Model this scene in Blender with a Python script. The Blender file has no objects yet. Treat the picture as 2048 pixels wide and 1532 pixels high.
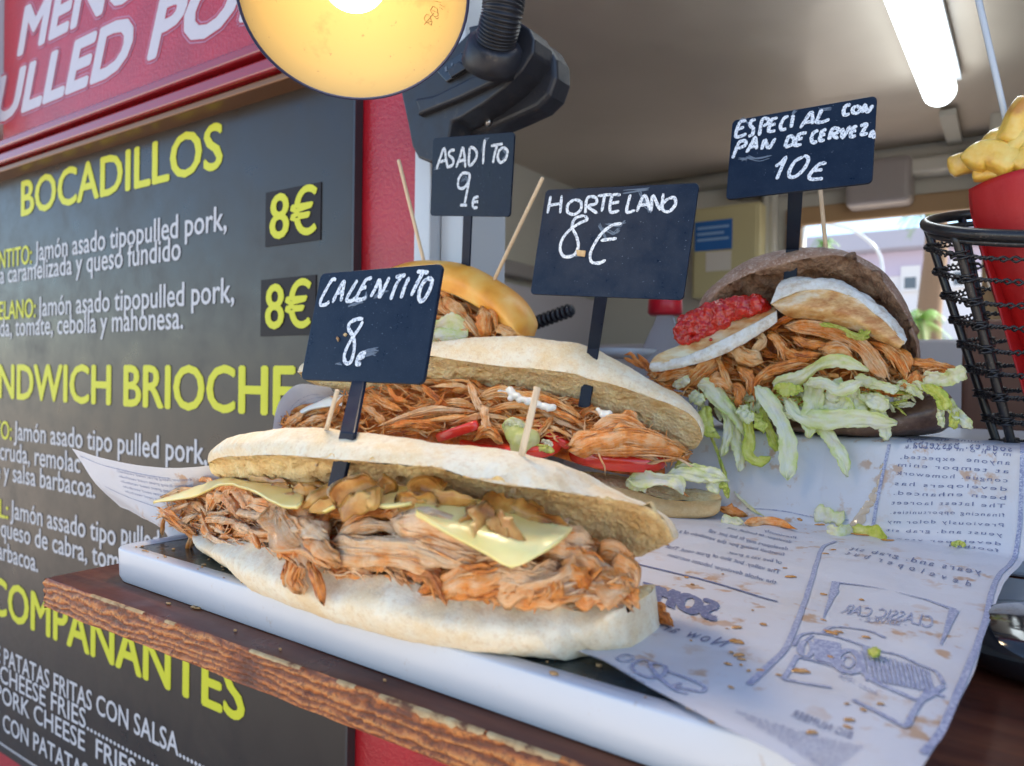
import bpy, math, random
import numpy as np
from mathutils import Vector, Matrix, noise

# ------------------------------------------------------------------ camera, sky, sun, exposure
SC = bpy.context.scene
COL = SC.collection
CZ = 1.35                                   # eye height above the pavement, metres
EX = np.array([0.82623782, 0.01630483, -0.56308544])   # along the truck wall, to the right
EY = np.array([0.56313702, 0.00166923, 0.82636185])    # into the truck
EZ = np.array([0.01441361, -0.99986567, -0.00780268])  # up
MW = np.array([EX, EY, EZ])
FPX, CXP, CYP = 1485.0, 1024.0, 766.0
cam_d = bpy.data.cameras.new('camera')
cam = bpy.data.objects.new('camera', cam_d)
COL.objects.link(cam)
cam_d.sensor_width = 36.0
cam_d.lens = 36.0 * FPX / 2048.0
cam_d.clip_start = 0.01
cam_d.clip_end = 500.0
right, up, back = MW[:, 0], -MW[:, 1], -MW[:, 2]
cam.matrix_world = Matrix(((right[0], up[0], back[0], 0), (right[1], up[1], back[1], 0), (right[2], up[2], back[2], CZ), (0, 0, 0, 1)))
cam_d.dof.use_dof = True
cam_d.dof.focus_distance = 0.47
cam_d.dof.aperture_fstop = 11.0
SC.camera = cam

SUN_EL, SUN_AZ = math.radians(45), math.radians(50)    # sun stands behind the truck: the counter is in open shade
world = bpy.data.worlds.new('World')
SC.world = world
world.use_nodes = True
wn = world.node_tree
sky = wn.nodes.new('ShaderNodeTexSky')
sky.sky_type = 'NISHITA'
sky.sun_disc = False
sky.sun_elevation = SUN_EL
sky.sun_rotation = SUN_AZ
sky.air_density = 1.0
sky.dust_density = 0.3
sky.ozone_density = 2.0
wn.nodes['Background'].inputs[1].default_value = 0.125
wn.links.new(sky.outputs[0], wn.nodes['Background'].inputs[0])
sun_d = bpy.data.lights.new('sun', 'SUN')
sun_d.energy = 5.0
sun_d.angle = math.radians(0.5)
sun_d.color = (1.0, 0.94, 0.85)
sun = bpy.data.objects.new('sun', sun_d)
COL.objects.link(sun)
sd = Vector((math.sin(SUN_AZ) * math.cos(SUN_EL), math.cos(SUN_AZ) * math.cos(SUN_EL), math.sin(SUN_EL)))
sun.rotation_euler = sd.to_track_quat('Z', 'Y').to_euler()
SC.view_settings.view_transform = 'Standard'
SC.view_settings.look = 'None'
SC.view_settings.gamma = 1.0
SC.view_settings.exposure = 1.5

# ------------------------------------------------------------------ geometry helpers
rng = random.Random(7)
CAM = np.array([0., 0., CZ])
def ray(px, py): return MW @ np.array([px - CXP, py - CYP, FPX])
def onZ(px, py, z):                       # point of the horizontal plane at height z seen there
    r = ray(px, py); return CAM + r * ((z - CZ) / r[2])
def onY(px, py, y):
    r = ray(px, py); return CAM + r * (y / r[1])
def onX(px, py, x):
    r = ray(px, py); return CAM + r * (x / r[0])
class Pl:
    """a vertical working plane of one piece of food; d = metres behind it"""
    def __init__(s, a, b):
        s.a = np.array([a[0], a[1], 0.]); u = np.array([b[0] - a[0], b[1] - a[1], 0.]); s.u = u / np.linalg.norm(u)
        s.n = np.array([-s.u[1], s.u[0], 0.])
    def pt(s, px, py, d=0.):
        r = ray(px, py); t = ((s.a + s.n * d - CAM) @ s.n) / (r @ s.n); return CAM + r * t
def crop(k, ox, oy):
    return lambda pts: [(ox + k * p[0], oy + k * p[1]) + tuple(p[2:]) for p in pts]
c2 = crop(.3524, 480, 0); c3 = crop(.4634, 1100, 0); c5 = crop(.4126, 0, 900); c6 = crop(.2937, 300, 780)
c7 = crop(.359, 800, 850); c8 = crop(.2937, 560, 500); m1 = crop(.2937, 1000, 650); s2 = crop(.3328, 1280, 480)
s3 = crop(.4566, 1780, 200); s4 = crop(.4255, 1200, 880); s5 = crop(.21875, 1600, 950); s6 = crop(.2612, 1220, 1020)

def resample(P, n):
    """catmull-rom through P (k x m) sampled at n points, even by length"""
    P = np.asarray(P, float)
    if len(P) == 2: t = np.linspace(0, 1, n)[:, None]; return P[0] * (1 - t) + P[1] * t
    Q = np.vstack([2 * P[0] - P[1], P, 2 * P[-1] - P[-2]])
    out = []
    for i in range(1, len(Q) - 2):
        p0, p1, p2, p3 = Q[i - 1], Q[i], Q[i + 1], Q[i + 2]
        for t in np.linspace(0, 1, 12, endpoint=False):
            out.append(.5 * (2 * p1 + (p2 - p0) * t + (2 * p0 - 5 * p1 + 4 * p2 - p3) * t * t + (3 * p1 - p0 - 3 * p2 + p3) * t ** 3))
    out.append(P[-1]); out = np.array(out)
    L = np.concatenate([[0], np.cumsum(np.linalg.norm(np.diff(out[:, :3], axis=0), axis=1))])
    s = np.linspace(0, L[-1], n)
    return np.stack([np.interp(s, L, out[:, j]) for j in range(out.shape[1])], 1)
def poly(P, n):
    P = np.asarray(P, float)
    L = np.concatenate([[0], np.cumsum(np.linalg.norm(np.diff(P, axis=0), axis=1))])
    s = np.linspace(0, L[-1], n)
    return np.stack([np.interp(s, L, P[:, j]) for j in range(P.shape[1])], 1)
def rowpx(pl, pts, n, d=None):
    """pixel polyline to n world points on plane pl; d overrides the depth (scalar or array)"""
    P = np.array([tuple(p[:2]) + ((p[2],) if len(p) > 2 else (0.,)) for p in pts], float)
    P[:, 2] *= 1000; R = resample(P, n); R[:, 2] /= 1000
    dd = R[:, 2] if d is None else np.broadcast_to(np.asarray(d, float), (n,))
    return np.array([pl.pt(R[i, 0], R[i, 1], dd[i]) for i in range(n)])

class MB:
    def __init__(s): s.v = []; s.f = []; s.m = []; s.a = {}
    def add(s, V, F, mi=0, **attr):
        o = len(s.v); V = [tuple(map(float, v)) for v in V]; s.v += V
        s.f += [tuple(o + i for i in f) for f in F]; s.m += [mi] * len(F)
        for k, val in attr.items():
            s.a.setdefault(k, {})
            if np.ndim(val) == 0 or (np.ndim(val) == 1 and len(val) == 3 and len(V) != 3):
                for i in range(len(V)): s.a[k][o + i] = val
            else:
                for i in range(len(V)): s.a[k][o + i] = val[i]
        return s
    def grid(s, P, closed=False, mi=0, flip=False, **attr):
        nu, nv = P.shape[0], P.shape[1]
        F = []
        for i in range(nu - 1):
            for j in range(nv if closed else nv - 1):
                k = (j + 1) % nv
                q = (i * nv + j, i * nv + k, (i + 1) * nv + k, (i + 1) * nv + j)
                F.append(q[::-1] if flip else q)
        return s.add(P.reshape(-1, 3), F, mi, **attr)
    def box(s, x0, x1, y0, y1, z0, z1, mi=0):
        V = [(x, y, z) for x in (x0, x1) for y in (y0, y1) for z in (z0, z1)]
        return s.add(V, [(0, 1, 3, 2), (4, 6, 7, 5), (0, 4, 5, 1), (2, 3, 7, 6), (0, 2, 6, 4), (1, 5, 7, 3)], mi)
    def tube(s, P, r, m=10, cap=True, mi=0, flat=None):
        P = np.asarray(P, float); n = len(P); r = np.broadcast_to(np.asarray(r, float), (n,))
        T = np.gradient(P, axis=0); T /= np.linalg.norm(T, axis=1)[:, None] + 1e-12
        ref = np.array([0, 0, 1.]) if abs(T[0][2]) < .9 else np.array([1., 0, 0])
        G = []; nrm = None
        for i in range(n):
            nrm = ref - T[i] * (ref @ T[i]) if nrm is None else nrm - T[i] * (nrm @ T[i])
            nrm = nrm / (np.linalg.norm(nrm) + 1e-12); b = np.cross(T[i], nrm)
            for j in range(m):
                a = 2 * math.pi * j / m
                G.append(P[i] + r[i] * (math.cos(a) * nrm + math.sin(a) * b * (flat or 1)))
        G = np.array(G).reshape(n, m, 3)
        o = len(s.v); s.grid(G, True, mi)
        if cap: s.f += [tuple(o + j for j in range(m))[::-1], tuple(o + (n - 1) * m + j for j in range(m))]; s.m += [mi, mi]
        return s
    def prism(s, outline, depth_vec, mi=0):
        """outline: list of 3D points; solid by depth_vec"""
        n = len(outline); A = np.array(outline, float); B = A + np.array(depth_vec)
        return s.add(np.vstack([A, B]), [tuple(range(n)), tuple(range(2 * n - 1, n - 1, -1))] + [(i, i + n, (i + 1) % n + n, (i + 1) % n) for i in range(n)], mi)
    def build(s, name, mats, parent=None, smooth=True, bevel=0., kind=None, origin=None):
        if not isinstance(mats, (list, tuple)): mats = [mats]
        V = np.array(s.v)
        if parent is not None: org = np.array(parent.matrix_world.translation) if parent.get('_o') is None else np.array(parent['_o'])
        else: org = np.array(origin) if origin is not None else np.array([V[:, 0].mean(), V[:, 1].mean(), V[:, 2].min()])
        me = bpy.data.meshes.new(name)
        me.from_pydata((V - org).tolist(), [], s.f); me.validate(clean_customdata=False)
        for m in mats: me.materials.append(m)
        if len(mats) > 1 and len(me.polygons) == len(s.m): me.polygons.foreach_set('material_index', s.m)
        for k, dct in s.a.items():
            val0 = next(iter(dct.values()))
            if np.ndim(val0) == 0:
                at = me.attributes.new(k, 'FLOAT', 'POINT'); at.data.foreach_set('value', [float(dct.get(i, 0)) for i in range(len(V))])
            else:
                at = me.attributes.new(k, 'FLOAT_VECTOR', 'POINT'); at.data.foreach_set('vector', np.array([dct.get(i, (0, 0, 0)) for i in range(len(V))], float).ravel())
        o = bpy.data.objects.new(name, me); COL.objects.link(o)
        o['_o'] = org.tolist()
        if parent is not None:
            o.parent = parent
        else: o.location = org.tolist()
        if smooth: me.polygons.foreach_set('use_smooth', [True] * len(me.polygons))
        if bevel:
            b = o.modifiers.new('bevel', 'BEVEL'); b.width = bevel; b.segments = 3; b.limit_method = 'ANGLE'; b.angle_limit = math.radians(35)
            b.harden_normals = False
        if kind: o['kind'] = kind
        me.update()
        return o
def thing(name, label, cat, loc, group=None):
    o = bpy.data.objects.new(name, None); COL.objects.link(o)
    o.location = [float(c) for c in loc]; o['_o'] = [float(c) for c in loc]; o.empty_display_size = .02
    o['label'] = label; o['category'] = cat
    if group: o['group'] = group
    return o
def tag(o, label, cat, group=None):
    o['label'] = label; o['category'] = cat
    if group: o['group'] = group
    return o
def fix_sub(): pass
def nz(p, s, seed=0.): return noise.noise(Vector((p[0] * s + seed, p[1] * s - seed * .7, p[2] * s + seed * .3)))
def fbm(p, s, oct=4, seed=0.): return noise.fractal(Vector((p[0] * s + seed, p[1] * s - seed, p[2] * s)), 1.0, 2.0, oct)
def normals(G):
    du = np.gradient(G, axis=0); dv = np.gradient(G, axis=1); N = np.cross(du, dv)
    return N / (np.linalg.norm(N, axis=2)[:, :, None] + 1e-12)

# ------------------------------------------------------------------ materials
def mat(name, col=(.5, .5, .5), rough=.5, metal=0., spec=.5, coat=0., sss=0., trans=0., emis=None, es=0., alpha=1.):
    m = bpy.data.materials.new(name); m.use_nodes = True; b = m.node_tree.nodes['Principled BSDF']
    b.inputs['Base Color'].default_value = (*col, 1); b.inputs['Roughness'].default_value = rough; b.inputs['Metallic'].default_value = metal
    b.inputs['Specular IOR Level'].default_value = spec; b.inputs['Coat Weight'].default_value = coat; b.inputs['Coat Roughness'].default_value = .12
    b.inputs['Subsurface Weight'].default_value = sss; b.inputs['Subsurface Scale'].default_value = .004
    b.inputs['Subsurface Radius'].default_value = (1., .45, .25)
    b.inputs['Transmission Weight'].default_value = trans; b.inputs['Alpha'].default_value = alpha
    if emis: b.inputs['Emission Color'].default_value = (*emis, 1); b.inputs['Emission Strength'].default_value = es
    return m
class N:
    """small node wiring helper"""
    def __init__(s, m): s.m = m; s.t = m.node_tree; s.b = s.t.nodes['Principled BSDF']; s.co = s.t.nodes.new('ShaderNodeTexCoord').outputs['Object']
    def new(s, ty, **kw):
        n = s.t.nodes.new(ty)
        for k, v in kw.items(): setattr(n, k, v)
        return n
    def attr(s, name, out='Fac'):
        n = s.new('ShaderNodeAttribute'); n.attribute_name = name; return n.outputs[out]
    def map(s, vec, scale=(1, 1, 1), rot=(0, 0, 0)):
        n = s.new('ShaderNodeMapping'); n.inputs['Scale'].default_value = scale; n.inputs['Rotation'].default_value = rot; s.t.links.new(vec, n.inputs[0]); return n.outputs[0]
    def noise(s, scale, detail=4, rough=.55, vec=None, dist=0.):
        n = s.new('ShaderNodeTexNoise'); n.inputs['Scale'].default_value = scale; n.inputs['Detail'].default_value = detail; n.inputs['Roughness'].default_value = rough
        n.inputs['Distortion'].default_value = dist; s.t.links.new(vec or s.co, n.inputs['Vector']); return n.outputs['Fac']
    def voro(s, scale, vec=None, feature='F1'):
        n = s.new('ShaderNodeTexVoronoi', feature=feature); n.inputs['Scale'].default_value = scale; s.t.links.new(vec or s.co, n.inputs['Vector']); return n.outputs['Distance']
    def ramp(s, fac, stops, interp='LINEAR'):
        n = s.new('ShaderNodeValToRGB'); r = n.color_ramp; r.interpolation = interp
        while len(r.elements) < len(stops): r.elements.new(.5)
        for e, (p, c) in zip(r.elements, stops): e.position = p; e.color = (*c, 1) if len(c) == 3 else c
        s.t.links.new(fac, n.inputs[0]); return n.outputs[0]
    def mix(s, fac, a, b, mode='MIX'):
        n = s.new('ShaderNodeMix', data_type='RGBA', blend_type=mode)
        for inp, v in ((n.inputs[0], fac), (n.inputs[6], a), (n.inputs[7], b)):
            if hasattr(v, 'links') or hasattr(v, 'is_output'): s.t.links.new(v, inp)
            elif isinstance(v, (int, float)): inp.default_value = v
            else: inp.default_value = (*v, 1)
        return n.outputs[2]
    def math(s, op, a, b=0., clamp=False):
        n = s.new('ShaderNodeMath', operation=op, use_clamp=clamp)
        for inp, v in ((n.inputs[0], a), (n.inputs[1], b)):
            if isinstance(v, (int, float)): inp.default_value = v
            else: s.t.links.new(v, inp)
        return n.outputs[0]
    def range(s, v, a, b, c=0., d=1.):
        n = s.new('ShaderNodeMapRange', clamp=True)
        for i, x in enumerate((None, a, b, c, d)):
            if i: n.inputs[i].default_value = x
        s.t.links.new(v, n.inputs[0]); return n.outputs[0]
    def bump(s, h, strength=.5, dist=.001, prev=None):
        n = s.new('ShaderNodeBump'); n.inputs['Strength'].default_value = strength; n.inputs['Distance'].default_value = dist
        s.t.links.new(h, n.inputs['Height'])
        if prev: s.t.links.new(prev, n.inputs['Normal'])
        s.t.links.new(n.outputs[0], s.b.inputs['Normal']); return n.outputs[0]
    def set(s, k, v): s.t.links.new(v, s.b.inputs[k])

def m_crust(name, flour, gold, dark, scale=1., sp=.45):
    m = mat(name, flour, .75, sss=.06); n = N(m)
    a = n.noise(38 * scale, 5, .6); c = n.ramp(a, [(.40, flour), (.53, tuple(.55 * x + .45 * y for x, y in zip(flour, gold))), (.70, gold)])
    f = n.noise(260 * scale, 4, .7); c = n.mix(n.range(f, .50, .66, 0, sp), c, dark); c = n.mix(n.range(n.noise(70 * scale, 7, .75), .50, .62, 0, .55), c, gold)
    g = n.noise(900 * scale, 3, .6); c = n.mix(n.range(g, .52, .70, 0, .5), c, tuple(min(1, x * 1.12) for x in flour))
    n.set('Base Color', c)
    b1 = n.bump(n.noise(150 * scale, 6, .65), .45, .0014); n.bump(n.noise(900 * scale, 4, .65), .5, .0006, b1)
    return m
def m_crumb(name, light, mid, dark):
    m = mat(name, mid, .8, sss=.15); n = N(m)
    a = n.noise(55, 5, .6); v = n.voro(420); c = n.ramp(a, [(.33, dark), (.5, mid), (.68, light)])
    c = n.mix(n.range(v, .05, .30, .55, 0), c, dark); c = n.mix(n.range(n.noise(190, 5, .7), .54, .68, 0, .35), c, dark); c = n.mix(n.range(n.noise(700, 3, .6), .55, .7, 0, .5), c, light)
    n.set('Base Color', c)
    b1 = n.bump(n.math('ADD', n.noise(330, 6, .7), n.math('MULTIPLY', v, .8)), .8, .0022); n.bump(n.noise(1400, 2, .5), .4, .0005, b1)
    return m
M = {}
M['crust'] = m_crust('bread_crust_floury', (.86, .78, .60), (.80, .58, .30), (.60, .38, .18), 1., .4)
M['crust_base'] = m_crust('bread_crust_pale', (.86, .78, .61), (.80, .61, .36), (.60, .40, .20), 1.3, .42)
n = N(M['crust_base']); sepz = n.new('ShaderNodeSeparateXYZ'); n.t.links.new(n.co, sepz.inputs[0]); old = n.b.inputs['Base Color'].links[0].from_socket
gb = n.range(n.math('ADD', sepz.outputs[2], n.math('MULTIPLY', n.noise(60, 4, .6), .008)), .004, .013, .6, 0); n.set('Base Color', n.mix(gb, old, (.72, .48, .22)))
M['crust_gold'] = m_crust('bread_crust_golden', (.72, .50, .25), (.66, .38, .14), (.50, .24, .07), .8, .35)
M['crumb'] = m_crumb('bread_crumb', (.96, .76, .42), (.93, .68, .32), (.74, .45, .16))
M['crumb_light'] = m_crumb('bread_crumb_light', (.97, .83, .50), (.96, .74, .37), (.80, .52, .19))
M['brioche'] = mat('brioche_crust', (.80, .42, .10), .42, coat=.08, sss=.08)
n = N(M['brioche']); n.set('Base Color', n.ramp(n.noise(26, 4, .5), [(.32, (.95, .58, .15)), (.52, (.92, .40, .045)), (.72, (.74, .24, .015))])); n.bump(n.noise(120, 5, .6), .3, .001)
M['dark_crust'] = m_crust('dark_bread_crust', (.42, .27, .19), (.22, .11, .065), (.62, .50, .42), 1.6, .8)
M['dark_crust_shiny'] = mat('dark_bread_crust_shiny', (.10, .055, .035), .3, coat=.1)
n = N(M['dark_crust_shiny']); n.set('Base Color', n.ramp(n.noise(45, 6, .7), [(.35, (.07, .035, .025)), (.55, (.17, .10, .07)), (.72, (.38, .30, .26))])); n.bump(n.noise(200, 5, .6), .5, .001)
M['dark_crumb'] = m_crumb('dark_bread_crumb', (.44, .30, .20), (.30, .18, .11), (.14, .07, .04))

def m_pork(name, pale, mid, sauce, brown, wet=.35):
    m = mat(name, mid, wet, sss=.15, coat=.12, spec=.4); n = N(m)
    fib = n.attr('fib', 'Vector'); tint = n.attr('tint')
    st = n.noise(1.0, 4, .65, n.map(fib, (9, 16, 1))); st2 = n.noise(1.0, 3, .6, n.map(fib, (16, 44, 1)))
    lump = n.noise(110, 4, .6)
    t = n.math('ADD', tint, n.math('MULTIPLY', n.math('SUBTRACT', lump, .5), 1.7)); t = n.math('ADD', t, n.math('MULTIPLY', n.math('SUBTRACT', st, .5), .8), True)
    c = n.ramp(t, [(0., pale), (.33, mid), (.62, sauce), (1., brown)])
    c = n.mix(n.range(st2, .5, .72, 0, .38), c, pale); c = n.mix(n.range(st2, .32, .44, .45, 0), c, brown)
    n.set('Base Color', c); n.set('Roughness', n.range(n.noise(180, 3, .5), .35, .65, wet - .15, wet + .25))
    b1 = n.bump(n.math('ADD', st, n.math('MULTIPLY', st2, 1.1)), .55, .0013); n.bump(n.noise(900, 3, .6), .25, .0004, b1)
    return m
M['pork'] = m_pork('pulled_pork', (.92, .60, .35), (.88, .45, .19), (.86, .27, .03), (.46, .12, .025), .24)
M['pork_brown'] = m_pork('pulled_pork_brown', (.86, .53, .26), (.80, .36, .10), (.80, .20, .01), (.40, .09, .015), .26)
M['cheese'] = mat('melted_cheese', (.80, .66, .30), .32, sss=.35, coat=.25)
n = N(M['cheese']); n.set('Base Color', n.ramp(n.noise(30, 3, .5), [(.35, (.93, .77, .34)), (.6, (.90, .68, .22)), (.75, (.82, .55, .13))])); n.bump(n.noise(90, 3, .5), .2, .001)
M['onion'] = mat('caramelised_onion', (.72, .36, .06), .34, coat=.0, sss=.4, spec=.45)
n = N(M['onion']); n.set('Base Color', n.ramp(n.noise(70, 4, .6), [(.3, (.70, .42, .13)), (.5, (.52, .24, .05)), (.68, (.28, .09, .015))])); n.bump(n.noise(120, 3, .5), .3, .0010)
M['tomato'] = mat('tomato_skin', (.66, .022, .012), .16, coat=.5, sss=.15)
n = N(M['tomato']); n.set('Base Color', n.ramp(n.noise(45, 3, .5), [(.3, (.80, .06, .025)), (.7, (.58, .012, .010))])); n.bump(n.noise(80, 2, .5), .15, .001)
M['tomato_flesh'] = mat('tomato_flesh', (.60, .07, .04), .2, coat=.5, sss=.3)
n = N(M['tomato_flesh']); n.set('Base Color', n.ramp(n.noise(120, 4, .6), [(.3, (.66, .13, .06)), (.7, (.46, .02, .015))])); n.bump(n.noise(220, 3, .6), .5, .001)
def m_leaf(name, a, b, c):
    m = mat(name, a, .32, sss=.0, coat=.15); n = N(m); f = n.attr('fib', 'Vector')
    k = n.noise(1., 4, .6, n.map(f, (30, 3, 1))); v = n.noise(55, 4, .6)
    sx_ = n.new('ShaderNodeSeparateXYZ'); n.t.links.new(f, sx_.inputs[0]); ed = n.math('POWER', n.math('ABSOLUTE', n.math('SUBTRACT', n.math('MULTIPLY', sx_.outputs[1], 2.), 1.)), 2.5)
    col = n.ramp(n.math('ADD', n.math('ADD', n.math('MULTIPLY', k, .5), n.math('MULTIPLY', v, .5)), n.math('MULTIPLY', ed, .13)), [(.40, a), (.54, b), (.70, c)]); n.set('Base Color', col)
    n.bump(n.math('ADD', k, n.noise(260, 4, .6)), .5, .0012)
    tr = n.new('ShaderNodeBsdfTranslucent'); n.t.links.new(col, tr.inputs[0]); mx = n.new('ShaderNodeMixShader'); mx.inputs[0].default_value = .5
    out = n.t.nodes['Material Output']; n.t.links.new(n.b.outputs[0], mx.inputs[1]); n.t.links.new(tr.outputs[0], mx.inputs[2]); n.t.links.new(mx.outputs[0], out.inputs[0]); return m
M['lettuce'] = m_leaf('lettuce_pale', (.97, .95, .86), (.95, .94, .66), (.78, .84, .28))
M['lettuce_green'] = m_leaf('lettuce_green', (.90, .88, .36), (.78, .80, .18), (.50, .62, .08))
M['goat_rind'] = mat('goat_cheese_rind', (.84, .82, .78), .7, sss=.1)
n = N(M['goat_rind']); n.set('Base Color', n.ramp(n.noise(160, 5, .7), [(.34, (.60, .50, .38)), (.48, (.76, .71, .62)), (.66, (.84, .82, .77))])); n.bump(n.noise(300, 5, .7), .8, .0015)
M['goat_paste'] = mat('goat_cheese_paste', (.80, .62, .34), .42, sss=.25)
n = N(M['goat_paste']); n.set('Base Color', n.ramp(n.noise(34, 4, .6, n.map(n.co, (1, 1, 3))), [(.35, (.84, .74, .52)), (.5, (.78, .56, .28)), (.64, (.62, .28, .08))])); n.bump(n.noise(120, 5, .6), .4, .0012)
M['goat_melted'] = mat('goat_cheese_grilled', (.72, .48, .24), .38, sss=.2, coat=.2)
n = N(M['goat_melted']); n.set('Base Color', n.ramp(n.noise(42, 5, .65, n.map(n.co, (1, 1, 2.2))), [(.36, (.82, .66, .46)), (.49, (.74, .44, .17)), (.62, (.50, .20, .05))])); n.bump(n.noise(90, 6, .7), .8, .002)
M['jam'] = mat('red_tomato_jam', (.50, .014, .008), .14, coat=.4, sss=.2)
n = N(M['jam']); n.set('Base Color', n.ramp(n.noise(150, 4, .6), [(.3, (.62, .025, .010)), (.7, (.36, .005, .004))])); n.bump(n.noise(300, 4, .6), .5, .0012)
M['mayo'] = mat('mayonnaise', (.82, .80, .72), .2, sss=.2, coat=.3)
M['crumbs'] = mat('food_crumbs', (.55, .30, .12), .6)
M['sauce'] = mat('sauce_spot', (.50, .22, .05), .2, coat=.5)

M['slate_tag'] = mat('chalkboard_tag', (.008, .014, .030), .5, spec=.2)
n = N(M['slate_tag']); a = n.noise(60, 5, .7); sp = n.voro(900)
n.set('Base Color', n.mix(n.range(sp, .0, .16, .5, 0), n.ramp(a, [(.3, (.004, .010, .026)), (.7, (.010, .020, .042))]), (.14, .20, .30))); n.set('Roughness', n.range(a, .3, .7, .24, .5))
M['tag_edge'] = mat('tag_worn_edge', (.05, .04, .035), .5)
M['chalk'] = mat('chalk_marker', (.62, .66, .72), .8)
n = N(M['chalk']); n.set('Base Color', n.ramp(n.noise(900, 3, .7), [(.38, (.14, .18, .26)), (.47, (.60, .66, .74)), (.7, (.84, .86, .88))]))
M['chalk_faint'] = mat('chalk_smudge', (.12, .16, .22), .8)
M['wood_stick'] = mat('skewer_wood', (.70, .50, .30), .6)
n = N(M['wood_stick']); n.set('Base Color', n.ramp(n.noise(60, 3, .5, n.map(n.co, (14, 14, 1))), [(.3, (.76, .60, .40)), (.7, (.62, .42, .24))]))
M['melamine'] = mat('white_tray', (.56, .58, .62), .3, coat=.05)
n = N(M['melamine']); n.set('Base Color', n.mix(n.range(n.noise(170, 5, .7), .64, .72, 0, .5), (.58, .60, .64), (.42, .30, .20)))
M['slate'] = mat('black_slate_insert', (.022, .030, .028), .18)
n = N(M['slate']); n.set('Base Color', n.mix(n.range(n.noise(140, 5, .7), .60, .70, 0, .6), (.020, .028, .026), (.16, .19, .17))); n.set('Roughness', n.range(n.noise(40, 4, .6), .3, .7, .12, .4)); n.bump(n.noise(60, 4, .6), .2, .001)
# stained wood: top and rough sawn edge
M['wood_top'] = mat('stained_wood_top', (.14, .040, .020), .34, coat=.0, spec=.3)
n = N(M['wood_top']); g = n.noise(1., 5, .6, n.map(n.co, (5, 60, 60)), .4)
n.set('Base Color', n.ramp(g, [(.3, (.05, .012, .007)), (.5, (.12, .030, .014)), (.72, (.21, .062, .024))])); n.set('Roughness', n.range(n.noise(30, 4, .6), .3, .7, .22, .5)); n.bump(g, .2, .001)
M['wood_edge'] = mat('stained_wood_edge', (.30, .10, .03), .5, coat=.2)
n = N(M['wood_edge']); w = n.attr('grain'); g = n.noise(1., 5, .7, n.map(n.co, (26, 200, 200)), .8)
col = n.ramp(n.math('ADD', n.math('MULTIPLY', w, .62), n.math('MULTIPLY', g, .38)), [(.22, (.09, .022, .008)), (.42, (.31, .080, .018)), (.62, (.52, .16, .032)), (.85, (.66, .27, .07))])
col = n.mix(n.range(n.noise(420, 5, .8), .50, .60, 0, .85), col, (.12, .030, .012)); n.set('Base Color', col)
b1 = n.bump(g, .6, .002); n.bump(n.noise(600, 4, .7), .7, .0015, b1)
M['wood_raw'] = mat('chipped_raw_wood', (.50, .34, .18), .7)
n = N(M['wood_raw']); n.set('Base Color', n.ramp(n.noise(120, 4, .6), [(.36, (.14, .05, .02)), (.46, (.44, .27, .12)), (.66, (.58, .43, .22))]))
# paper
M['paper'] = mat('greaseproof_paper', (.78, .78, .80), .42, sss=.0)
n = N(M['paper']); grease = n.noise(22, 5, .65); spots = n.noise(75, 4, .6); spl = n.noise(9, 3, .5)
col = n.mix(n.range(grease, .52, .75, 0, .3), (.71, .71, .75), (.66, .51, .34))
msk = n.math('MULTIPLY', n.range(spots, .57, .64), n.range(spl, .46, .56)); col = n.mix(n.math('MULTIPLY', msk, .75), col, (.52, .25, .06)); n.set('Base Color', col)
n.bump(n.math('ADD', n.noise(30, 5, .55), n.math('MULTIPLY', n.noise(400, 2, .5), .05)), .35, .004)
tr = n.new('ShaderNodeBsdfTranslucent'); tr.inputs[0].default_value = (.55, .56, .62, 1); mx = n.new('ShaderNodeMixShader'); mx.inputs[0].default_value = .2
n.t.links.new(n.b.outputs[0], mx.inputs[1]); n.t.links.new(tr.outputs[0], mx.inputs[2]); n.t.links.new(mx.outputs[0], n.t.nodes['Material Output'].inputs[0])
M['ink'] = mat('faded_blue_ink', (.22, .24, .36), .5)
n = N(M['ink']); n.set('Base Color', n.ramp(n.noise(700, 3, .7), [(.36, (.28, .30, .42)), (.48, (.13, .15, .27)), (.7, (.08, .09, .20))]))
M['ink_faint'] = mat('faint_blue_ink', (.42, .44, .56), .5)
n = N(M['ink_faint']); n.set('Base Color', n.ramp(n.noise(700, 3, .7), [(.38, (.48, .50, .60)), (.56, (.22, .24, .38))]))
# truck
def m_paint(name, col, rough, bs, bsc, bd=.001, coat=.3):
    m = mat(name, col, rough, coat=coat); n = N(m); n.bump(n.noise(bsc, 4, .6), bs, bd); return m
M['red'] = m_paint('red_textured_paint', (.36, .012, .022), .28, .6, 190, .002, .15)
n = N(M['red']); n.set('Base Color', n.ramp(n.noise(12, 3, .5), [(.3, (.42, .008, .018)), (.7, (.32, .006, .012))]))
M['red_rail'] = mat('red_rail', (.26, .008, .014), .25, coat=.5)
M['brown_rail'] = mat('brown_bronze_rail', (.20, .09, .04), .35, metal=.4)
M['board'] = mat('menu_board_black', (.020, .015, .013), .32, spec=.5)
n = N(M['board']); n.bump(n.noise(6, 3, .5), .05, .01); n.set('Roughness', n.range(n.noise(14, 6, .7), .35, .7, .26, .46)); n.set('Base Color', n.mix(n.range(n.noise(45, 6, .8, n.map(n.co, (1, 1, 3))), .62, .74, 0, .4), (.020, .015, .013), (.07, .06, .055)))
M['board_edge'] = mat('menu_board_edge', (.03, .03, .035), .3)
M['sticker'] = mat('price_sticker_black', (.010, .006, .008), .55, spec=.3)
M['yellow'] = mat('printed_yellow', (.58, .58, .015), .5)
M['print_white'] = mat('printed_white', (.52, .52, .55), .5)
M['sign_white'] = mat('sign_letter_white', (.50, .47, .52), .4)
M['sign_line'] = mat('sign_letter_outline', (.40, .20, .30), .4)
M['white_post'] = m_paint('white_painted_metal', (.52, .56, .60), .3, .1, 60)
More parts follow.
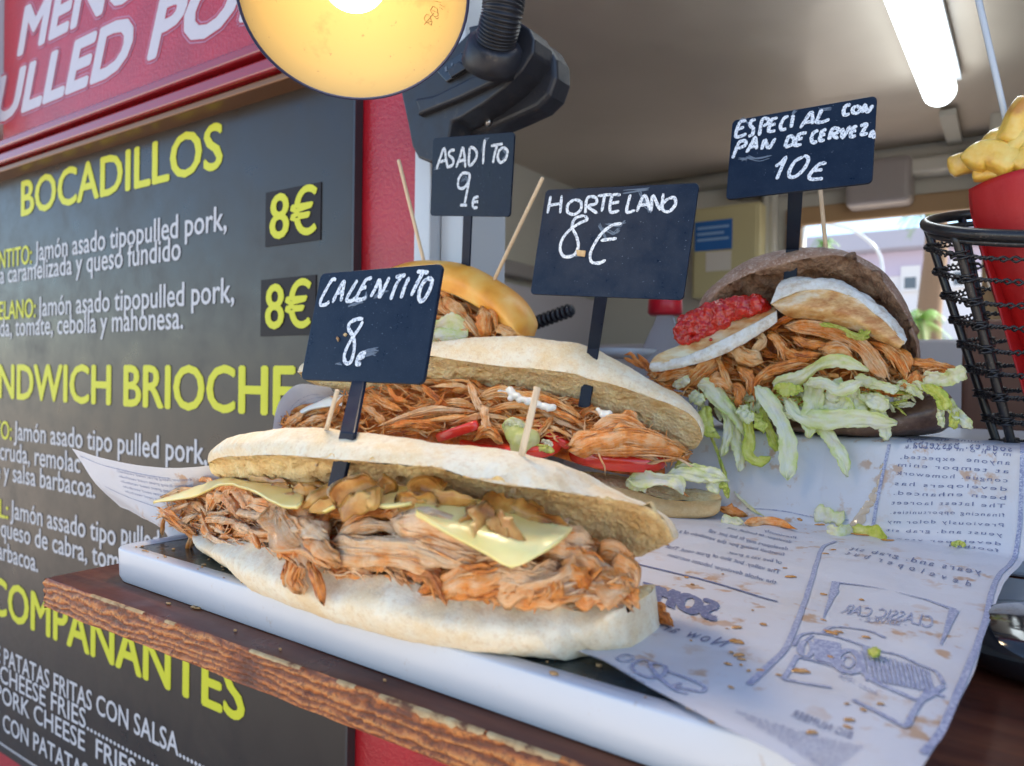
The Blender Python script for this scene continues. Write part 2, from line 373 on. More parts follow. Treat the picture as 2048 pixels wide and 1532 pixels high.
M['laminate'] = mat('cream_laminate', (.46, .43, .38), .34, coat=.15)
n = N(M['laminate']); n.set('Base Color', n.ramp(n.noise(1.6, 3, .5), [(.3, (.52, .455, .38)), (.7, (.61, .54, .455))])); n.bump(n.noise(2.2, 3, .5), .6, .03)
M['laminate_light'] = mat('pale_laminate', (.52, .52, .47), .35)
M['laminate_lav'] = mat('grey_white_cabinet', (.52, .50, .56), .35)
M['window_frame'] = mat('tan_window_frame', (.34, .22, .11), .5)
M['cabinet'] = mat('cream_meter_cabinet', (.50, .46, .26), .45)
M['blue_label'] = mat('blue_label', (.02, .13, .42), .4)
M['paper_label'] = mat('paper_label', (.62, .60, .56), .6)
M['grey_fix'] = mat('grey_fixture', (.30, .28, .28), .35)
M['tube'] = mat('lit_tube', (.9, .95, 1.), .4, emis=(.86, .96, 1.), es=2.2)
M['black_plastic'] = mat('black_plastic', (.020, .022, .030), .38)
n = N(M['black_plastic']); n.set('Base Color', n.mix(n.range(n.noise(60, 5, .7), .60, .72, 0, .35), (.018, .020, .028), (.20, .15, .11))); n.set('Roughness', n.range(n.noise(90, 4, .6), .3, .7, .3, .55))
M['lamp_blue'] = mat('lamp_shade_blue_black', (.020, .026, .085), .28, coat=.4)
M['lamp_in'] = mat('lamp_reflector_cream', (.82, .66, .34), .5)
n = N(M['lamp_in']); sp = n.noise(260, 3, .5); st = n.noise(24, 5, .7)
col = n.mix(n.range(st, .56, .72, 0, .5), (.52, .37, .15), (.32, .18, .07)); n.set('Base Color', n.mix(n.range(sp, .70, .76, 0, .8), col, (.25, .15, .08)))
M['bulb'] = mat('lit_bulb', (1, 1, 1), .4, emis=(1., .86, .55), es=2.4)
M['wire'] = mat('black_wire', (.012, .011, .012), .36, coat=.2)
n = N(M['wire']); n.set('Base Color', n.mix(n.range(n.noise(500, 3, .6), .60, .72, 0, .5), (.012, .011, .013), (.18, .14, .12)))
M['red_card'] = mat('red_card_cone', (.50, .012, .012), .5)
n = N(M['red_card']); n.bump(n.noise(35, 4, .55), .5, .004)
M['fries'] = mat('fried_potato', (.74, .46, .08), .28, sss=.3, coat=.3)
n = N(M['fries']); n.set('Base Color', n.ramp(n.noise(40, 4, .6), [(.35, (.88, .66, .20)), (.52, (.82, .50, .07)), (.66, (.58, .25, .03))])); n.bump(n.noise(110, 4, .6), .45, .0015)
M['steel'] = mat('brushed_steel', (.50, .52, .54), .3, metal=.9)
M['black_gloss'] = mat('black_enamel', (.012, .012, .014), .08, coat=.6)
M['screw'] = mat('screw_metal', (.45, .44, .44), .3, metal=1.)
M['brown_wood'] = mat('brown_wood_panel', (.16, .065, .035), .5)
M['pet'] = mat('clear_plastic', (.86, .88, .92), .08, trans=.85, spec=.4); M['pet'].node_tree.nodes['Principled BSDF'].inputs['IOR'].default_value = 1.15
M['red_cap'] = mat('red_cap', (.60, .015, .03), .35)
M['asphalt'] = mat('pavement', (.30, .25, .20), .8)
n = N(M['asphalt']); n.set('Base Color', n.ramp(n.noise(3, 6, .6), [(.3, (.44, .36, .28)), (.7, (.56, .47, .37))])); n.bump(n.noise(60, 4, .6), .5, .01)
M['facade'] = mat('house_white_render', (.72, .72, .76), .8)
M['facade_band'] = mat('house_lavender_band', (.50, .46, .62), .8)
M['roof_far'] = mat('house_eaves', (.42, .42, .50), .7)
M['glass_far'] = mat('window_glass', (.10, .12, .15), .1)
M['shutter'] = mat('white_shutter', (.70, .72, .76), .6)
M['palm_leaf'] = mat('palm_leaf', (.16, .34, .05), .5)
M['palm_trunk'] = mat('palm_trunk', (.20, .13, .08), .9)

# ------------------------------------------------------------------ lettering helpers
_tc = {}
def text2d(s, offset=0., shear=0., space=1.):
    key = (s, offset, shear, space)
    if key in _tc: return _tc[key]
    cu = bpy.data.curves.new('t', 'FONT'); cu.body = s; cu.size = 1.; cu.offset = offset; cu.shear = shear; cu.space_character = space
    cu.resolution_u = 3; cu.fill_mode = 'FRONT'
    ob = bpy.data.objects.new('t', cu); COL.objects.link(ob)
    dg = bpy.context.evaluated_depsgraph_get(); dg.update(); me = bpy.data.meshes.new_from_object(ob.evaluated_get(dg))
    V = np.array([v.co[:2] for v in me.vertices]) if len(me.vertices) else np.zeros((0, 2)); F = [tuple(p.vertices) for p in me.polygons]
    bpy.data.objects.remove(ob); bpy.data.curves.remove(cu); bpy.data.meshes.remove(me)
    _tc[key] = (V, F); return _tc[key]
CAP = .70
def width_of(s, **k):
    V, F = text2d(s + '|', **k); V2, _ = text2d('|', **k)
    return V[:, 0].max() - V2[:, 0].max()
def affine_text(mb, s, o, ux, uy, surf, prefix='', offset=.0, shear=0., fit=1., space=1.):
    """text whose fitted string s starts at o (2D on the surface), runs along ux (its full width) and has cap height uy"""
    V0, F0 = text2d(s, offset, shear, space); x0, x1 = V0[:, 0].min(), V0[:, 0].max()
    full = prefix + s; V, F = text2d(full, offset, shear, space)
    wp = (V[:, 0].max() - x1) if prefix else 0.
    o, ux, uy = map(np.array, (o, ux, uy)); k = 1. / (x1 - x0)
    P = [o + ux * ((v[0] - wp - x0) * k) + uy * (v[1] / CAP) for v in V]
    if '€' in s:                            # this glyph's strokes overlap: lift each facet a hair
        for i, f in enumerate(F): mb.add([np.array(surf(P[q])) - np.array([0, i * 4e-6, 0]) for q in f], [tuple(range(len(f)))])
    else: mb.add([surf(p) for p in P], F)

# ================================================================== THE TRUCK
WY = .60                                    # outer face of the truck wall
root = thing('food_truck', 'red food truck body with a wide serving opening and grey cream interior', 'food truck', (0, WY, 0))
XB = onY(706, 220, WY)[0]                   # right edge of menu board
XP0, XP1 = onY(833, 400, WY)[0], onY(912, 440, WY)[0]
b = MB(); b.box(-5, XP0, WY, WY + .04, .35, 2.3); b.box(XP0, 2.6, WY, WY + .04, .35, 1.205); b.build('side_panel', M['red'], root, False)
b = MB(); b.box(XP0, XP0 + (XP1 - XP0) * .42, WY - .004, WY + .07, 1.205, 2.3); b.build('corner_post', M['white_post'], root, False, .002)
b = MB(); b.box(XP0 + (XP1 - XP0) * .42 + .001, XP1, WY + .012, WY + .09, 1.205, 2.3); b.build('corner_post', M['white_post'], root, False, .002)
b = MB(); b.box(XP0, 2.6, WY, WY + .05, 2.02, 2.3); b.build('header_panel', M['red'], root, False)
CE = CZ + .80
b = MB()                                    # slightly wavy ceiling lining
g = np.array([[(x, y, CE + .012 * nz((x, y, 0), 1.1, 3)) for x in np.linspace(-1.6, 2.6, 60)] for y in np.linspace(WY + .05, 2.95, 40)]); b.grid(g)
b.build('ceiling', M['laminate'], root)
b = MB(); b.box(-5, 2.7, WY + .02, 3.0, 2.26, 2.32); b.build('roof', M['white_post'], root, False)
BY = 2.85
wl, wr = onY(1606, 470, BY)[0], onY(1962, 600, BY)[0]
wt = onY(1700, 438, BY)[2]; wb = CZ - .30
b = MB(); b.box(-1.6, wl, BY, BY + .05, .35, CE); b.box(wr, 2.6, BY, BY + .05, .35, CE); b.box(wl, wr, BY, BY + .05, wt, CE); b.box(wl, wr, BY, BY + .05, .35, wb)
b.build('back_wall', M['laminate_light'], root, False)
b = MB(); b.box(-1.62, -1.56, WY + .04, BY, .35, CE); b.build('inner_side_wall', M['laminate_light'], root, False)
b = MB(); b.box(2.6, 2.66, WY, 3.0, .35, 2.3); b.build('inner_side_wall', M['laminate_light'], root, False)
b = MB(); b.box(-1.6, 2.6, WY + .05, BY, .36, .42); b.build('floor_panel', M['grey_fix'], root, False)
fr = MB(); t = .055; y0 = BY - .03
fr.box(wl - t, wr + t, y0, BY - .002, wt - .012, wt + t); fr.box(wl - t, wl, y0, BY - .002, wb, wt - .013); fr.box(wr, wr + t * 2, y0, BY - .002, wb, wt - .013)
fr.build('window_frame', M['window_frame'], root, False, .008)
# ceiling coving and beam at the back wall
b = MB(); b.tube([(-1.55, BY - .03, CE - .03), (2.6, BY - .03, CE - .03)], .03, 8); b.build('cove_strip', M['laminate_light'], root)
b = MB(); zb = onY(1500, 385, BY)[2]; b.box(-.9, 2.6, BY - .10, BY - .003, zb - .03, zb + .02); b.build('shelf_beam', M['laminate_light'], root, False, .01)
p0, p1 = onY(1690, 335, BY - .12), onY(1822, 400, BY - .12)
b = MB(); b.box(p0[0], p1[0], BY - .12, BY - .003, p1[2], p0[2] + .02); o = b.build('vent_box', M['grey_fix'], root, False, .02)
b = MB(); p0 = onY(1985, 205, BY - .03); b.box(p0[0], p0[0] + .5, BY - .25, BY - .003, p0[2] - .6, p0[2]); b.build('wall_cabinet', M['laminate_light'], root, False, .01)
b = MB(); a0 = onZ(1888, 215, CE - .005); b.box(a0[0] - .012, a0[0] + .03, a0[1], BY - .06, CE - .03, CE - .012); b.build('ceiling_bracket', M['laminate_light'], root, False)
# dark rail and lower wall units on the left interior wall
r0, r1 = onX(905, 500, -1.55), onX(1190, 583, -1.55)
b = MB(); b.box(-1.56, -1.50, WY + .1, BY - .01, min(r0[2], r1[2]) - .02, min(r0[2], r1[2]) + .035); b.build('wall_rail', M['grey_fix'], root, False, .01)
b = MB(); b.box(-1.56, -1.50, WY + .1, BY - .01, .42, min(r0[2], r1[2]) - .05); b.build('lower_lining', M['laminate_lav'], root, False)
b = MB(); b.box(-1.49, 2.5, BY - .55, BY - .01, .42, onY(1100, 690, BY - .55)[2]); b.build('work_counter', M['laminate_lav'], root, False, .01)
# tube light
tb = thing('ceiling_tube_light', 'lit white fluorescent tube light fixed to the grey ceiling', 'tube light', (-.1, 2.0, CE - .06))
e0 = onZ(1882, 190, CE - .055); e1 = onZ(1818, 0, CE - .055)
dv = (e1 - e0); dv /= np.linalg.norm(dv)
b = MB(); L = 1.5; P = [e0 + dv * t for t in np.concatenate([[0, .006, .015], np.linspace(.03, L, 8)])]
b.tube(P, [.012, .026, .034] + [.038] * 8, 20); b.build('diffuser', M['tube'], tb)
b = MB(); sx = np.array([-dv[1], dv[0], 0]) * .045
q = [e0 - dv * .01 + sx, e0 - dv * .01 - sx, e0 + dv * L - sx, e0 + dv * L + sx]; q = [x + np.array([0, 0, .034]) for x in q]
b.prism(q, (0, 0, .022)); b.build('base_plate', M['white_post'], tb, False)
# meter cabinet
c0, c1 = onY(1385, 418, BY - .14), onY(1518, 590, BY - .14)
cb = thing('meter_cabinet', 'cream meter cabinet with a blue label on the back wall of the truck', 'cabinet', (c0[0], BY - .08, c1[2]))
b = MB(); b.box(c0[0], c1[0], BY - .14, BY - .003, c1[2], c0[2]); b.build('body', M['cabinet'], cb, False, .008)
b = MB(); b.box(c0[0] + .012, c1[0] - .012, BY - .148, BY - .141, c1[2] + .012, c0[2] - .012); b.build('door', M['cabinet'], cb, False, .003)
l0, l1 = onY(1390, 445, BY - .15), onY(1464, 497, BY - .15)
b = MB(); b.box(l0[0], l1[0], BY - .151, BY - .149, l1[2], l0[2]); lab = b.build('label', M['blue_label'], cb, False)
b = MB()
for k in range(3): z = l0[2] - .025 - k * .022; b.box(l0[0] + .01, l1[0] - (.03 if k % 2 else .012), BY - .153, BY - .1515, z - .005, z + .004)
b.build('label_print', mat('pale_blue_print', (.25, .42, .68), .5), cb, False)
l0, l1 = onY(1412, 505, BY - .15), onY(1462, 540, BY - .15)
b = MB(); b.box(l0[0], l1[0], BY - .151, BY - .149, l1[2], l0[2]); b.build('paper_note', M['paper_label'], cb, False)
b = MB()
for px in (1532, 1545): pp = onY(px, 500, BY - .05); b.tube([(pp[0], BY - .05, c1[2] - .25), (pp[0], BY - .05, c0[2] + .16)], .018, 10)
tag(b.build('wall_pipes', M['laminate_light'], None), 'pair of pale pipes running up the back wall beside the meter cabinet', 'pipes')

# ================================================================== MENU BOARD
BD = WY - .012                              # face of the board
zt = onY(640, 150, BD)[2]
bl = onY(706, 300, BD)[0]
board = thing('menu_board', 'dark menu board with yellow headings listing sandwiches and 8€ prices', 'menu board', (-1.2, BD, .7))
b = MB(); b.box(-2.6, bl, BD, WY - .001, .66, zt + .03); b.build('panel', M['board'], board, False, .0015)
b = MB(); b.box(bl + .0005, bl + .004, BD - .001, WY - .001, .66, zt + .03); b.build('edge_trim', M['board_edge'], board, False)
class TB: pass
def wall_line(mbw, s, p0, p1, cap, prefix='', off=.006, shear=0., Y=None, k=1.):
    Y = (BD - .0007) if Y is None else Y
    a, c = onY(*p0, Y), onY(*p1, Y); z = (a[2] + c[2]) / 2
    for i, (dx, dz) in enumerate(((0, 0), (1, 0), (-1, 0), (0, 1), (0, -1))):
        affine_text(mbw, s, (a[0] + dx * off * cap, z + dz * off * cap * .6), (c[0] - a[0], 0), (0, cap), lambda q, i=i: (q[0], Y - i * .00005, q[1]), prefix, 0., shear)
def wl_(s, p0, p1, cap, m, prefix='', off=.022, post='', name='lettering'):
    b = MB(); wall_line(b, s, p0, p1, cap, prefix, off); b.build(name, m, board, False)
Yw, Ww = M['yellow'], M['print_white']
wl_('BOCADILLOS', (43, 432), (443, 334), .060, Yw, off=.040)
wl_('Jamón asado tipopulled pork,', (70, 523), (453, 458), .033, Ww)
wl_('NTITO:', (-2, 540), (63, 524), .033, Yw, 'CALE')
wl_('a caramelizada y queso fundido', (0, 566), (361, 521), .033, Ww, 'Ceboll')
wl_('Jamón asado tipopulled pork,', (76, 635), (468, 601), .033, Ww)
wl_('ELANO:', (-2, 640), (71, 634), .033, Yw, 'HORT')
wl_('da, tomate, cebolla y mahonesa.', (0, 673), (366, 657), .033, Ww, 'Lechuga cru')
wl_('NDWICH BRIOCHE', (-2, 798), (588, 827), .060, Yw, 'SA', off=.042)
wl_('Jamón asado tipo pulled pork,', (28, 885), (414, 921), .033, Ww)
wl_('TO:', (-12, 876), (23, 880), .033, Yw, 'ASADI')
wl_('cruda, remolac', (0, 921), (160, 943), .033, Ww, 'Cebolla ')
wl_('e y salsa barbacoa.', (-9, 955), (190, 998), .033, Ww, 'mostaza dulc')
wl_('Jamón assado tipo', (21, 1040), (231, 1087), .033, Ww)
wl_('pulled pork', (243, 1090), (400, 1124), .033, Ww)
wl_('AL:', (-22, 1028), (16, 1038), .033, Yw, 'ESPECI')
wl_('queso de cabra, tomate,', (2, 1078), (290, 1152), .033, Ww)
wl_('arbacoa.', (-4, 1118), (76, 1143), .033, Ww, 'miel y salsa b')
wl_('OMPAÑANTES', (17, 1243), (487, 1436), .066, Yw, 'AC', off=.042)
wl_('PATATAS FRITAS CON SALSA.......', (8, 1333), (410, 1536), .031, Ww, 'DE ')
wl_('CHEESE FRIES....................', (0, 1372), (335, 1536), .031, Ww, 'DE ')
wl_('PORK CHEESE  FRIES..................', (-8, 1414), (440, 1640), .031, Ww, 'PULLED ')
wl_('T CON PATATAS', (-14, 1455), (176, 1560), .031, Ww, 'HOT BURGE')
wl_('...............................', (-10, 1492), (120, 1556), .031, Ww)
for (q, tx) in (([(535, 386), (646, 363), (640, 477), (530, 497)], (541, 480, 632, 463)), ([(526, 560), (637, 549), (628, 671), (520, 672)], (532, 656, 620, 654))):
    P = [onY(*p, BD) for p in q]; x0 = (P[0][0] + P[3][0]) / 2; x1 = (P[1][0] + P[2][0]) / 2; z1 = (P[0][2] + P[1][2]) / 2; z0 = (P[2][2] + P[3][2]) / 2
    b = MB(); b.box(x0, x1, BD - .0012, BD - .0004, z0, z1); st = b.build('price_sticker', M['sticker'], board, False)
    b = MB(); wall_line(b, '8€', tx[:2], tx[2:], .054, off=.03, Y=BD - .0018); b.build('price_lettering', Yw, st, False)
sc = onY(220, 283, BD)
b = MB(); b.tube([(sc[0], BD - .004, sc[2]), (sc[0], BD - .002, sc[2]), (sc[0], BD, sc[2])], [.002, .004, .0045], 12); b.build('screw', M['screw'], board)
# wrinkled black strip over the top of the board
b = MB(); g = []
for x in np.linspace(-2.6, bl + .01, 160):
    w = .004 * math.sin(x * 19) + .006 * nz((x, 0, 0), 7)
    g.append([(x, BD - .004 + .004 * math.cos(k) - .003, zt + .006 + .009 * math.sin(k) + w) for k in np.linspace(0, 2 * math.pi, 9)[:-1]])
b.grid(np.array(g), True)
tag(b.build('black_cable', M['black_gloss']), 'thick black cable running loosely along the top edge of the menu board', 'cable')
# ================================================================== SIGN
SYp = WY - .045
zs = onY(300, 176, SYp)[2]
zs = (onY(2, 285, SYp)[2] + onY(493, 102, SYp)[2]) / 2
xs0 = onY(6, 240, SYp)[0]; xs1 = onY(640, 60, SYp)[0]
sg = thing('truck_sign', 'dark red sign with slanted white outlined lettering above the menu board', 'sign', ((xs0 + xs1) / 2, SYp, zs))
b = MB(); b.box(xs0, xs1, SYp, WY - .002, zs, zs + .62); b.build('panel', M['red'], sg, False, .002)
b = MB()
for (dz0, dz1, yy) in ((-.016, -.002, -.012), (-.036, -.019, -.004)): b.box(xs0 - .3, xs1, SYp + yy, WY - .002, zs + dz0, zs + dz1)
b.build('rail', M['red_rail'], sg, False, .003)
b = MB(); b.box(xs0 - .3, xs1, SYp + .004, WY - .002, zs - .047, zs - .038); b.build('rail', M['brown_rail'], sg, False, .002)
def sign_word(s, p0, p1, cap, prefix, post=''):
    a, c = onY(*p0, SYp), onY(*p1, SYp); z = (a[2] + c[2]) / 2
    V0, _ = text2d(s, 0., .28); x0, x1 = V0[:, 0].min(), V0[:, 0].max(); Vp, _ = text2d(prefix + s, 0., .28); wp = Vp[:, 0].max() - x1
    V, F = text2d(prefix + s + post, 0., .28); kx = (c[0] - a[0]) / (x1 - x0)
    for k, (rad_, m, dy) in enumerate(((.150, M['sign_line'], .0003), (.122, M['red'], .0006), (.070, M['sign_white'], .0009))):
        bb = MB()
        for i in range(12):
            an = i * math.pi / 6; bb.add([(a[0] + (v[0] - wp - x0) * kx + math.cos(an) * rad_ * cap, SYp - dy - i * .00002, z + v[1] / CAP * cap + math.sin(an) * rad_ * cap * .8) for v in V], F)
        bb.build('lettering', m, sg, False)
za = onY(90, 195, SYp)[2]
sign_word('LLED PO', (46, 223), (480, 40), .071, 'PU', 'RK')
sign_word('MENÚ', (38, 101), (300, -15), .071, '', 'S')
pn = thing('sign_side_frame', 'pale lavender frame edge left of the slanted lettering', 'frame', (xs0 - .15, WY - .05, 1.5))
b = MB(); b.box(xs0 - .34, xs0 - .008, WY - .09, WY - .002, zs + .03, zs + .7); b.build('panel', M['laminate_lav'], pn, False, .01)

# ================================================================== COUNTER, TRAY, RISER
HS = CZ - .130; HT = CZ - .109
f0 = onZ(91, 1156, HS); 
sh = thing('wooden_counter', 'dark stained wooden counter plank with a rough sawn orange brown edge', 'counter', (f0[0], f0[1], HS - .02))
thick = .0185
XF0 = f0[0]; YF = .2185
def knots(x, z):
    # grain field along the edge: bands bending round a knot
    zz = (z - (HS - thick)) / thick
    kx = onZ(455, 1310, HS)[0]; d = math.hypot((x - kx) * 55, (zz - .4) * 1.1)
    w = zz * 5.2 + 1.6 * math.exp(-abs(x - kx) * 28) * (zz - .5) + 1.8 * fbm((x * 5, 0, zz * .6), 1.6, 3) + .45 * fbm((x * 60, 0, zz * 2.5), 1., 3)
    return w, d
b = MB(); nx, nzv = 700, 26; G = []; GR = []
xs = np.linspace(XF0, .75, nx)
for x in xs:
    row = []
    for j in range(nzv):
        u = j / (nzv - 1); z = HS - thick * u
        w, d = knots(x, z); s = .5 + .5 * math.sin(w * 2 * math.pi * .9); s = s ** .8
        edge = min(1, min(u, 1 - u) * 9); kn = math.exp(-(d ** 2) * 2.5)
        dep = (.0013 * s + .0011 * fbm((x, 0, z), 420, 4, 2) - .0012 * kn) * edge + (1 - edge) * .0012 * (1 - 1.2 * nz((x, 0, 0), 45, 5))
        xe = XF0 + (x - XF0)
        row.append((xe, YF + .0016 - dep if edge > .99 else YF + .0016 - dep + (1 - edge) ** 2 * .0018, z)); GR.append(max(0, s * .9 * (1 - kn) + .1))
    G.append(row)
b.grid(np.array(G), grain=GR, flip=True)
b.build('front_edge', M['wood_edge'], sh)
b = MB(); yb = .9; g = []
for x in xs[::3]:
    g.append([(x, YF + .0005 + .0014 * (1 + nz((x, 0, 0), 45, 5)) + (yb - YF) * t, HS + .00035 * nz((x, t, 0), 40) - (.0008 if t == 0 else 0)) for t in (0, .006, .05, .2, .5, 1)])
b.grid(np.array(g), flip=True); b.build('top_surface', M['wood_top'], sh)
b = MB(); lrow = [[(XF0, YF + .001 + t * .5, HS - thick * u - .0003) for u in np.linspace(0, 1, 5)] for t in np.linspace(0, 1, 20)]
b.grid(np.array(lrow)); b.box(XF0 + .002, .75, YF + .004, .88, HS - thick, HS - thick + .001); b.build('underside', M['wood_edge'], sh, False)
b = MB()                                    # chipped pale slivers along the upper arris
for (pa, pb, wd) in (((188, 1190), (262, 1218), 5), ((262, 1218), (285, 1228), 3), ((500, 1302), (600, 1338), 5), ((672, 1364), (705, 1378), 7), ((752, 1396), (955, 1475), 17), ((960, 1478), (1100, 1536), 13), ((330, 1243), (350, 1250), 3)):
    A, B_ = onZ(*pa, HS), onZ(*pb, HS); n_ = 22; top, bot = [], []
    for i in range(n_):
        t = i / (n_ - 1); x = A[0] + (B_[0] - A[0]) * t; k = math.sin(math.pi * t) ** .5 * wd * .00006 * max(.05, 1 + 1.6 * nz((x, 1, 0), 330)) + .00004
        top.append((x, YF + .0008 + k * .3, HS + .0008)); bot.append((x, YF - .0006, HS - .0002 - k * 1.4))
    mid = [((a[0] + c[0]) / 2, YF - .0004, HS + .0006) for a, c in zip(top, bot)]
    b.grid(np.array([top, mid, bot]))
b.build('chipped_edge', M['wood_raw'], sh, kind='stuff')
b = MB()
for (px, py, s_) in ((390, 1215, .0022), (395, 1217, .0015), (730, 1330, .0008), (770, 1362, .0006), (470, 1262, .0008), (560, 1300, .0006), (337, 1208, .0012)):
    P = onZ(px, py, HS + .0005); k = 9
    b.prism([(P[0] + s_ * 1.6 * math.cos(a) * rng.uniform(.6, 1.2), P[1] + s_ * .8 * math.sin(a) * rng.uniform(.6, 1.2), P[2]) for a in np.linspace(0, 2 * math.pi, k + 1)[:-1]], (0, 0, .0008))
cr = b.build('crumbs', M['crumbs'], None); cr['kind'] = 'stuff'; tag(cr, 'small bread crumbs scattered on the dark wooden counter in front of the tray', 'crumbs')

tf0 = onZ(222, 1092, HT); tf1 = onZ(1583, 1501, HT)
TD = (tf1 - tf0); TD[2] = 0; TL = np.linalg.norm(TD); TD /= TL; TN = np.array([-TD[1], TD[0], 0])
def tp(u, v, z): return tf0 * np.array([1, 1, 0]) + TD * u + TN * v + np.array([0, 0, z])
tr = thing('serving_tray', 'long white serving tray with a black slate surface on the wooden counter', 'tray', tp(TL / 2, 0, HS))
TLEN, TW = TL + .012, .33
def rrect(u0, u1, v0, v1, r, k=6):
    o = []
    for (cx_, cy_, a0) in ((u1 - r, v1 - r, 0), (u0 + r, v1 - r, 90), (u0 + r, v0 + r, 180), (u1 - r, v0 + r, 270)):
        for i in range(k + 1): a = math.radians(a0 + 90 * i / k); o.append((cx_ + r * math.cos(a), cy_ + r * math.sin(a)))
    return o
b = MB(); rings = []
for (ins, z, r) in ((.002, HS + .0005, .012), (.0005, HS + .004, .012), (0, HT - .0012, .012), (.0004, HT - .0003, .012), (.0012, HT, .0115), (.0085, HT, .008), (.0095, HT - .0012, .008)):
    rings.append([tp(u, v, z) for u, v in rrect(ins, TLEN - ins, ins, TW - ins, r)])
b.grid(np.array(rings), True); b.build('rim', M['melamine'], tr)
b = MB(); q = [tp(u, v, HT - .0011) for u, v in rrect(.0094, TLEN - .0094, .0094, TW - .0094, .008)]
b.add(q, [tuple(range(len(q)))]); b.build('slate_surface', M['slate'], tr, False)
b = MB()
for _ in range(46):
    u = rng.uniform(.01, TLEN - .02); v = rng.choice([rng.uniform(.002, .008), rng.uniform(.012, .03)]); s_ = rng.uniform(.0004, .0013); P = tp(u, v, HT + (.0001 if v < .009 else -.001))
    b.prism([(P[0] + s_ * 1.5 * math.cos(a) * rng.uniform(.5, 1.2), P[1] + s_ * math.sin(a) * rng.uniform(.5, 1.2), P[2]) for a in np.linspace(0, 2 * math.pi, 7)[:-1]], (0, 0, s_ * .7))
cr = b.build('crumbs', M['crumbs']); cr['kind'] = 'stuff'; tag(cr, 'orange brown meat crumbs scattered along the white tray rim', 'crumbs')

# riser block under the paper
RZ = CZ - .043
ra, rb_ = onZ(1400, 1040, HT), onZ(1760, 1080, HT)
b = MB(); b.box(-.42, .35, .603, .88, HS + .0003, RZ - .002)
tag(b.build('riser_block', M['melamine'], None, False, .004), 'white riser block hidden under the printed paper at the back of the counter', 'block')

# ================================================================== PRINTED PAPER
# profile of the sheet: flat on the tray, a soft fold, then up the face of the riser and over its top
def prof(t, x):
    """t = length along the sheet from its front; returns y, z"""
    y0 = .575 - .05 * max(0, min(1, (x + .12) / .2)); r = .012; zf = HT + .0008
    rise = RZ - zf
    tf = y0 - .14
    if t < tf - .0: y, z = .14 + t, zf
    else:
        s = t - tf; L1 = r * 1.35
        if s < L1: a = s / r; y = y0 + r * math.sin(a); z = zf + r * (1 - math.cos(a))
        else:
            a = L1 / r; y1 = y0 + r * math.sin(a); z1 = zf + r * (1 - math.cos(a)); s2_ = s - L1
            H = (rise - (z1 - zf) - .003) / math.sin(a)
            if s2_ < H: y = y1 + s2_ * math.cos(a); z = z1 + s2_ * math.sin(a)
            else: y = y1 + H * math.cos(a) + (s2_ - H); z = z1 + H * math.sin(a) + .003 * (1 - math.exp(-(s2_ - H) * 300))
    return y, z
def psurf(q, lift=0.):
    x, t = q[0], q[1]; y, z = prof(t, x)
    z += .0022 * (1 + nz((x, t, 0), 14, 2)) + .0010 * nz((x, t, 0), 45, 9)
    # the right side runs off the tray: a gentle sag and a curl
    if x > -.035: z += -.010 * min(1, (x + .035) / .06) * (1 if t < .36 else 0.0) * (1 - min(1, t / .36)) + .0
    y += .0015 * nz((x, t, 5), 22, 4)
    return np.array([x, y - lift * .7, z + lift])
def pinv(px, py):
    """sheet coordinates of the first point of the paper along the view ray"""
    r = ray(px, py); best = None; prev = None
    for t in np.linspace(0.0, .56, 900):
        # solve x so that the surface point at (x,t) lies in the vertical plane of the ray
        y, z = prof(t, (r[0] / r[1]) * .5); x = r[0] / r[1] * y; y, z = prof(t, x); x = r[0] / r[1] * y
        e = (z + .0022 - CZ) - r[2] / r[1] * y
        if prev is not None and prev[0] * e <= 0: k = prev[0] / (prev[0] - e + 1e-12); return np.array([prev[1] + (x - prev[1]) * k, prev[2] + (t - prev[2]) * k])
        prev = (e, x, t)
    return np.array([x, t])
def pinvs(pts): return [pinv(*p[:2]) for p in pts]
pp = thing('printed_paper', 'greasy white newsprint paper lining the tray and draped over the riser', 'paper', (-.15, .4, HT))
front = pinvs([(1120, 1290), (1210, 1322), (1330, 1382), (1450, 1450), (1560, 1500), (1650, 1560), (1760, 1640)])
right_ = pinvs([(1760, 1640), (1838, 1532), (1864, 1493), (1902, 1433), (1949, 1340), (1966, 1276), (1991, 1208), (2008, 1169), (2048, 1118), (2070, 1080)])
# sheet outline in its own coordinates
fl = poly(front, 140); rr = poly(right_, 60)
topR = np.array([.16, .555]); right_all = np.vstack([rr, poly([rr[-1], topR], 40)[1:]])
left_ = poly([fl[0], (-.30, .22), (-.35, .36), (-.34, .555)], 120)
NU, NV = 260, 240
Fr = poly(fl, NU); Tp = poly([left_[-1], topR], NU); Lf = poly(left_, NV); Rt = poly(right_all, NV)
# resample the right side so that rows follow equal t as far as possible
G = np.zeros((NV, NU, 2))
for j in range(NV):
    v = j / (NV - 1)
    for i in range(NU):
        u = i / (NU - 1)
        G[j, i] = (1 - v) * Fr[i] + v * Tp[i] + (1 - u) * Lf[j] + u * Rt[j] - ((1 - u) * (1 - v) * Fr[0] + u * (1 - v) * Fr[-1] + (1 - u) * v * Tp[0] + u * v * Tp[-1])
for i in range(NU): G[0, i, 1] += .0007 * (1 if i % 2 else -1)
S = np.array([[psurf(G[j, i]) for i in range(NU)] for j in range(NV)])
b = MB(); b.grid(S); b.build('sheet', M['paper'], pp)
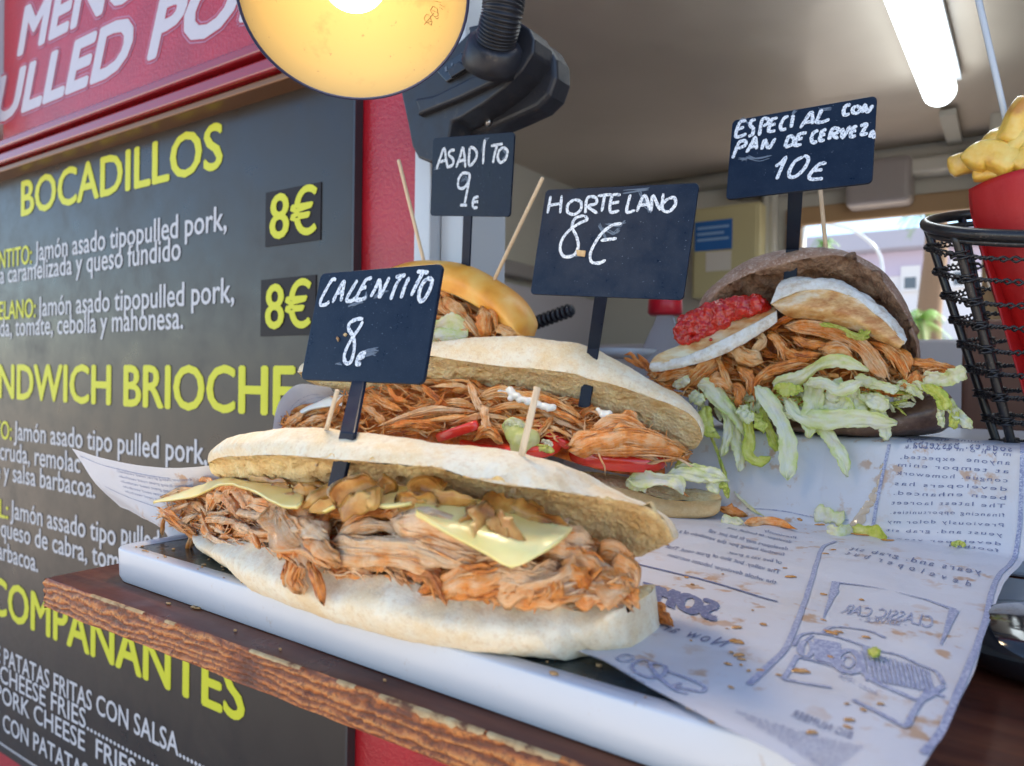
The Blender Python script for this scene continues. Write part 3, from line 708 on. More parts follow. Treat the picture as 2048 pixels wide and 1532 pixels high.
# print on the paper: the reverse shows through, so it reads mirrored
LIFT = .00045
def on_paper(q): return psurf(q, LIFT)
def subdiv(V, F, maxl):
    V = [np.array(v, float) for v in V]; F = list(F); 
    for _ in range(3):
        nf = []; done = True
        for f in F:
            if len(f) != 3: nf.append(f); continue
            l = [np.linalg.norm(V[f[k]] - V[f[(k + 1) % 3]]) for k in range(3)]; k = int(np.argmax(l))
            if l[k] > maxl:
                a, c, d = f[k], f[(k + 1) % 3], f[(k + 2) % 3]; V.append((V[a] + V[c]) / 2); m_ = len(V) - 1; nf += [(a, m_, d), (m_, c, d)]; done = False
            else: nf.append(f)
        F = nf
        if done: break
    return V, F
ink = MB(); inkf = MB()
def ptext(mb, s, p0, p1, pu, offset=.0, space=1., shear=0., sub=None, lift=0.):
    offset = 0.
    """p0 baseline start pixel, p1 baseline end pixel, pu pixel above p0 at cap height"""
    a, c, u = pinv(*p0), pinv(*p1), pinv(*pu); V, F = text2d(s, offset, shear, space); x0, x1 = V[:, 0].min(), V[:, 0].max()
    P = [a + (c - a) * ((v[0] - x0) / (x1 - x0)) + (u - a) * (v[1] / CAP) for v in V]
    if sub: P, F = subdiv(P, F, sub)
    mb.add([psurf(q, LIFT + lift) for q in P], F)
def pline(mb, pts, w, n=40, taper=False, smooth=True):
    P = np.array(pinvs(pts)); P = resample(P, n) if (smooth and len(P) > 2) else poly(P, n); T = np.gradient(P, axis=0); T /= np.linalg.norm(T, axis=1)[:, None] + 1e-9; Nn = np.stack([-T[:, 1], T[:, 0]], 1)
    ww = np.full(n, w / 2) if not taper else w / 2 * np.linspace(1, .12, n)
    mb.grid(np.array([[on_paper(P[i] - Nn[i] * ww[i]), on_paper(P[i] + Nn[i] * ww[i])] for i in range(n)]))
# left column
for s, p0, p1, pu in (('the whole developer lobotes nutrition', (1274, 575), (440, 362), (1281, 545)), ('The valley. but also of great need. That', (1300, 500), (425, 290), (1308, 468)),
    ('of live vas a great.', (1313, 432), (895, 330), (1320, 402)), ('football listing por the vestibulo of a v', (1335, 360), (490, 165), (1342, 330)),
    ('developers may fit but just. vall', (1362, 302), (750, 168), (1370, 276)), ('developer. fill football. com', (1390, 248), (900, 135), (1397, 226)), ('Previously', (1425, 205), (1180, 155), (1430, 190))):
    q = s6([p0, p1, pu]); ptext(ink, s, q[0], q[1], q[2], .006)
pline(ink, s6([(110, 385), (700, 540), (1285, 708)]), .0022)
q = s6([(790, 862), (212, 690), (822, 715)]); 
for i_, (dx_, dy_) in enumerate(((0, 0), (3, 0), (-3, 0), (6, 1), (-6, -1))): ptext(ink, 'SOME', (q[0][0] + dx_, q[0][1] + dy_ + dx_ * .25), (q[1][0] + dx_, q[1][1] + dy_ + dx_ * .25), (q[2][0] + dx_, q[2][1] + dy_ + dx_ * .25), .0, 1.05, sub=.01, lift=i_ * .00005)
q = s6([(895, 1065), (330, 900), (930, 1010)]); ptext(ink, 'Now art', q[0], q[1], q[2], .0, 1.3, -.5)
for st, w in (([(600, 1390), (480, 1340), (350, 1230), (320, 1160), (430, 1180), (410, 1250), (300, 1270)], .0016), ([(440, 1215), (600, 1280), (730, 1340), (700, 1375), (560, 1345), (470, 1330), (560, 1310)], .0012),
              ([(300, 1270), (200, 1230), (180, 1180), (260, 1140), (350, 1170)], .0012), ([(195, 1130), (120, 1160), (60, 1140), (120, 1110), (190, 1120)], .001)):
    pline(inkf, s6(st), w, 40)
# box rules
pline(inkf, s4([(702, 1138), (800, 1050), (880, 970), (940, 830), (975, 720), (1020, 580), (1050, 500), (1110, 470)]), .0024, 80)
pline(inkf, s4([(1278, 420), (1300, 300), (1325, 180), (1360, 20)]), .0022, 60)
pline(inkf, s4([(1985, 10), (1978, 300), (1955, 520), (1860, 670), (1800, 880), (1720, 1090), (1620, 1320), (1520, 1450)]), .0024, 90)
pline(inkf, s4([(690, 325), (900, 345), (1170, 378)]), .0008, 40)
# right column, wide set type
for s, p0, p1, pu in (('nunc dis  box', (1780, 18), (1440, 8), (1780, 5)), ('sodales. Basketball', (1935, 60), (1440, 45), (1935, 38)), ('m y h o m e w o r k', (1930, 82), (1430, 42), (1932, 62)), ('anyone  expected,', (1925, 122), (1412, 92), (1927, 100)),
    ('at tempor enim', (1920, 160), (1400, 128), (1922, 140)), ('congue. homework', (1915, 202), (1395, 165), (1917, 182)), ('developers has', (1912, 242), (1385, 212), (1914, 222)),
    ('been enhanced.', (1907, 285), (1380, 255), (1909, 264)), ('The latest laoreet', (1902, 325), (1370, 300), (1904, 305)), ('financing opportunities.', (1900, 368), (1365, 345), (1902, 350)),
    ('Previously dolor my', (1896, 415), (1350, 390), (1898, 397)), ('yeust and. grab sit', (1890, 458), (1345, 430), (1892, 440)), ('developer vtae t', (1884, 498), (1340, 460), (1886, 482)),
    ('football', (1872, 530), (1640, 505), (1874, 515)), ('years and. grab sit', (1790, 640), (1170, 520), (1796, 620)), ('d e v e l o p e r  b u t', (1740, 695), (1150, 545), (1750, 668))):
    q = s4([p0, p1, pu]); ptext(ink, s, q[0], q[1], q[2], .004, 1.25)
q = s4([(1558, 885), (1130, 808), (1572, 830)]); ptext(inkf, 'CLASSIC CAR', q[0], q[1], q[2], .02)
q = s4([(1440, 888), (1215, 850), (1447, 862)]); ptext(inkf, '- SERVICE -', q[0], q[1], q[2], .01)
for st, w in (([(1100, 665), (1220, 682), (1340, 705)], .0030), ([(1670, 795), (1530, 745), (1390, 715)], .0030), ([(1108, 665), (1085, 740), (1050, 840)], .0040), ([(1665, 795), (1640, 860), (1600, 970)], .0040), ([(1120, 700), (1100, 735)], .001),
              ([(930, 1010), (880, 1085), (860, 1110), (960, 1128), (1090, 1150)], .0018), ([(1620, 1205), (1540, 1180), (1480, 1260), (1440, 1335), (1320, 1280), (1190, 1210)], .0018)):
    pline(inkf, s4(st), w, 30, taper=len(st) == 3, smooth=False)
# the old car
for st, w in (([(910, 970), (940, 930), (1000, 920), (1040, 925), (1080, 890), (1160, 882), (1260, 900), (1340, 940)], .0016), ([(1040, 925), (1100, 940), (1220, 975), (1300, 1000), (1400, 1020), (1500, 1060), (1580, 1090), (1615, 1150)], .0016),
              ([(930, 1020), (1010, 1035), (1100, 1060)], .0014), ([(1215, 1080), (1300, 1140), (1420, 1190), (1510, 1215), (1615, 1160)], .0020), ([(950, 1010), (960, 960), (1000, 930)], .0012),
              ([(1160, 1095), (1115, 1060), (1120, 1010), (1180, 1000), (1225, 1040), (1210, 1085), (1160, 1095)], .0030), ([(1165, 1075), (1140, 1050), (1150, 1025), (1180, 1025), (1195, 1050), (1165, 1075)], .0010),
              ([(975, 1020), (940, 1000), (945, 960), (985, 955), (1000, 990), (975, 1020)], .0018), ([(1240, 985), (1290, 1010), (1350, 1060), (1330, 1085), (1270, 1060), (1240, 985)], .0014)):
    pline(inkf, s4(st), w, 40)
for k in range(15):
    x = 1230 + k * 22; pline(inkf, s4([(x, 1000 + k * 6 + rng.uniform(-4, 4)), (x + 25, 1130 + k * 4)]), .0011, 8)
for k in range(9):
    x = 1010 + k * 14; pline(inkf, s4([(x, 945 + k * 3), (x + 6, 1030 + k * 4)]), .0011, 8)
q = s4([(1300, 1190), (1120, 1110), (1305, 1170)]); ptext(inkf, 'since 1954', q[0], q[1], q[2], .0, 1.2, -.4)
q = s4([(1180, 1385), (900, 1275), (1195, 1355)]); ptext(ink, 'BIG NUMBER', q[0], q[1], q[2], .03, 1.1)
for k in range(9):
    q = s4([(1030 - k * 20 + 200, 1440 + k * 18 - k * 4), (640 + k * 50, 1262 + k * 32), (1036 - k * 20 + 200, 1422 + k * 18 - k * 4)]); ptext(inkf, 'football listing por the vestibulo of great need', q[0], q[1], q[2], .0)
ink.build('print', M['ink'], pp, False); inkf.build('faint_print', M['ink_faint'], pp, False)
# sauce drops and drip
def blotch(mb, px, py, r, asp=1.4, ang=0., h=.0006, surf=None):
    c = pinv(px, py); k = 16; ph = rng.uniform(0, 9); V = []
    for ring, rr_ in ((0, 1.), (1, .75), (2, .35)):
        for i in range(k):
            a = 2 * math.pi * i / k; q = r * rr_ * (1 + .28 * math.sin(2 * a + ph) + .15 * math.sin(5 * a + ph * 2)); dx = math.cos(a) * q; dy = math.sin(a) * q * asp
            p = psurf(c + np.array([dx * math.cos(ang) - dy * math.sin(ang), dx * math.sin(ang) + dy * math.cos(ang)]), .0003 + h * (0, .75, 1.)[ring]); V.append(p)
    F = [(r_ * k + i, r_ * k + (i + 1) % k, (r_ + 1) * k + (i + 1) % k, (r_ + 1) * k + i) for r_ in (0, 1) for i in range(k)] + [tuple(2 * k + i for i in range(k))]
    mb.add(V, F)
for (x, y, r, asp) in ((643, 890, .0016, 1.7), (643, 950, .0024, 1.2), (655, 1010, .0016, 1.6), (668, 1030, .0013, 1.), (620, 998, .0008, 1), (665, 1055, .0007, 1), (700, 1080, .0008, 1), (768, 880, .0013, 1.2), (898, 645, .0024, 1.4), (1230, 745, .0010, 1.6),
                       (1085, 920, .0030, .8), (1120, 915, .0016, 1.4), (1250, 935, .0014, 1.4), (945, 1075, .0026, 1.), (1085, 1020, .0014, .7), (1175, 1300, .0014, 1), (1000, 1350, .0013, 1.6), (1320, 1235, .0010, 1), (1240, 1260, .0010, 1), (435, 685, .0009, 1), (1060, 540, .0018, .6), (1100, 515, .0014, .6)):
    b = MB(); q = s4([(x, y)])[0]; blotch(b, q[0], q[1], r, asp); b.build('sauce_drop', M['sauce'], pp)
for q_ in range(16):
    x, y = rng.gauss(760, 260), rng.gauss(900, 200)
    if 150 < x < 1500 and 560 < y < 1400: b = MB(); q = s4([(x, y)])[0]; blotch(b, q[0], q[1], rng.uniform(.0005, .0015), rng.uniform(.7, 1.5), rng.uniform(0, 3), .0003); b.build('sauce_drop', M['sauce'], pp)
b = MB()
for (x, y, r) in ((1295, 230, .0016), (1285, 265, .0026), (1262, 300, .0028), (1240, 335, .0030), (1222, 370, .0034), (1205, 400, .0036), (1308, 195, .0012), (1322, 150, .001), (1325, 120, .0012)):
    q = s4([(x, y)])[0]; blotch(b, q[0], q[1], r, 1.6, -.3, .0003)
b.build('sauce_drip', mat('thin_sauce', (.52, .40, .28), .18, coat=.5), pp)

# left flap of a second sheet, curling up behind the front sandwich
PL1 = Pl((-.42, .272), (-.13, .272))
def sheet(mb, rows, n, m, thick=.0, noise_amp=0., ns=60, seed=1, mi=0, fibs=True):
    R = [r if isinstance(r, np.ndarray) else None for r in rows]; G = np.array([resample(np.array([R[k][i] for k in range(len(R))]), m) for i in range(n)])
    Nn = normals(G); fx = []
    for i in range(n):
        for j in range(m):
            p = G[i, j]
            if noise_amp: G[i, j] = p + Nn[i, j] * noise_amp * fbm(p, ns, 3, seed)
            fx.append((i / n * .1 + seed * .37, j / m, seed))
    if thick:
        A = G + Nn * thick / 2; B = G - Nn * thick / 2
        ring = np.concatenate([A, B[:, ::-1]], axis=1); f2 = np.array(fx).reshape(n, m, 3); f2 = np.concatenate([f2, f2[:, ::-1]], 1).reshape(-1, 3)
        o = len(mb.v); mb.grid(ring, True, mi, fib=f2); M2 = 2 * m
        for e in (0, n - 1):
            for j in range(m - 1):
                q = (o + e * M2 + j, o + e * M2 + j + 1, o + e * M2 + M2 - 2 - j, o + e * M2 + M2 - 1 - j); mb.f.append(q if e else q[::-1]); mb.m.append(mi)
    else: mb.grid(G, False, mi, fib=np.array(fx))
    return G
lp = thing('paper_flap', 'left end of the printed paper curling up over the menu board behind the front sandwich', 'paper', PL1.pt(330, 1080, .03))
top = rowpx(PL1, [(143, 897, .0), (200, 915, .0), (275, 930, .005), (350, 936, .012), (430, 930, .02), (520, 915, .03)], 90)
mid = rowpx(PL1, [(190, 965, .004), (235, 990, .006), (300, 1005, .012), (370, 1010, .02), (440, 1000, .03), (520, 980, .04)], 90)
bot = rowpx(PL1, [(240, 1015, .014), (290, 1038, .014), (330, 1065, .014), (355, 1110, .012), (400, 1120, .02), (520, 1100, .04)], 90)
b = MB(); G = sheet(b, [top, mid, bot], 90, 40, 0, .0012, 25, 3); b.build('sheet', M['paper'], lp)
def on_g(G, u, v, lift=.0005):
    n_, m_ = G.shape[:2]; i = min(max(u, 0), .9999) * (n_ - 1); j = min(max(v, 0), .9999) * (m_ - 1); a, c = int(i), int(j); fu, fv = i - a, j - c
    p = G[a, c] * (1 - fu) * (1 - fv) + G[a + 1, c] * fu * (1 - fv) + G[a, c + 1] * (1 - fu) * fv + G[a + 1, c + 1] * fu * fv
    return p + (CAM - p) / np.linalg.norm(CAM - p) * lift
def gtext(mb, G, s, u0, u1, v, h):
    V, F = text2d(s); x0, x1 = V[:, 0].min(), V[:, 0].max(); mb.add([on_g(G, u0 + (u1 - u0) * (p[0] - x0) / (x1 - x0), v - h * p[1]) for p in V], F)
b = MB()
for k in range(5): gtext(b, G, 'developer listing great need vestibulo', .62, .22, .16 + k * .07, .05)
gtext(b, G, 'nutrition', .9, .5, .62, .11)
for (A, B_) in (((.02, .1), (.5, .12)), ((.08, .5), (.6, .55)), ((.5, .12), (.6, .55))):
    P = [on_g(G, A[0] + (B_[0] - A[0]) * t, A[1] + (B_[1] - A[1]) * t) for t in np.linspace(0, 1, 20)]; P2 = [on_g(G, A[0] + (B_[0] - A[0]) * t + .004, A[1] + (B_[1] - A[1]) * t + .012) for t in np.linspace(0, 1, 20)]; b.grid(np.array([P, P2]))
b.build('print', M['ink_faint'], lp, False)
PL2 = Pl((-.50, .42), (-.21, .55))
bp = thing('paper_curl', 'rounded curl of white printed paper standing behind the left end of the second sandwich', 'paper', PL2.pt(600, 870, .0))
r1 = rowpx(PL2, [(545, 862, .0), (552, 820, .0), (568, 790, .0), (600, 768, .003), (660, 775, .01)], 50)
r2 = rowpx(PL2, [(580, 880, .02), (590, 840, .02), (605, 815, .02), (630, 800, .02), (680, 800, .03)], 50)
r3 = rowpx(PL2, [(640, 890, .03), (645, 870, .03), (660, 860, .03), (680, 850, .03), (720, 840, .04)], 50)
b = MB(); G = sheet(b, [r1, r2, r3], 50, 24, 0, .0005, 25, 4); b.build('sheet', M['paper'], bp)
b = MB()
for k in range(6): gtext(b, G, 'lobotes nutrition', .35 + k * .03, .8, .3 + k * .08, .035)
b.build('print', M['ink_faint'], bp, False)
exec_parts = []

# ================================================================== FOOD BUILDERS
def ring_bread(name, mats, parent, segs, N_, disp, seed, M_=None, label=None):
    """segs: list of (rows, samples, material index); every row is an N_ x 3 array; joined into one skin"""
    cols = []; mi = []
    for rows, m, k in segs:
        st = np.array([resample(np.array([r[i] for r in rows]), m) for i in range(N_)])    # N_ x m x 3
        if cols: st = st[:, 1:]
        cols.append(st); mi += [k] * st.shape[1]
    G = np.concatenate(cols, 1); Nn = normals(G); c = G.mean(axis=1, keepdims=True)
    sgn = np.sign(((G - c) * Nn).sum(2).mean()) or 1.
    for i in range(N_):
        for j in range(G.shape[1]): G[i, j] = G[i, j] + sgn * Nn[i, j] * disp(G[i, j], mi[j], seed) * min(1, min(i, N_ - 1 - i) / 10)
    b = MB(); nv = G.shape[1]
    for i in range(N_ - 1):
        for j in range(nv - 1):
            q = (i * nv + j, i * nv + j + 1, (i + 1) * nv + j + 1, (i + 1) * nv + j); b.f.append(q if sgn > 0 else q[::-1]); b.m.append(mi[j + 1])
    b.v = [tuple(p) for p in G.reshape(-1, 3)]
    return b.build(name, mats, parent)
def bread_disp(p, k, seed):
    if k == 0: return .0011 * fbm(p, 28, 3, seed) + .0004 * fbm(p, 150, 3, seed + 3)
    h = noise.noise(Vector((p[0] * 150 + seed, p[1] * 150, p[2] * 150))); hole = max(0, h - .28) * .010 if h > .28 else 0
    h2 = noise.noise(Vector((p[0] * 420 + seed, p[1] * 420, p[2] * 420))); hole2 = max(0, h2 - .2) * .0022
    return .0012 * fbm(p, 60, 4, seed) + .0005 * fbm(p, 500, 2, seed) - hole - hole2
def ef(n, e=.10, p=.5):
    s = np.linspace(0, 1, n); o = np.ones(n)
    for i, v in enumerate(s):
        q = min(v, 1 - v) / e
        if q < 1: o[i] = max(.02, 1 - (1 - q) ** 2) ** p
    return o[:, None]

def shred(mb, P, w, t, seed, facing=None, m=26, n=20, rag=.24, tint=.4, twist=.6, mi=0):
    """one torn strip of meat: ridged along its fibres, cupped, ragged at both ends"""
    r = random.Random(seed); P = resample(P, n); L = np.sum(np.linalg.norm(np.diff(P, axis=0), axis=1))
    T = np.gradient(P, axis=0); T /= np.linalg.norm(T, axis=1)[:, None] + 1e-12
    tw0 = r.uniform(-.5, .5); tw1 = r.uniform(-twist, twist); ph = r.uniform(0, 500); cup = r.uniform(-.35, .35) * w
    big = m > 12; ext = [r.uniform(-.3, 1) * rag for _ in range(m)]; ext2 = [r.uniform(-.3, 1) * rag for _ in range(m)]
    lob = [1 + (.38 if big else .1) * r.uniform(-1, 1) for _ in range(m)]; V = []; fb = []; tp0, tp1 = r.uniform(.25, 1), r.uniform(.25, 1)
    for i in range(n):
        s = i / (n - 1); a = CAM - P[i]; a /= np.linalg.norm(a); side = np.cross(T[i], a); side /= np.linalg.norm(side) + 1e-9; nn = np.cross(side, T[i])
        ang = tw0 + tw1 * (s - .5) * 2; ca, sa = math.cos(ang), math.sin(ang); sd_ = side * ca + nn * sa; nd = -side * sa + nn * ca
        ends = (.18 + .82 * min(1, s / .3) ** .8 if tp0 < .6 else .5 + .5 * min(1, s / .12)) * (.18 + .82 * min(1, (1 - s) / .3) ** .8 if tp1 < .6 else .5 + .5 * min(1, (1 - s) / .12))
        if i in (0, n - 1): ends *= .3
        wv = 1 + .55 * noise.noise(Vector((s * 3.5 + ph, 0, 0))); sh = .35 * noise.noise(Vector((s * 4 + ph, 7, 0)))
        tk = min(1, min(s, 1 - s) * 6 + .12)
        for j in range(m):
            th = 2 * math.pi * j / m; lb = lob[j] + .30 * noise.noise(Vector((s * 3.2 * max(1, L * 40), j * 1.7, ph))) if big else lob[j]
            cx_ = math.cos(th); x = (cx_ + sh) * w / 2 * ends * wv * (1 + (lb - 1) * .5); y = math.sin(th) * t / 2 * tk * lb
            y += cup * (cx_ * cx_ - .4) * ends
            e = 0.
            if s < .3: e = -ext[j] * (1 - s / .3) ** 2 * min(L, .025)
            elif s > .7: e = ext2[j] * (1 - (1 - s) / .3) ** 2 * min(L, .025)
            V.append(P[i] + sd_ * x + nd * y + T[i] * e); fb.append((s * L * 10 + seed * 1.37, j / m * w * 240, seed * .71))
    o = len(mb.v); mb.grid(np.array(V).reshape(n, m, 3), True, mi, fib=np.array(fb), tint=float(tint))
    mb.f += [tuple(o + j for j in range(m))[::-1], tuple(o + (n - 1) * m + j for j in range(m))]; mb.m += [mi, mi]
def pork(parent, pl, pts, w, t, tint=.4, m='pork', **k):
    """a strip drawn through pixels (px, py, depth) on plane pl"""
    b = MB(); P = [pl.pt(*p) for p in pts]; shred(b, P, w, t, rng.randint(1, 9999), tint=tint, **k)
    if w > .0042:                           # loose fibres lying on the larger pieces
        Pn = resample(P, 12); L_ = np.linalg.norm(Pn[-1] - Pn[0])
        for q in range(int(4 + w * 900)):
            i0 = rng.randint(0, 6); i1 = min(11, i0 + rng.randint(3, 7)); T_ = Pn[i1] - Pn[i0]; T_ /= np.linalg.norm(T_) + 1e-9; vw = CAM - Pn[i0]; vw /= np.linalg.norm(vw); sd_ = np.cross(T_, vw)
            o_ = rng.uniform(-.5, .5) * w; o2 = o_ + rng.gauss(0, .16) * w; lift = t * .5 * math.sqrt(max(.05, 1 - (2 * o_ / w) ** 2)) + .0003
            Q = [Pn[i0] + sd_ * o_ + vw * lift, Pn[(i0 + i1) // 2] + sd_ * (o_ + o2) / 2 + vw * (lift + rng.uniform(0, .0010)), Pn[i1] + sd_ * o2 + vw * (lift - .0004)]
            shred(b, Q, rng.uniform(.0006, .0014), rng.uniform(.0004, .0009), rng.randint(1, 9999), m=6, n=8, rag=.1, tint=min(1, max(0, tint + rng.uniform(-.35, .4))))
    return b.build('pork_shred', M[m], parent)
def interp(pts, x): return float(np.interp(x, [p[0] for p in pts], [p[1] for p in pts]))
def pork_fill(parent, pl, top, bot, dtop, dbot, count, m='pork', lmin=45, lmax=120, wpx=(7, 20), slope=0., tint=(.15, .75), fine=260, k=2.6e-4, jit=.35, seedx=1):
    x0, x1 = top[0][0], top[-1][0]; R = random.Random(seedx)
    for c in range(count):
        x = R.uniform(x0, x1); u = R.random() ** .9; yt, yb = interp(top, x), interp(bot, x)
        if yb - yt < 4: continue
        y = yb + (yt - yb) * u; d = dbot + (dtop - dbot) * u + R.gauss(0, .0025)
        L = R.uniform(lmin, lmax); a = slope + R.gauss(0, jit) + (math.pi if R.random() < .5 else 0); w = R.uniform(*wpx)
        if R.random() < .12: a += R.choice((-1, 1)) * R.uniform(.6, 1.3); L *= .6
        cur = R.uniform(-.5, .5) * L * .35; P = []
        for q in (-.5, -.2, .15, .5):
            X = x + math.cos(a) * L * q - math.sin(a) * cur * (.25 - q * q) * 4; Y = y + math.sin(a) * L * q + math.cos(a) * cur * (.25 - q * q) * 4
            X = min(max(X, x0 - 6), x1 + 6); Y = min(max(Y, interp(top, X) - 4), interp(bot, X) + 5)
            P.append((X, Y, d + R.gauss(0, .0016)))
        pork(parent, pl, P, w * k * 1.25, w * k * R.uniform(.22, .5), tint=R.uniform(*tint), m=m, twist=1.2)
    b = MB()
    for c in range(fine):
        x = R.uniform(x0, x1); u = R.random(); yt, yb = interp(top, x), interp(bot, x); y = yb + (yt - yb) * u; d = dbot + (dtop - dbot) * u - R.uniform(.0015, .0045)
        L = R.uniform(14, 46); a = slope + R.gauss(0, .7); cur = R.uniform(-6, 6)
        P = [pl.pt(x + math.cos(a) * L * q - math.sin(a) * cur * (.25 - q * q) * 4, y + math.sin(a) * L * q + math.cos(a) * cur * (.25 - q * q) * 4, d + R.uniform(-.001, .001)) for q in (-.5, 0, .5)]
        w = R.uniform(1.8, 4.2) * k; shred(b, P, w, w * .7, c + 17 * seedx, m=6, n=7, rag=.1, tint=R.uniform(0, .8))
    o = b.build('pork_fibres', M[m], parent, kind='stuff'); return o
def heap(parent, pl, top, bot, dtop, dbot, m='pork_brown', push=.006, N_=120):
    """the packed mass of meat behind the strips"""
    xs_ = np.linspace(top[0][0], top[-1][0], N_); G = []
    for x in xs_:
        yt, yb = interp(top, x), interp(bot, x); G.append([pl.pt(x, yb + (yt - yb) * u, dbot + (dtop - dbot) * u + push + .004 * fbm((x * .01, u * 2, 0), 3, 4)) for u in np.linspace(-.05, 1.08, 34)])
    b = MB(); G = np.array(G); fb = [(i * .03, j * .4, 3) for i in range(N_) for j in range(34)]
    b.grid(G, False, 0, fib=np.array(fb), tint=.75); return b.build('pork_heap', M[m], parent)
def leaf(parent, pl, pts, w, m='lettuce', curl=.25, ruff=.0016, name='lettuce_strip', thick=.0006, n=44, c=15, ends=.35):
    """a torn, crinkled strip of leaf with jagged edges"""
    R = random.Random(rng.randint(1, 9999)); P = resample([pl.pt(*p) for p in pts], n); T = np.gradient(P, axis=0); T /= np.linalg.norm(T, axis=1)[:, None] + 1e-12
    G = []; ph = R.uniform(0, 90); tw = R.uniform(-1.1, 1.1); cu = R.uniform(-.5, 1.) * curl; e0, e1 = R.uniform(.04, .14), R.uniform(.05, .25); fold = R.uniform(-.3, .3)
    for i in range(n):
        s = i / (n - 1); a = CAM - P[i]; a /= np.linalg.norm(a); side = np.cross(T[i], a); side /= np.linalg.norm(side) + 1e-9; nn = np.cross(side, T[i]); ang = tw * (s - .4) + .5 * noise.noise(Vector((s * 4, ph, 3)))
        sd_ = side * math.cos(ang) + nn * math.sin(ang); nd = -side * math.sin(ang) + nn * math.cos(ang)
        ww = w * (1 + .5 * noise.noise(Vector((s * 3.3, ph, 0)))) * min(1, .25 + s / e0 * .75) * min(1, .12 + (1 - s) / e1 * .88); row = []
        for j in range(c):
            v = (j / (c - 1) - .5); e = .10 * noise.noise(Vector((s * 22, (1 if v > 0 else -1) * 5, ph))) * w * (abs(v) * 2) ** 4
            z = cu * w * (abs(v - fold) ** 1.3) * 2.2 + ruff * 1.3 * noise.noise(Vector((s * 6, v * 3, ph))) + ruff * .35 * noise.noise(Vector((s * 16, v * 3, ph))) * (v * v * 4) * 1.6
            z += .00030 * math.sin(v * 26 + 3 * noise.noise(Vector((s * 3, 0, ph))))
            row.append(P[i] + sd_ * (v * ww + e) + nd * z)
        G.append(row)
    G = np.array(G); Nn = normals(G); A, B_ = G + Nn * thick / 2, G - Nn * thick / 2; fb = [(i / n * .3 + ph, j / c, ph) for i in range(n) for j in list(range(c)) + list(range(c))[::-1]]
    b = MB(); b.grid(np.concatenate([A, B_[:, ::-1]], 1), True, 0, fib=np.array(fb)); 
    for e_ in (0, n - 1):
        for j in range(c - 1): q = (e_ * 2 * c + j, e_ * 2 * c + j + 1, e_ * 2 * c + 2 * c - 2 - j, e_ * 2 * c + 2 * c - 1 - j); b.f.append(q); b.m.append(0)
    return b.build(name, M[m], parent)
def tomato(parent, c, R, ax, thick, name='tomato_slice', tiltx=0., tilty=0., n=72):
    """round slice: skin rim and flesh faces"""
    Rm = (Matrix.Rotation(tilty, 4, 'Y') @ Matrix.Rotation(tiltx, 4, 'X'))
    prof_ = [(0, .5), (.25, .47), (.55, .5), (.86, .5), (.95, .47), (.99, .3), (1., 0), (.99, -.3), (.95, -.47), (.86, -.5), (0, -.5)]
    b = MB(); G = []; ph = rng.uniform(0, 9)
    for i in range(n):
        a = 2 * math.pi * i / n; rr_ = R * (1 + .03 * math.sin(3 * a + ph)); G.append([np.array(c) + np.array(Rm @ Vector((math.cos(a) * rr_ * u, math.sin(a) * rr_ * u * ax, v * thick)))[:3] for u, v in prof_])
    G.append(G[0]); G = np.array(G); nu, nv = G.shape[:2]
    for i in range(nu - 1):
        for j in range(nv - 1): b.f.append((i * nv + j, (i + 1) * nv + j, (i + 1) * nv + j + 1, i * nv + j + 1)); b.m.append(0 if 3 <= j <= 8 else 1)
    b.v = [tuple(p) for p in G.reshape(-1, 3)]; return b.build(name, [M['tomato'], M['tomato_flesh']], parent)
def remeshed(name, m, parent, spheres, vox, amp=.0, ns=200, kind=None):
    """a soft lump grown from overlapping balls"""
    import bmesh
    bm = bmesh.new()
    for (p, r) in spheres: bmesh.ops.create_icosphere(bm, subdivisions=2, radius=r, matrix=Matrix.Translation([float(q) for q in p]))
    me = bpy.data.meshes.new('t'); bm.to_mesh(me); bm.free(); ob = bpy.data.objects.new('t', me); COL.objects.link(ob)
    md = ob.modifiers.new('r', 'REMESH'); md.mode = 'VOXEL'; md.voxel_size = vox; md2 = ob.modifiers.new('s', 'SMOOTH'); md2.iterations = 6
    dg = bpy.context.evaluated_depsgraph_get(); dg.update(); me2 = bpy.data.meshes.new_from_object(ob.evaluated_get(dg))
    V = np.array([v.co[:] for v in me2.vertices]); Nn = np.array([v.normal[:] for v in me2.vertices]); F = [tuple(p.vertices) for p in me2.polygons]
    bpy.data.objects.remove(ob); bpy.data.meshes.remove(me); bpy.data.meshes.remove(me2)
    if amp: V = np.array([v + nn * amp * fbm(v, ns, 3, 4) for v, nn in zip(V, Nn)])
    b = MB(); b.add(V, F); return b.build(name, m, parent, kind=kind)
def chain(sp_):
    out = []
    for (p, r), (q, t) in zip(sp_[:-1], sp_[1:]):
        if np.linalg.norm(np.array(p) - np.array(q)) > .05: out.append((p, r)); continue
        for u in np.linspace(0, 1, 6)[:-1]: out.append((np.array(p) * (1 - u) + np.array(q) * u + np.array([rng.uniform(-.001, .001) for _ in range(3)]), (r * (1 - u) + t * u) * rng.uniform(.55, .85)))
    return out + [sp_[-1]]
def off(row, v, k=None): return row + np.array(v) * (1. if k is None else k)

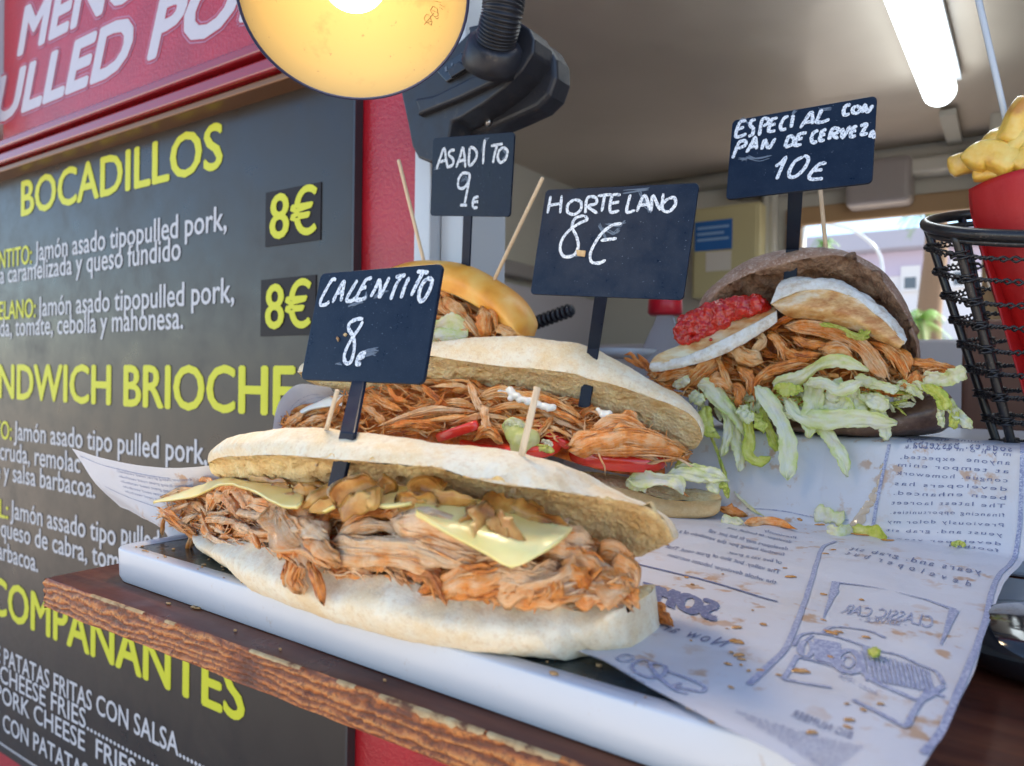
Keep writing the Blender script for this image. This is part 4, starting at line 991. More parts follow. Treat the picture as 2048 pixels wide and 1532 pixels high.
# ================================================================== SANDWICH 1 (front, cheese and onion)
btx = [(391, 1066), (397, 1090), (423, 1127), (464, 1153), (506, 1182), (564, 1206), (623, 1226), (700, 1254), (800, 1279), (908, 1297), (1015, 1311), (1123, 1320), (1180, 1317), (1222, 1296), (1245, 1262), (1251, 1212)]
_bx = [(300, .272), (400, .270)] + [(p[0], onZ(p[0], p[1], HT + .002)[1] + .004) for p in btx[4:12]] + [(1190, .262), (1260, .262), (1350, .262)]
class PlC(Pl):
    """the same plane, bowed towards the viewer like the loaf"""
    def pt(s, px, py, d=0.):
        return Pl.pt(s, px, py, d + float(np.interp(px, [q[0] for q in _bx], [q[1] for q in _bx])) - s.a[1])
PL1 = PlC((-.42, .272), (-.13, .272))
print('bow', [(int(a), round(float(c), 3)) for a, c in _bx])
s1 = thing('sandwich', 'long floury baguette in front with melted yellow cheese, caramelised onion and pulled pork', 'sandwich', PL1.pt(830, 1290, .03), 'price tagged sandwiches on display')
NS = 200; E1 = ef(NS, .12)
lipx = [(417, 925), (440, 915), (482, 912), (556, 910), (623, 914), (676, 919), (740, 924), (843, 930), (872, 934), (944, 954), (1015, 968), (1073, 976), (1123, 983), (1195, 994), (1267, 1006), (1303, 1021), (1331, 1046), (1347, 1076)]
silx = [(417, 925), (425, 902), (445, 886), (475, 872), (540, 860), (620, 857), (700, 862), (760, 868), (850, 882), (950, 893), (1050, 910), (1130, 935), (1200, 972), (1270, 1003), (1320, 1035), (1342, 1058), (1347, 1076)]
crx = [(417, 925), (426, 950), (464, 956), (535, 962), (623, 965), (696, 968), (785, 965), (843, 976), (908, 985), (961, 1003), (1051, 1024), (1123, 1050), (1173, 1092), (1249, 1108), (1303, 1098), (1335, 1086), (1347, 1076)]
Lp = rowpx(PL1, lipx, NS, 0.); Sl = np.array([PL1.pt(*p, .020 * e) for p, e in zip(resample([(a, c_) for a, c_ in silx], NS)[:, :2], E1[:, 0])])
Cr = np.array([PL1.pt(p[0], p[1], .028 * e) for p, e in zip(resample(crx, NS)[:, :2], E1[:, 0])])
Mi = (Lp * .5 + Sl * .5); Mi[:, 1] = Lp[:, 1] * .72 + Sl[:, 1] * .28; Mi[:, 2] += .0012 * E1[:, 0]
_s = np.linspace(0, 1, NS); E1R = E1 * np.sqrt(np.clip(1 - np.clip((_s - .72) / .28, 0, 1) ** 2, .004, 1))[:, None]
Bk = off(Sl, (0, .024, -.007), E1R); Bk2 = off(Sl, (0, .036, -.022), E1R); Hg = off(Cr, (0, .022, -.002), E1R); Cm = Lp * .5 + Cr * .5 + np.array([0, .002, .0035]) * E1
ring_bread('top_bread', [M['crust'], M['crumb']], s1, [([Lp, Mi, Sl, Bk, Bk2, Hg], 60, 0), ([Hg, Cr, Cm, Lp], 46, 1)], NS, bread_disp, 11.3)
edx = [(391, 1066), (432, 1074), (476, 1080), (541, 1096), (617, 1128), (682, 1149), (740, 1149), (799, 1154), (858, 1178), (908, 1193), (980, 1197), (1069, 1207), (1123, 1211), (1177, 1202), (1225, 1198), (1251, 1212)]
Ed = rowpx(PL1, edx, NS, .002); Bt = rowpx(PL1, btx, NS, .0); E1b = ef(NS, .10)
for i in range(NS): Bt[i, 2] = max(Bt[i, 2], HT + .0003)
Md = Ed * .52 + Bt * .48; Md[:, 1] -= .009 * E1b[:, 0]; Bt2 = Bt.copy(); Bt2[:, 1] += .012; Bt2[:, 2] = (HT + .0002) * E1b[:, 0] + Bt[:, 2] * (1 - E1b[:, 0]); Bt2[:, 1] = Bt[:, 1] + .012 * E1b[:, 0]
Bt3 = off(Bt2, (0, .03, 0), E1b); Bk1 = off(Ed, (0, .056, .0), E1b); Bk1[:, 2] = Ed[:, 2] - .006 * E1b[:, 0];  Cm1 = off(Ed, (0, .03, -.002), E1b)
Ed2 = off(Ed, (0, -.0012, .0)); 
ring_bread('bottom_bread', [M['crust_base'], M['crumb_light']], s1, [([Ed, Md, Bt, Bt2, Bt3, Bk1], 70, 0), ([Bk1, Cm1, Ed], 24, 1)], NS, bread_disp, 4.4)
# meat: outline of the visible filling
ftop = [(322, 1000), (360, 985), (420, 962), (480, 972), (560, 985), (640, 985), (760, 990), (850, 1000), (960, 1020), (1060, 1045), (1140, 1060), (1200, 1095), (1252, 1120)]
fbot = [(322, 1030), (372, 1065), (432, 1085), (500, 1090), (560, 1110), (617, 1140), (682, 1156), (740, 1158), (799, 1162), (858, 1184), (908, 1198), (980, 1205), (1069, 1212), (1123, 1216), (1200, 1208), (1262, 1205)]
heap(s1, PL1, [(380, 1000)] + ftop[3:-1] + [(1235, 1120)], [(380, 1050)] + [(a, b_ - 8) for a, b_ in fbot[2:-1]] + [(1235, 1190)], .028, .006, push=.004)
pork_fill(s1, PL1, ftop, fbot, .022, -.001, 210, lmin=40, lmax=110, wpx=(5, 17), slope=.12, fine=420, tint=(.0, .62))
H = [  # hand placed pieces (crop c6): path, width px, thickness px, tint
    ([(840, 790, .004), (920, 880, -.001), (1000, 980, -.004), (1120, 1080, -.006), (1210, 1160, -.007)], 78, 22, .30), ([(880, 830, .0), (930, 960, -.004), (1020, 1080, -.008), (1060, 1170, -.010)], 62, 20, .36),
    ([(1040, 1100, -.009), (1010, 1200, -.011), (980, 1290, -.012), (1010, 1355, -.012)], 34, 12, .48), ([(1080, 1180, -.010), (1120, 1270, -.012), (1150, 1340, -.012), (1170, 1410, -.012)], 19, 6, .62), ([(950, 1150, -.008), (940, 1230, -.011), (925, 1310, -.012)], 20, 8, .55),
    ([(1060, 1020, -.006), (1150, 1110, -.009), (1250, 1160, -.008)], 40, 14, .55), ([(1250, 1060, .0), (1450, 1075, -.004), (1700, 1085, -.006), (1950, 1110, -.005), (2040, 1140, -.004)], 36, 14, .10),
    ([(1240, 1040, .002), (1500, 1030, -.002), (1800, 1040, -.003), (2100, 1090, -.002)], 22, 10, .18), ([(1240, 1180, -.003), (1500, 1160, -.005), (1750, 1180, -.006), (1960, 1260, -.006)], 26, 10, .25),
    ([(1280, 1010, .003), (1370, 900, .006), (1500, 850, .008), (1650, 850, .010)], 18, 9, .62), ([(1300, 1000, .002), (1420, 940, .003), (1600, 930, .004), (1700, 960, .004)], 24, 10, .22),
    ([(1600, 860, .008), (1700, 840, .010), (1790, 860, .012)], 40, 14, .5), ([(1130, 900, .008), (1210, 850, .010), (1320, 850, .010), (1380, 900, .010)], 22, 10, .78),
    ([(340, 890, .0), (450, 880, -.002), (570, 900, -.002)], 17, 9, .30), ([(560, 900, -.002), (700, 970, -.003), (830, 980, -.002)], 16, 8, .24),
    ([(410, 830, .006), (470, 720, .010), (560, 660, .012), (640, 720, .012), (680, 800, .008)], 34, 14, .46), ([(500, 700, .010), (560, 780, .006), (600, 860, .002)], 26, 11, .58), ([(620, 740, .010), (720, 770, .009), (820, 790, .006)], 24, 10, .44),
    ([(400, 850, .004), (420, 760, .008), (490, 720, .010)], 28, 12, .1), ([(160, 790, .012), (250, 830, .008), (340, 870, .004)], 26, 10, .42), ([(80, 820, .012), (170, 800, .011), (260, 790, .010)], 12, 6, .6),
    ([(180, 800, .010), (120, 850, .008), (90, 900, .007), (85, 955, .006)], 11, 5, .55), ([(230, 850, .006), (260, 930, .003), (285, 1010, .001), (262, 1080, .0), (245, 1135, .0)], 17, 8, .58), ([(280, 880, .004), (300, 950, .001), (285, 1040, .0)], 15, 7, .5),
    ([(210, 790, .010), (300, 780, .009), (380, 830, .006)], 20, 9, .3), ([(700, 960, -.003), (720, 1020, -.006), (740, 1060, -.007)], 11, 5, .66), ([(330, 620, .024), (380, 610, .024), (420, 640, .024)], 14, 6, .5),
    ([(1200, 880, .006), (1160, 940, .004), (1180, 1010, .001)], 20, 9, .85), ([(1000, 900, -.001), (1100, 950, -.004), (1180, 1000, -.005)], 40, 12, .12)]
for P, w, t, ti in H: pork(s1, PL1, c6(P), w * 2.55e-4, t * 2.55e-4, tint=ti, m_=None) if False else pork(s1, PL1, c6(P), w * 2.55e-4, t * 2.55e-4, tint=ti, twist=.4)
H = [([(0, 540, -.004), (200, 560, -.006), (400, 640, -.004), (560, 760, -.002)], 40, 12, .12), ([(0, 620, -.004), (150, 660, -.006), (350, 720, -.006), (520, 760, -.004)], 40, 13, .10), ([(0, 700, -.004), (200, 720, -.006), (400, 760, -.005), (540, 820, -.004)], 30, 12, .14),
     ([(60, 780, -.003), (180, 830, -.006), (230, 900, -.007), (245, 945, -.008)], 34, 14, .88), ([(240, 900, -.007), (350, 850, -.008), (500, 840, -.008), (640, 800, -.006)], 44, 16, .46), ([(260, 940, -.008), (400, 915, -.009), (560, 890, -.008), (700, 830, -.006)], 26, 12, .60),
     ([(450, 800, -.006), (620, 820, -.008), (760, 860, -.008)], 46, 16, .22), ([(560, 900, -.008), (700, 880, -.008), (860, 840, -.006)], 40, 14, .35), ([(640, 960, -.007), (780, 930, -.009), (900, 900, -.008), (1010, 860, -.006)], 40, 14, .28),
     ([(840, 860, -.009), (860, 900, -.010), (850, 970, -.011)], 22, 9, .56), ([(830, 670, .004), (920, 650, .004), (1040, 660, .003)], 38, 13, .2), ([(800, 700, .002), (900, 700, .0), (1000, 740, -.001)], 28, 12, .25), ([(860, 650, .008), (950, 625, .010), (1030, 650, .008)], 20, 8, .45),
     ([(960, 740, -.001), (1060, 780, -.002), (1100, 870, -.003)], 44, 16, .34), ([(1050, 740, .002), (1120, 780, .0), (1180, 830, -.001)], 14, 7, .05), ([(1120, 720, .006), (1200, 730, .005), (1240, 790, .003)], 40, 16, .52),
     ([(1180, 800, .0), (1240, 850, -.002), (1250, 920, -.004)], 46, 16, .42), ([(1080, 860, -.004), (1160, 900, -.007), (1250, 920, -.006)], 50, 18, .38), ([(1000, 940, -.006), (1100, 930, -.008), (1200, 950, -.007)], 36, 14, .46), ([(1250, 880, -.002), (1290, 950, -.003), (1320, 1000, -.003)], 18, 9, .5),
     ([(900, 800, -.004), (960, 840, -.007), (1020, 900, -.008)], 34, 14, .66), ([(720, 880, -.009), (730, 940, -.011), (725, 985, -.011)], 9, 4, .5), ([(330, 830, -.006), (420, 820, -.009), (520, 810, -.008)], 26, 9, .75), ([(1280, 930, -.001), (1310, 980, -.002)], 14, 7, .6)]
for P, w, t, ti in H: pork(s1, PL1, c7(P), w * 2.9e-4, t * 2.9e-4, tint=ti, twist=.4)
# cheese
def cheese(rows, th=.0016, n=60, m=26):
    b = MB(); R = [rowpx(PL1, r, n) for r in rows]; sheet(b, R, n, m, th, .0006, 60, 5); return b.build('cheese_slice', M['cheese'], s1)
cheese([c6([(30, 770, .004), (200, 745, .002), (350, 705, .001), (520, 640, .003), (700, 690, .003), (880, 785, -.002), (1000, 805, -.004)]), c6([(30, 762, .004), (200, 715, .006), (350, 660, .010), (520, 612, .013), (700, 650, .012), (900, 720, .006), (1040, 760, .001)]),
        c6([(40, 760, .010), (200, 710, .014), (350, 650, .018), (520, 608, .022), (700, 632, .022), (900, 665, .020), (1050, 690, .018)])])
cheese([c7([(90, 500, -0.0100), (230, 580, -0.0120), (400, 680, -0.0140), (500, 735, -0.0160), (570, 778, -0.0170), (625, 792, -0.0172)]), c7([(85, 470, -0.0020), (260, 530, -0.0060), (450, 600, -0.0100), (600, 670, -0.0140), (700, 715, -0.0160), (690, 775, -0.0172)]),
        c7([(80, 420, 0.0080), (260, 440, 0.0060), (450, 500, 0.0020), (650, 580, -0.0040), (780, 640, -0.0090), (870, 664, -0.0120)]), c7([(80, 370, 0.0160), (260, 380, 0.0160), (450, 430, 0.0140), (700, 500, 0.0100), (850, 550, 0.0040), (960, 580, -0.0020)])])
cheese([c6([(1540, 790, .004), (1600, 800, .002), (1700, 790, .002), (1800, 770, .003)]), c6([(1550, 730, .010), (1620, 740, .009), (1700, 745, .009), (1820, 730, .009)]), c6([(1580, 660, .020), (1660, 660, .020), (1740, 665, .020), (1830, 690, .020)])], n=24, m=14)
cheese([c6([(1120, 820, .002), (1180, 830, .001), (1260, 800, .002)]), c6([(1140, 790, .006), (1190, 790, .006), (1270, 765, .007)]), c6([(1180, 730, .014), (1230, 730, .014), (1290, 720, .014)])], n=20, m=12)
# caramelised onion
def onion(P, w, t, **k):
    b = MB(); shred(b, [PL1.pt(*p) for p in P], w * 3.1e-4, t * 1.3e-4, rng.randint(1, 9999), tint=.3, rag=.12, twist=.5, **k); return b.build('onion_piece', M['onion'], s1)
for P, w, t in (([(680, 620, .024), (780, 625, .024), (930, 645, .022)], 20, 9), ([(820, 660, .016), (880, 650, .018), (940, 665, .018)], 12, 6), ([(980, 680, .012), (1060, 700, .010), (1140, 680, .012)], 26, 10), ([(1050, 800, .002), (1130, 750, .004), (1230, 690, .010), (1330, 660, .012)], 24, 8),
                ([(1090, 820, .0), (1180, 790, .001), (1280, 740, .004)], 16, 6), ([(1290, 780, .0), (1330, 720, .002), (1420, 690, .004), (1520, 650, .008)], 40, 14), ([(1300, 800, -.001), (1400, 780, -.001), (1500, 740, .001)], 30, 12), ([(1470, 690, .004), (1510, 740, .001), (1490, 800, .0)], 24, 10),
                ([(1560, 640, .014), (1640, 640, .014), (1600, 700, .010)], 20, 8), ([(1690, 750, .004), (1800, 775, .003), (1950, 780, .002)], 26, 10), ([(1820, 690, .012), (1900, 650, .016), (1980, 690, .014)], 30, 11), ([(1700, 740, .006), (1850, 730, .006), (2030, 740, .006)], 18, 8), ([(700, 600, .026), (1000, 640, .026), (1180, 650, .026)], 16, 8)):
    onion(c6(P), w, t)
for P, w, t in (([(60, 380, 0.0055), (120, 340, 0.0095), (230, 370, 0.0075)], 30, 11), ([(120, 420, 0.0035), (260, 415, 0.0035), (400, 425, 0.0035)], 22, 9), ([(480, 390, 0.0135), (540, 430, 0.0095), (640, 470, 0.0075)], 24, 9), ([(600, 450, 0.0095), (720, 500, 0.0055), (830, 530, 0.0035)], 26, 10), ([(760, 510, 0.0055), (860, 540, 0.0035), (940, 570, 0.0015)], 18, 8), ([(650, 450, 0.0155), (730, 470, 0.0135), (800, 520, 0.0115)], 20, 9),
                ([(430, 450, -0.0005), (410, 520, -0.0035), (385, 590, -0.0065), (375, 640, -0.0085)], 26, 9), ([(480, 440, -0.0005), (470, 520, -0.0045), (460, 600, -0.0085), (450, 650, -0.0105)], 34, 9), ([(540, 500, -0.0045), (580, 580, -0.0095), (640, 640, -0.0125), (650, 700, -0.0145)], 24, 7), ([(500, 520, -0.0055), (560, 600, -0.0105), (600, 650, -0.0125)], 16, 7), ([(20, 400, 0.0035), (60, 430, 0.0035), (150, 440, 0.0035)], 20, 8)):
    onion(c7(P), w, t)
b = MB()
for _ in range(60):
    x = rng.uniform(560, 1140); y = interp(crx, x) + rng.uniform(4, 20); P = PL1.pt(x, y, .018); s_ = rng.uniform(.0004, .0012); b.add([P + np.array([math.cos(a) * s_, 0, math.sin(a) * s_]) for a in (0, 2, 4)] + [P + np.array([0, -s_, 0])], [(0, 1, 2), (0, 3, 1), (1, 3, 2), (2, 3, 0)])
b.build('bread_crumbs', M['crumb_light'], s1, kind='stuff')

# ================================================================== SANDWICH 2 (tomato)
s2t = thing('sandwich', 'open baguette behind the front one with tomato slices, mayonnaise and pulled pork', 'sandwich', PL2.pt(1100, 1040, .03), 'price tagged sandwiches on display')
lip2 = [(596, 745), (640, 738), (700, 724), (780, 714), (854, 712), (912, 720), (1000, 732), (1074, 738), (1147, 747), (1176, 757), (1235, 771), (1294, 792), (1347, 811), (1382, 830), (1398, 852), (1406, 876)]
sil2 = [(596, 745), (606, 728), (650, 708), (720, 694), (790, 688), (870, 684), (950, 676), (1040, 673), (1110, 680), (1170, 691), (1240, 724), (1300, 759), (1360, 790), (1395, 825), (1408, 852), (1406, 876)]
cr2 = [(596, 745), (620, 764), (690, 778), (780, 778), (845, 768), (883, 766), (942, 762), (1000, 778), (1073, 783), (1147, 799), (1206, 825), (1250, 830), (1294, 855), (1323, 869), (1352, 887), (1388, 896), (1406, 876)]
Lp = rowpx(PL2, lip2, NS, 0.); Sl = np.array([PL2.pt(p[0], p[1], .022 * e) for p, e in zip(resample(sil2, NS)[:, :2], E1[:, 0])]); Cr = np.array([PL2.pt(p[0], p[1], .026 * e) for p, e in zip(resample(cr2, NS)[:, :2], E1[:, 0])])
n2 = PL2.n; Mi = Lp * .5 + Sl * .5 - n2 * .005 * E1; Mi[:, 2] += .001
Bk = Sl + (n2 * .026 + np.array([0, 0, -.008])) * E1R; Bk2 = Sl + (n2 * .040 + np.array([0, 0, -.026])) * E1R; Hg = Cr + (n2 * .024 + np.array([0, 0, -.002])) * E1R; Cm = Lp * .5 + Cr * .5 + np.array([0, 0, .003]) * E1
ring_bread('top_bread', [M['crust'], M['crumb_light']], s2t, [([Lp, Mi, Sl, Bk, Bk2, Hg], 60, 0), ([Hg, Cr, Cm, Lp], 46, 1)], NS, bread_disp, 23.7)
ed2 = [(640, 900), (760, 930), (900, 955), (1040, 965), (1180, 968), (1260, 980), (1330, 998), (1400, 1003), (1430, 1000), (1443, 996)]; bt2 = [(640, 900), (660, 960), (760, 1010), (900, 1040), (1040, 1050), (1180, 1045), (1300, 1038), (1390, 1036), (1434, 1026), (1443, 996)]
Ed = rowpx(PL2, ed2, NS, .0); Bt = rowpx(PL2, bt2, NS, .0); E2b = ef(NS, .06)
Md = Ed * .5 + Bt * .5 - n2 * .006 * E2b; Bt2 = Bt + n2 * .04; Bk1 = Ed + n2 * .05 * E2b + np.array([0, 0, .003]) * E2b; Cm1 = Ed + n2 * .022 * E2b + np.array([0, 0, .004]) * E2b
ring_bread('bottom_bread', [M['crust_gold'], M['crumb_light']], s2t, [([Ed, Md, Bt, Bt2, Bk1], 50, 0), ([Bk1, Cm1, Ed], 24, 1)], NS, bread_disp, 9.1)
K2 = 3.75e-4
ft2 = [(572, 835), (620, 818), (680, 795), (740, 772), (840, 766), (942, 764), (1040, 778), (1147, 802), (1206, 828), (1260, 836), (1310, 865), (1368, 905)]
fb2 = [(572, 858), (640, 868), (720, 872), (850, 872), (960, 860), (1060, 862), (1150, 890), (1200, 905), (1260, 915), (1330, 918), (1368, 915)]
heap(s2t, PL2, [(640, 830)] + ft2[3:-2] + [(1330, 880)], [(640, 890)] + [(a, b_ + 30) for a, b_ in fb2[3:-1]], .024, .010, push=.006)
pork_fill(s2t, PL2, ft2, fb2, .018, -.002, 130, m='pork_brown', lmin=40, lmax=130, wpx=(4, 12), slope=.12, fine=380, k=K2, tint=(.1, .7), jit=.4, seedx=2)
H = [([(40, 1190, -.002), (90, 1160, -.002), (140, 1130, -.002)], 60, 26, .45), ([(120, 1200, .0), (220, 1160, -.001), (330, 1130, -.001)], 42, 16, .42), ([(330, 1150, .0), (380, 1080, .0), (420, 1020, .002)], 50, 20, .52), ([(570, 1060, -.001), (650, 1120, -.002), (700, 1170, -.002)], 42, 16, .40),
     ([(620, 980, .002), (700, 1040, .001), (800, 1080, .0)], 44, 16, .55), ([(740, 940, .004), (780, 1000, .002), (850, 1030, .002)], 30, 12, .6), ([(860, 1060, .0), (930, 1090, .0), (1000, 1060, .0)], 30, 13, .5), ([(970, 920, .002), (1040, 990, .0), (1110, 1040, .0), (1130, 1080, .0)], 34, 12, .82), ([(1040, 1090, .0), (1090, 1040, -.001), (1110, 1000, .001)], 26, 10, .55),
     ([(700, 1190, -.003), (850, 1140, -.003), (1050, 1090, -.003), (1300, 1100, -.002)], 46, 16, .20), ([(720, 1210, -.003), (900, 1180, -.004), (1100, 1150, -.004), (1320, 1130, -.003)], 30, 14, .40), ([(1290, 900, .004), (1310, 960, .0), (1340, 1040, -.003), (1370, 1100, -.005)], 42, 18, .24),
     ([(1380, 1070, -.005), (1400, 1150, -.008), (1410, 1240, -.009)], 46, 20, .32), ([(1340, 1280, -.009), (1410, 1230, -.010), (1490, 1290, -.010)], 56, 24, .5), ([(1050, 930, .006), (1200, 920, .006), (1300, 940, .005)], 26, 12, .15), ([(1380, 1000, .0), (1500, 960, .002), (1640, 1000, .002), (1780, 1060, .0)], 60, 18, .28),
     ([(1440, 1090, -.002), (1600, 1050, -.001), (1800, 1080, -.002), (2000, 1160, -.003)], 40, 16, .35), ([(1640, 980, .004), (1760, 1000, .004), (1920, 1060, .002), (2040, 1130, .0)], 36, 14, .20), ([(1800, 1180, -.002), (1900, 1230, -.003), (2000, 1280, -.004)], 24, 10, .12), ([(1880, 1110, -.003), (1960, 1130, -.004), (2040, 1180, -.004)], 20, 8, .70)]
for P, w, t, ti in H: pork(s2t, PL2, c8(P), w * .2937 * K2 * 1.25, t * .2937 * K2 * 1.2, tint=ti, m='pork_brown' if rng.random() < .6 else 'pork')
H = [([(500, 830, -.010), (650, 790, -.013), (850, 760, -.014), (1050, 780, -.013), (1190, 850, -.011)], 150, 60, .48), ([(520, 860, -.012), (700, 850, -.015), (900, 850, -.016), (1100, 850, -.014), (1230, 870, -.011)], 90, 40, .56), ([(650, 700, -.006), (780, 660, -.008), (900, 680, -.009), (1010, 740, -.010)], 100, 34, .40), ([(820, 640, -.004), (890, 600, -.004), (930, 660, -.006)], 60, 24, .55), ([(700, 760, -.012), (820, 720, -.014), (960, 730, -.014)], 80, 26, .36),
     ([(760, 900, -.008), (900, 900, -.010), (1050, 920, -.010)], 60, 24, .14), ([(980, 880, -.010), (1080, 880, -.011), (1230, 880, -.010)], 26, 12, .34), ([(1050, 930, -.011), (1150, 915, -.011), (1250, 885, -.010)], 18, 8, .25), ([(1210, 910, -.010), (1270, 940, -.010), (1325, 985, -.009)], 15, 7, .06), ([(660, 830, -.015), (680, 900, -.017), (710, 960, -.018), (715, 1000, -.018)], 12, 6, .40),
     ([(580, 640, -.004), (575, 720, -.006), (580, 790, -.008)], 12, 6, .3), ([(400, 540, .004), (480, 620, .002), (560, 690, .0)], 34, 12, .18), ([(470, 720, .0), (540, 760, -.002), (600, 790, -.003)], 30, 12, .15), ([(300, 600, .002), (420, 660, .0), (540, 720, .0)], 36, 14, .2), ([(390, 610, .0), (480, 640, -.002), (560, 670, -.003)], 30, 12, .82), ([(620, 590, .008), (680, 600, .008), (740, 640, .006)], 26, 10, .3)]
for P, w, t, ti in H: pork(s2t, PL2, m1(P), w * .2937 * K2, t * .2937 * K2, tint=ti, twist=.3)
tc = PL2.pt(1210, 912, .020)
tomato(s2t, PL2.pt(1232, 912, .018), .0435, .62, .0125, tiltx=.10, tilty=.05)
tomato(s2t, PL2.pt(1010, 882, .022), .055, .5, .011, tiltx=.30, tilty=.02)
tomato(s2t, PL2.pt(1095, 850, .012), .028, .5, .007, tiltx=.1, tilty=.62)
tomato(s2t, PL2.pt(915, 862, -.001), .022, .4, .008, tiltx=.2, tilty=-.30)
remeshed('mayonnaise', M['mayo'], s2t, chain([(PL2.pt(*c8([(x, y)])[0], d), r) for x, y, d, r in ((1500, 970, .002, .0035), (1560, 960, .002, .0045), (1600, 990, .0, .004), (1660, 1020, -.002, .0035), (1720, 1030, -.003, .003), (1790, 1060, -.004, .0045), (1850, 1080, -.004, .0045), (1570, 1010, .0, .003))]
         + [(PL2.pt(*m1([(x, y)])[0], d), r) for x, y, d, r in ((670, 580, -.001, .003), (700, 615, -.005, .0045), (740, 612, -.005, .004))]), .0009, .0006)
b = MB(); Rw = [rowpx(PL2, c8(r), 30) for r in ([(130, 1130, .0), (200, 1090, .0), (300, 1070, .0), (420, 1060, .0)], [(150, 1090, .006), (220, 1060, .006), (320, 1030, .006), (430, 1020, .006)], [(240, 1060, .014), (300, 1020, .014), (360, 1000, .014), (430, 990, .014)])]
sheet(b, Rw, 30, 14, .002, .0004); b.build('cheese_slice', M['mayo'], s2t)
remeshed('lettuce_lump', M['lettuce'], s2t, [(PL2.pt(x, y, d), r) for x, y, d, r in ((1030, 870, -.006, .009), (1045, 882, -.008, .010), (1062, 876, -.006, .008), (1020, 856, -.002, .007), (1040, 895, -.006, .009))], .0012, .0012, 70)
for P, w, m_ in (([(30, 700, -.006), (60, 665, -.010), (130, 665, -.010), (165, 700, -.008)], 16, 'lettuce'), ([(220, 850, -.008), (280, 835, -.012), (370, 860, -.010)], 14, 'lettuce_green'), ([(280, 800, -.006), (320, 800, -.008), (360, 820, -.008)], 12, 'lettuce'),
                 ([(880, 1050, -.006), (1050, 1050, -.012), (1200, 1070, -.014), (1250, 1150, -.014)], 30, 'lettuce'), ([(1130, 1030, -.008), (1250, 1010, -.012), (1400, 1040, -.014), (1560, 1065, -.014)], 26, 'lettuce'), ([(1200, 980, -.006), (1290, 990, -.008), (1420, 1010, -.012), (1550, 1060, -.014)], 30, 'lettuce'),
                 ([(1380, 1020, -.008), (1440, 1070, -.012), (1480, 1150, -.016)], 26, 'lettuce'), ([(1190, 965, -.004), (1230, 975, -.006), (1290, 1000, -.006)], 26, 'lettuce_green'), ([(860, 1060, -.004), (920, 1090, -.008), (1000, 1100, -.010)], 22, 'lettuce'), ([(1500, 1080, -.014), (1540, 1120, -.016), (1550, 1180, -.016)], 12, 'lettuce_green')):
    leaf(s2t, PL2, m1(P), w * K2, m_)
for P in ([(1090, 1080, -.012), (1180, 1100, -.014), (1260, 1150, -.014)],): pork(s2t, PL2, m1(P), 8 * K2, 4 * K2, tint=.5)
for P, w in (([(860, 640, .012), (900, 600, .014), (930, 600, .014)], 8), ([(1290, 790, .004), (1360, 800, .004), (1385, 815, .004)], 9)): pass

# ================================================================== SANDWICH 3 (dark bun)
PL3 = Pl((-.4, .612), (.2, .612)); K3 = 3.95e-4
s3t = thing('sandwich', 'big round dark bread roll with goat cheese, red jam, pork and shredded lettuce', 'sandwich', PL3.pt(1650, 873, .04), 'price tagged sandwiches on display')
C3 = PL3.pt(1625, 700, .0)
lp3 = [(1396, 640), (1406, 616), (1446, 576), (1496, 550), (1546, 533), (1613, 517), (1663, 510), (1706, 519), (1746, 543), (1779, 580), (1812, 630), (1830, 680), (1838, 730)]
sl3 = [(1396, 640), (1405, 598), (1432, 567), (1480, 530), (1530, 508), (1580, 499), (1630, 497), (1700, 506), (1756, 536), (1797, 583), (1824, 635), (1838, 690), (1840, 730)]
Lp = rowpx(PL3, lp3, NS, .0); Sl = rowpx(PL3, sl3, NS, .022); Cc = C3[None, :]
Mi = Lp * .45 + Sl * .55; Mi[:, 1] = PL3.a[1] + .006; B1 = Cc + (Sl - Cc) * .93 + np.array([0, .030, 0]); B2 = Cc + (Sl - Cc) * .62 + np.array([0, .070, 0]); B3 = Cc + (Sl - Cc) * .12 + np.array([0, .10, 0])
I1 = Cc + (Lp - Cc) * .90 + np.array([0, .012, 0]); I2 = Cc + (Lp - Cc) * .72 + np.array([0, .034, 0]); I3 = Cc + (Lp - Cc) * .4 + np.array([0, .055, 0]); I4 = Cc + (Lp - Cc) * .05 + np.array([0, .062, 0])
def dark_disp(p, k, seed):
    if k == 0: return .0010 * fbm(p, 30, 3, seed) + .0004 * fbm(p, 200, 3, seed)
    h = noise.noise(Vector((p[0] * 75 + seed, p[1] * 75, p[2] * 75))); return .003 * fbm(p, 60, 5, seed) - max(0, h - .12) * .018 + .0006 * fbm(p, 420, 2, seed)
ring_bread('top_bread', [M['dark_crust'], M['dark_crumb']], s3t, [([B3, B2, B1, Sl, Mi, Lp], 60, 0), ([Lp, I1, I2, I3, I4], 60, 1)], NS, dark_disp, 7.7)
ed3 = [(1420, 790), (1450, 815), (1520, 830), (1600, 838), (1700, 838), (1770, 815), (1830, 795), (1880, 790), (1905, 805)]; bt3 = [(1420, 790), (1430, 830), (1480, 858), (1570, 872), (1650, 875), (1750, 874), (1846, 868), (1890, 846), (1905, 805)]
Ed = rowpx(PL3, ed3, NS, .0); Bt = rowpx(PL3, bt3, NS, .004); E3 = ef(NS, .15); Md = Ed * .5 + Bt * .5 - np.array([0, .012, 0]) * E3; Bt[:, 2] = np.maximum(Bt[:, 2], RZ + .0015)
Bt2 = Bt + np.array([0, .07, 0]) * E3; Bk1 = Ed + np.array([0, .09, -.004]) * E3; Cm1 = Ed + np.array([0, .04, .004]) * E3
ring_bread('bottom_bread', [M['dark_crust_shiny'], M['dark_crumb']], s3t, [([Ed, Md, Bt, Bt2, Bk1], 50, 0), ([Bk1, Cm1, Ed], 20, 1)], NS, lambda p, k, s_: .0025 * fbm(p, 22, 3, s_) + .0005 * fbm(p, 120, 3, s_), 3.9)
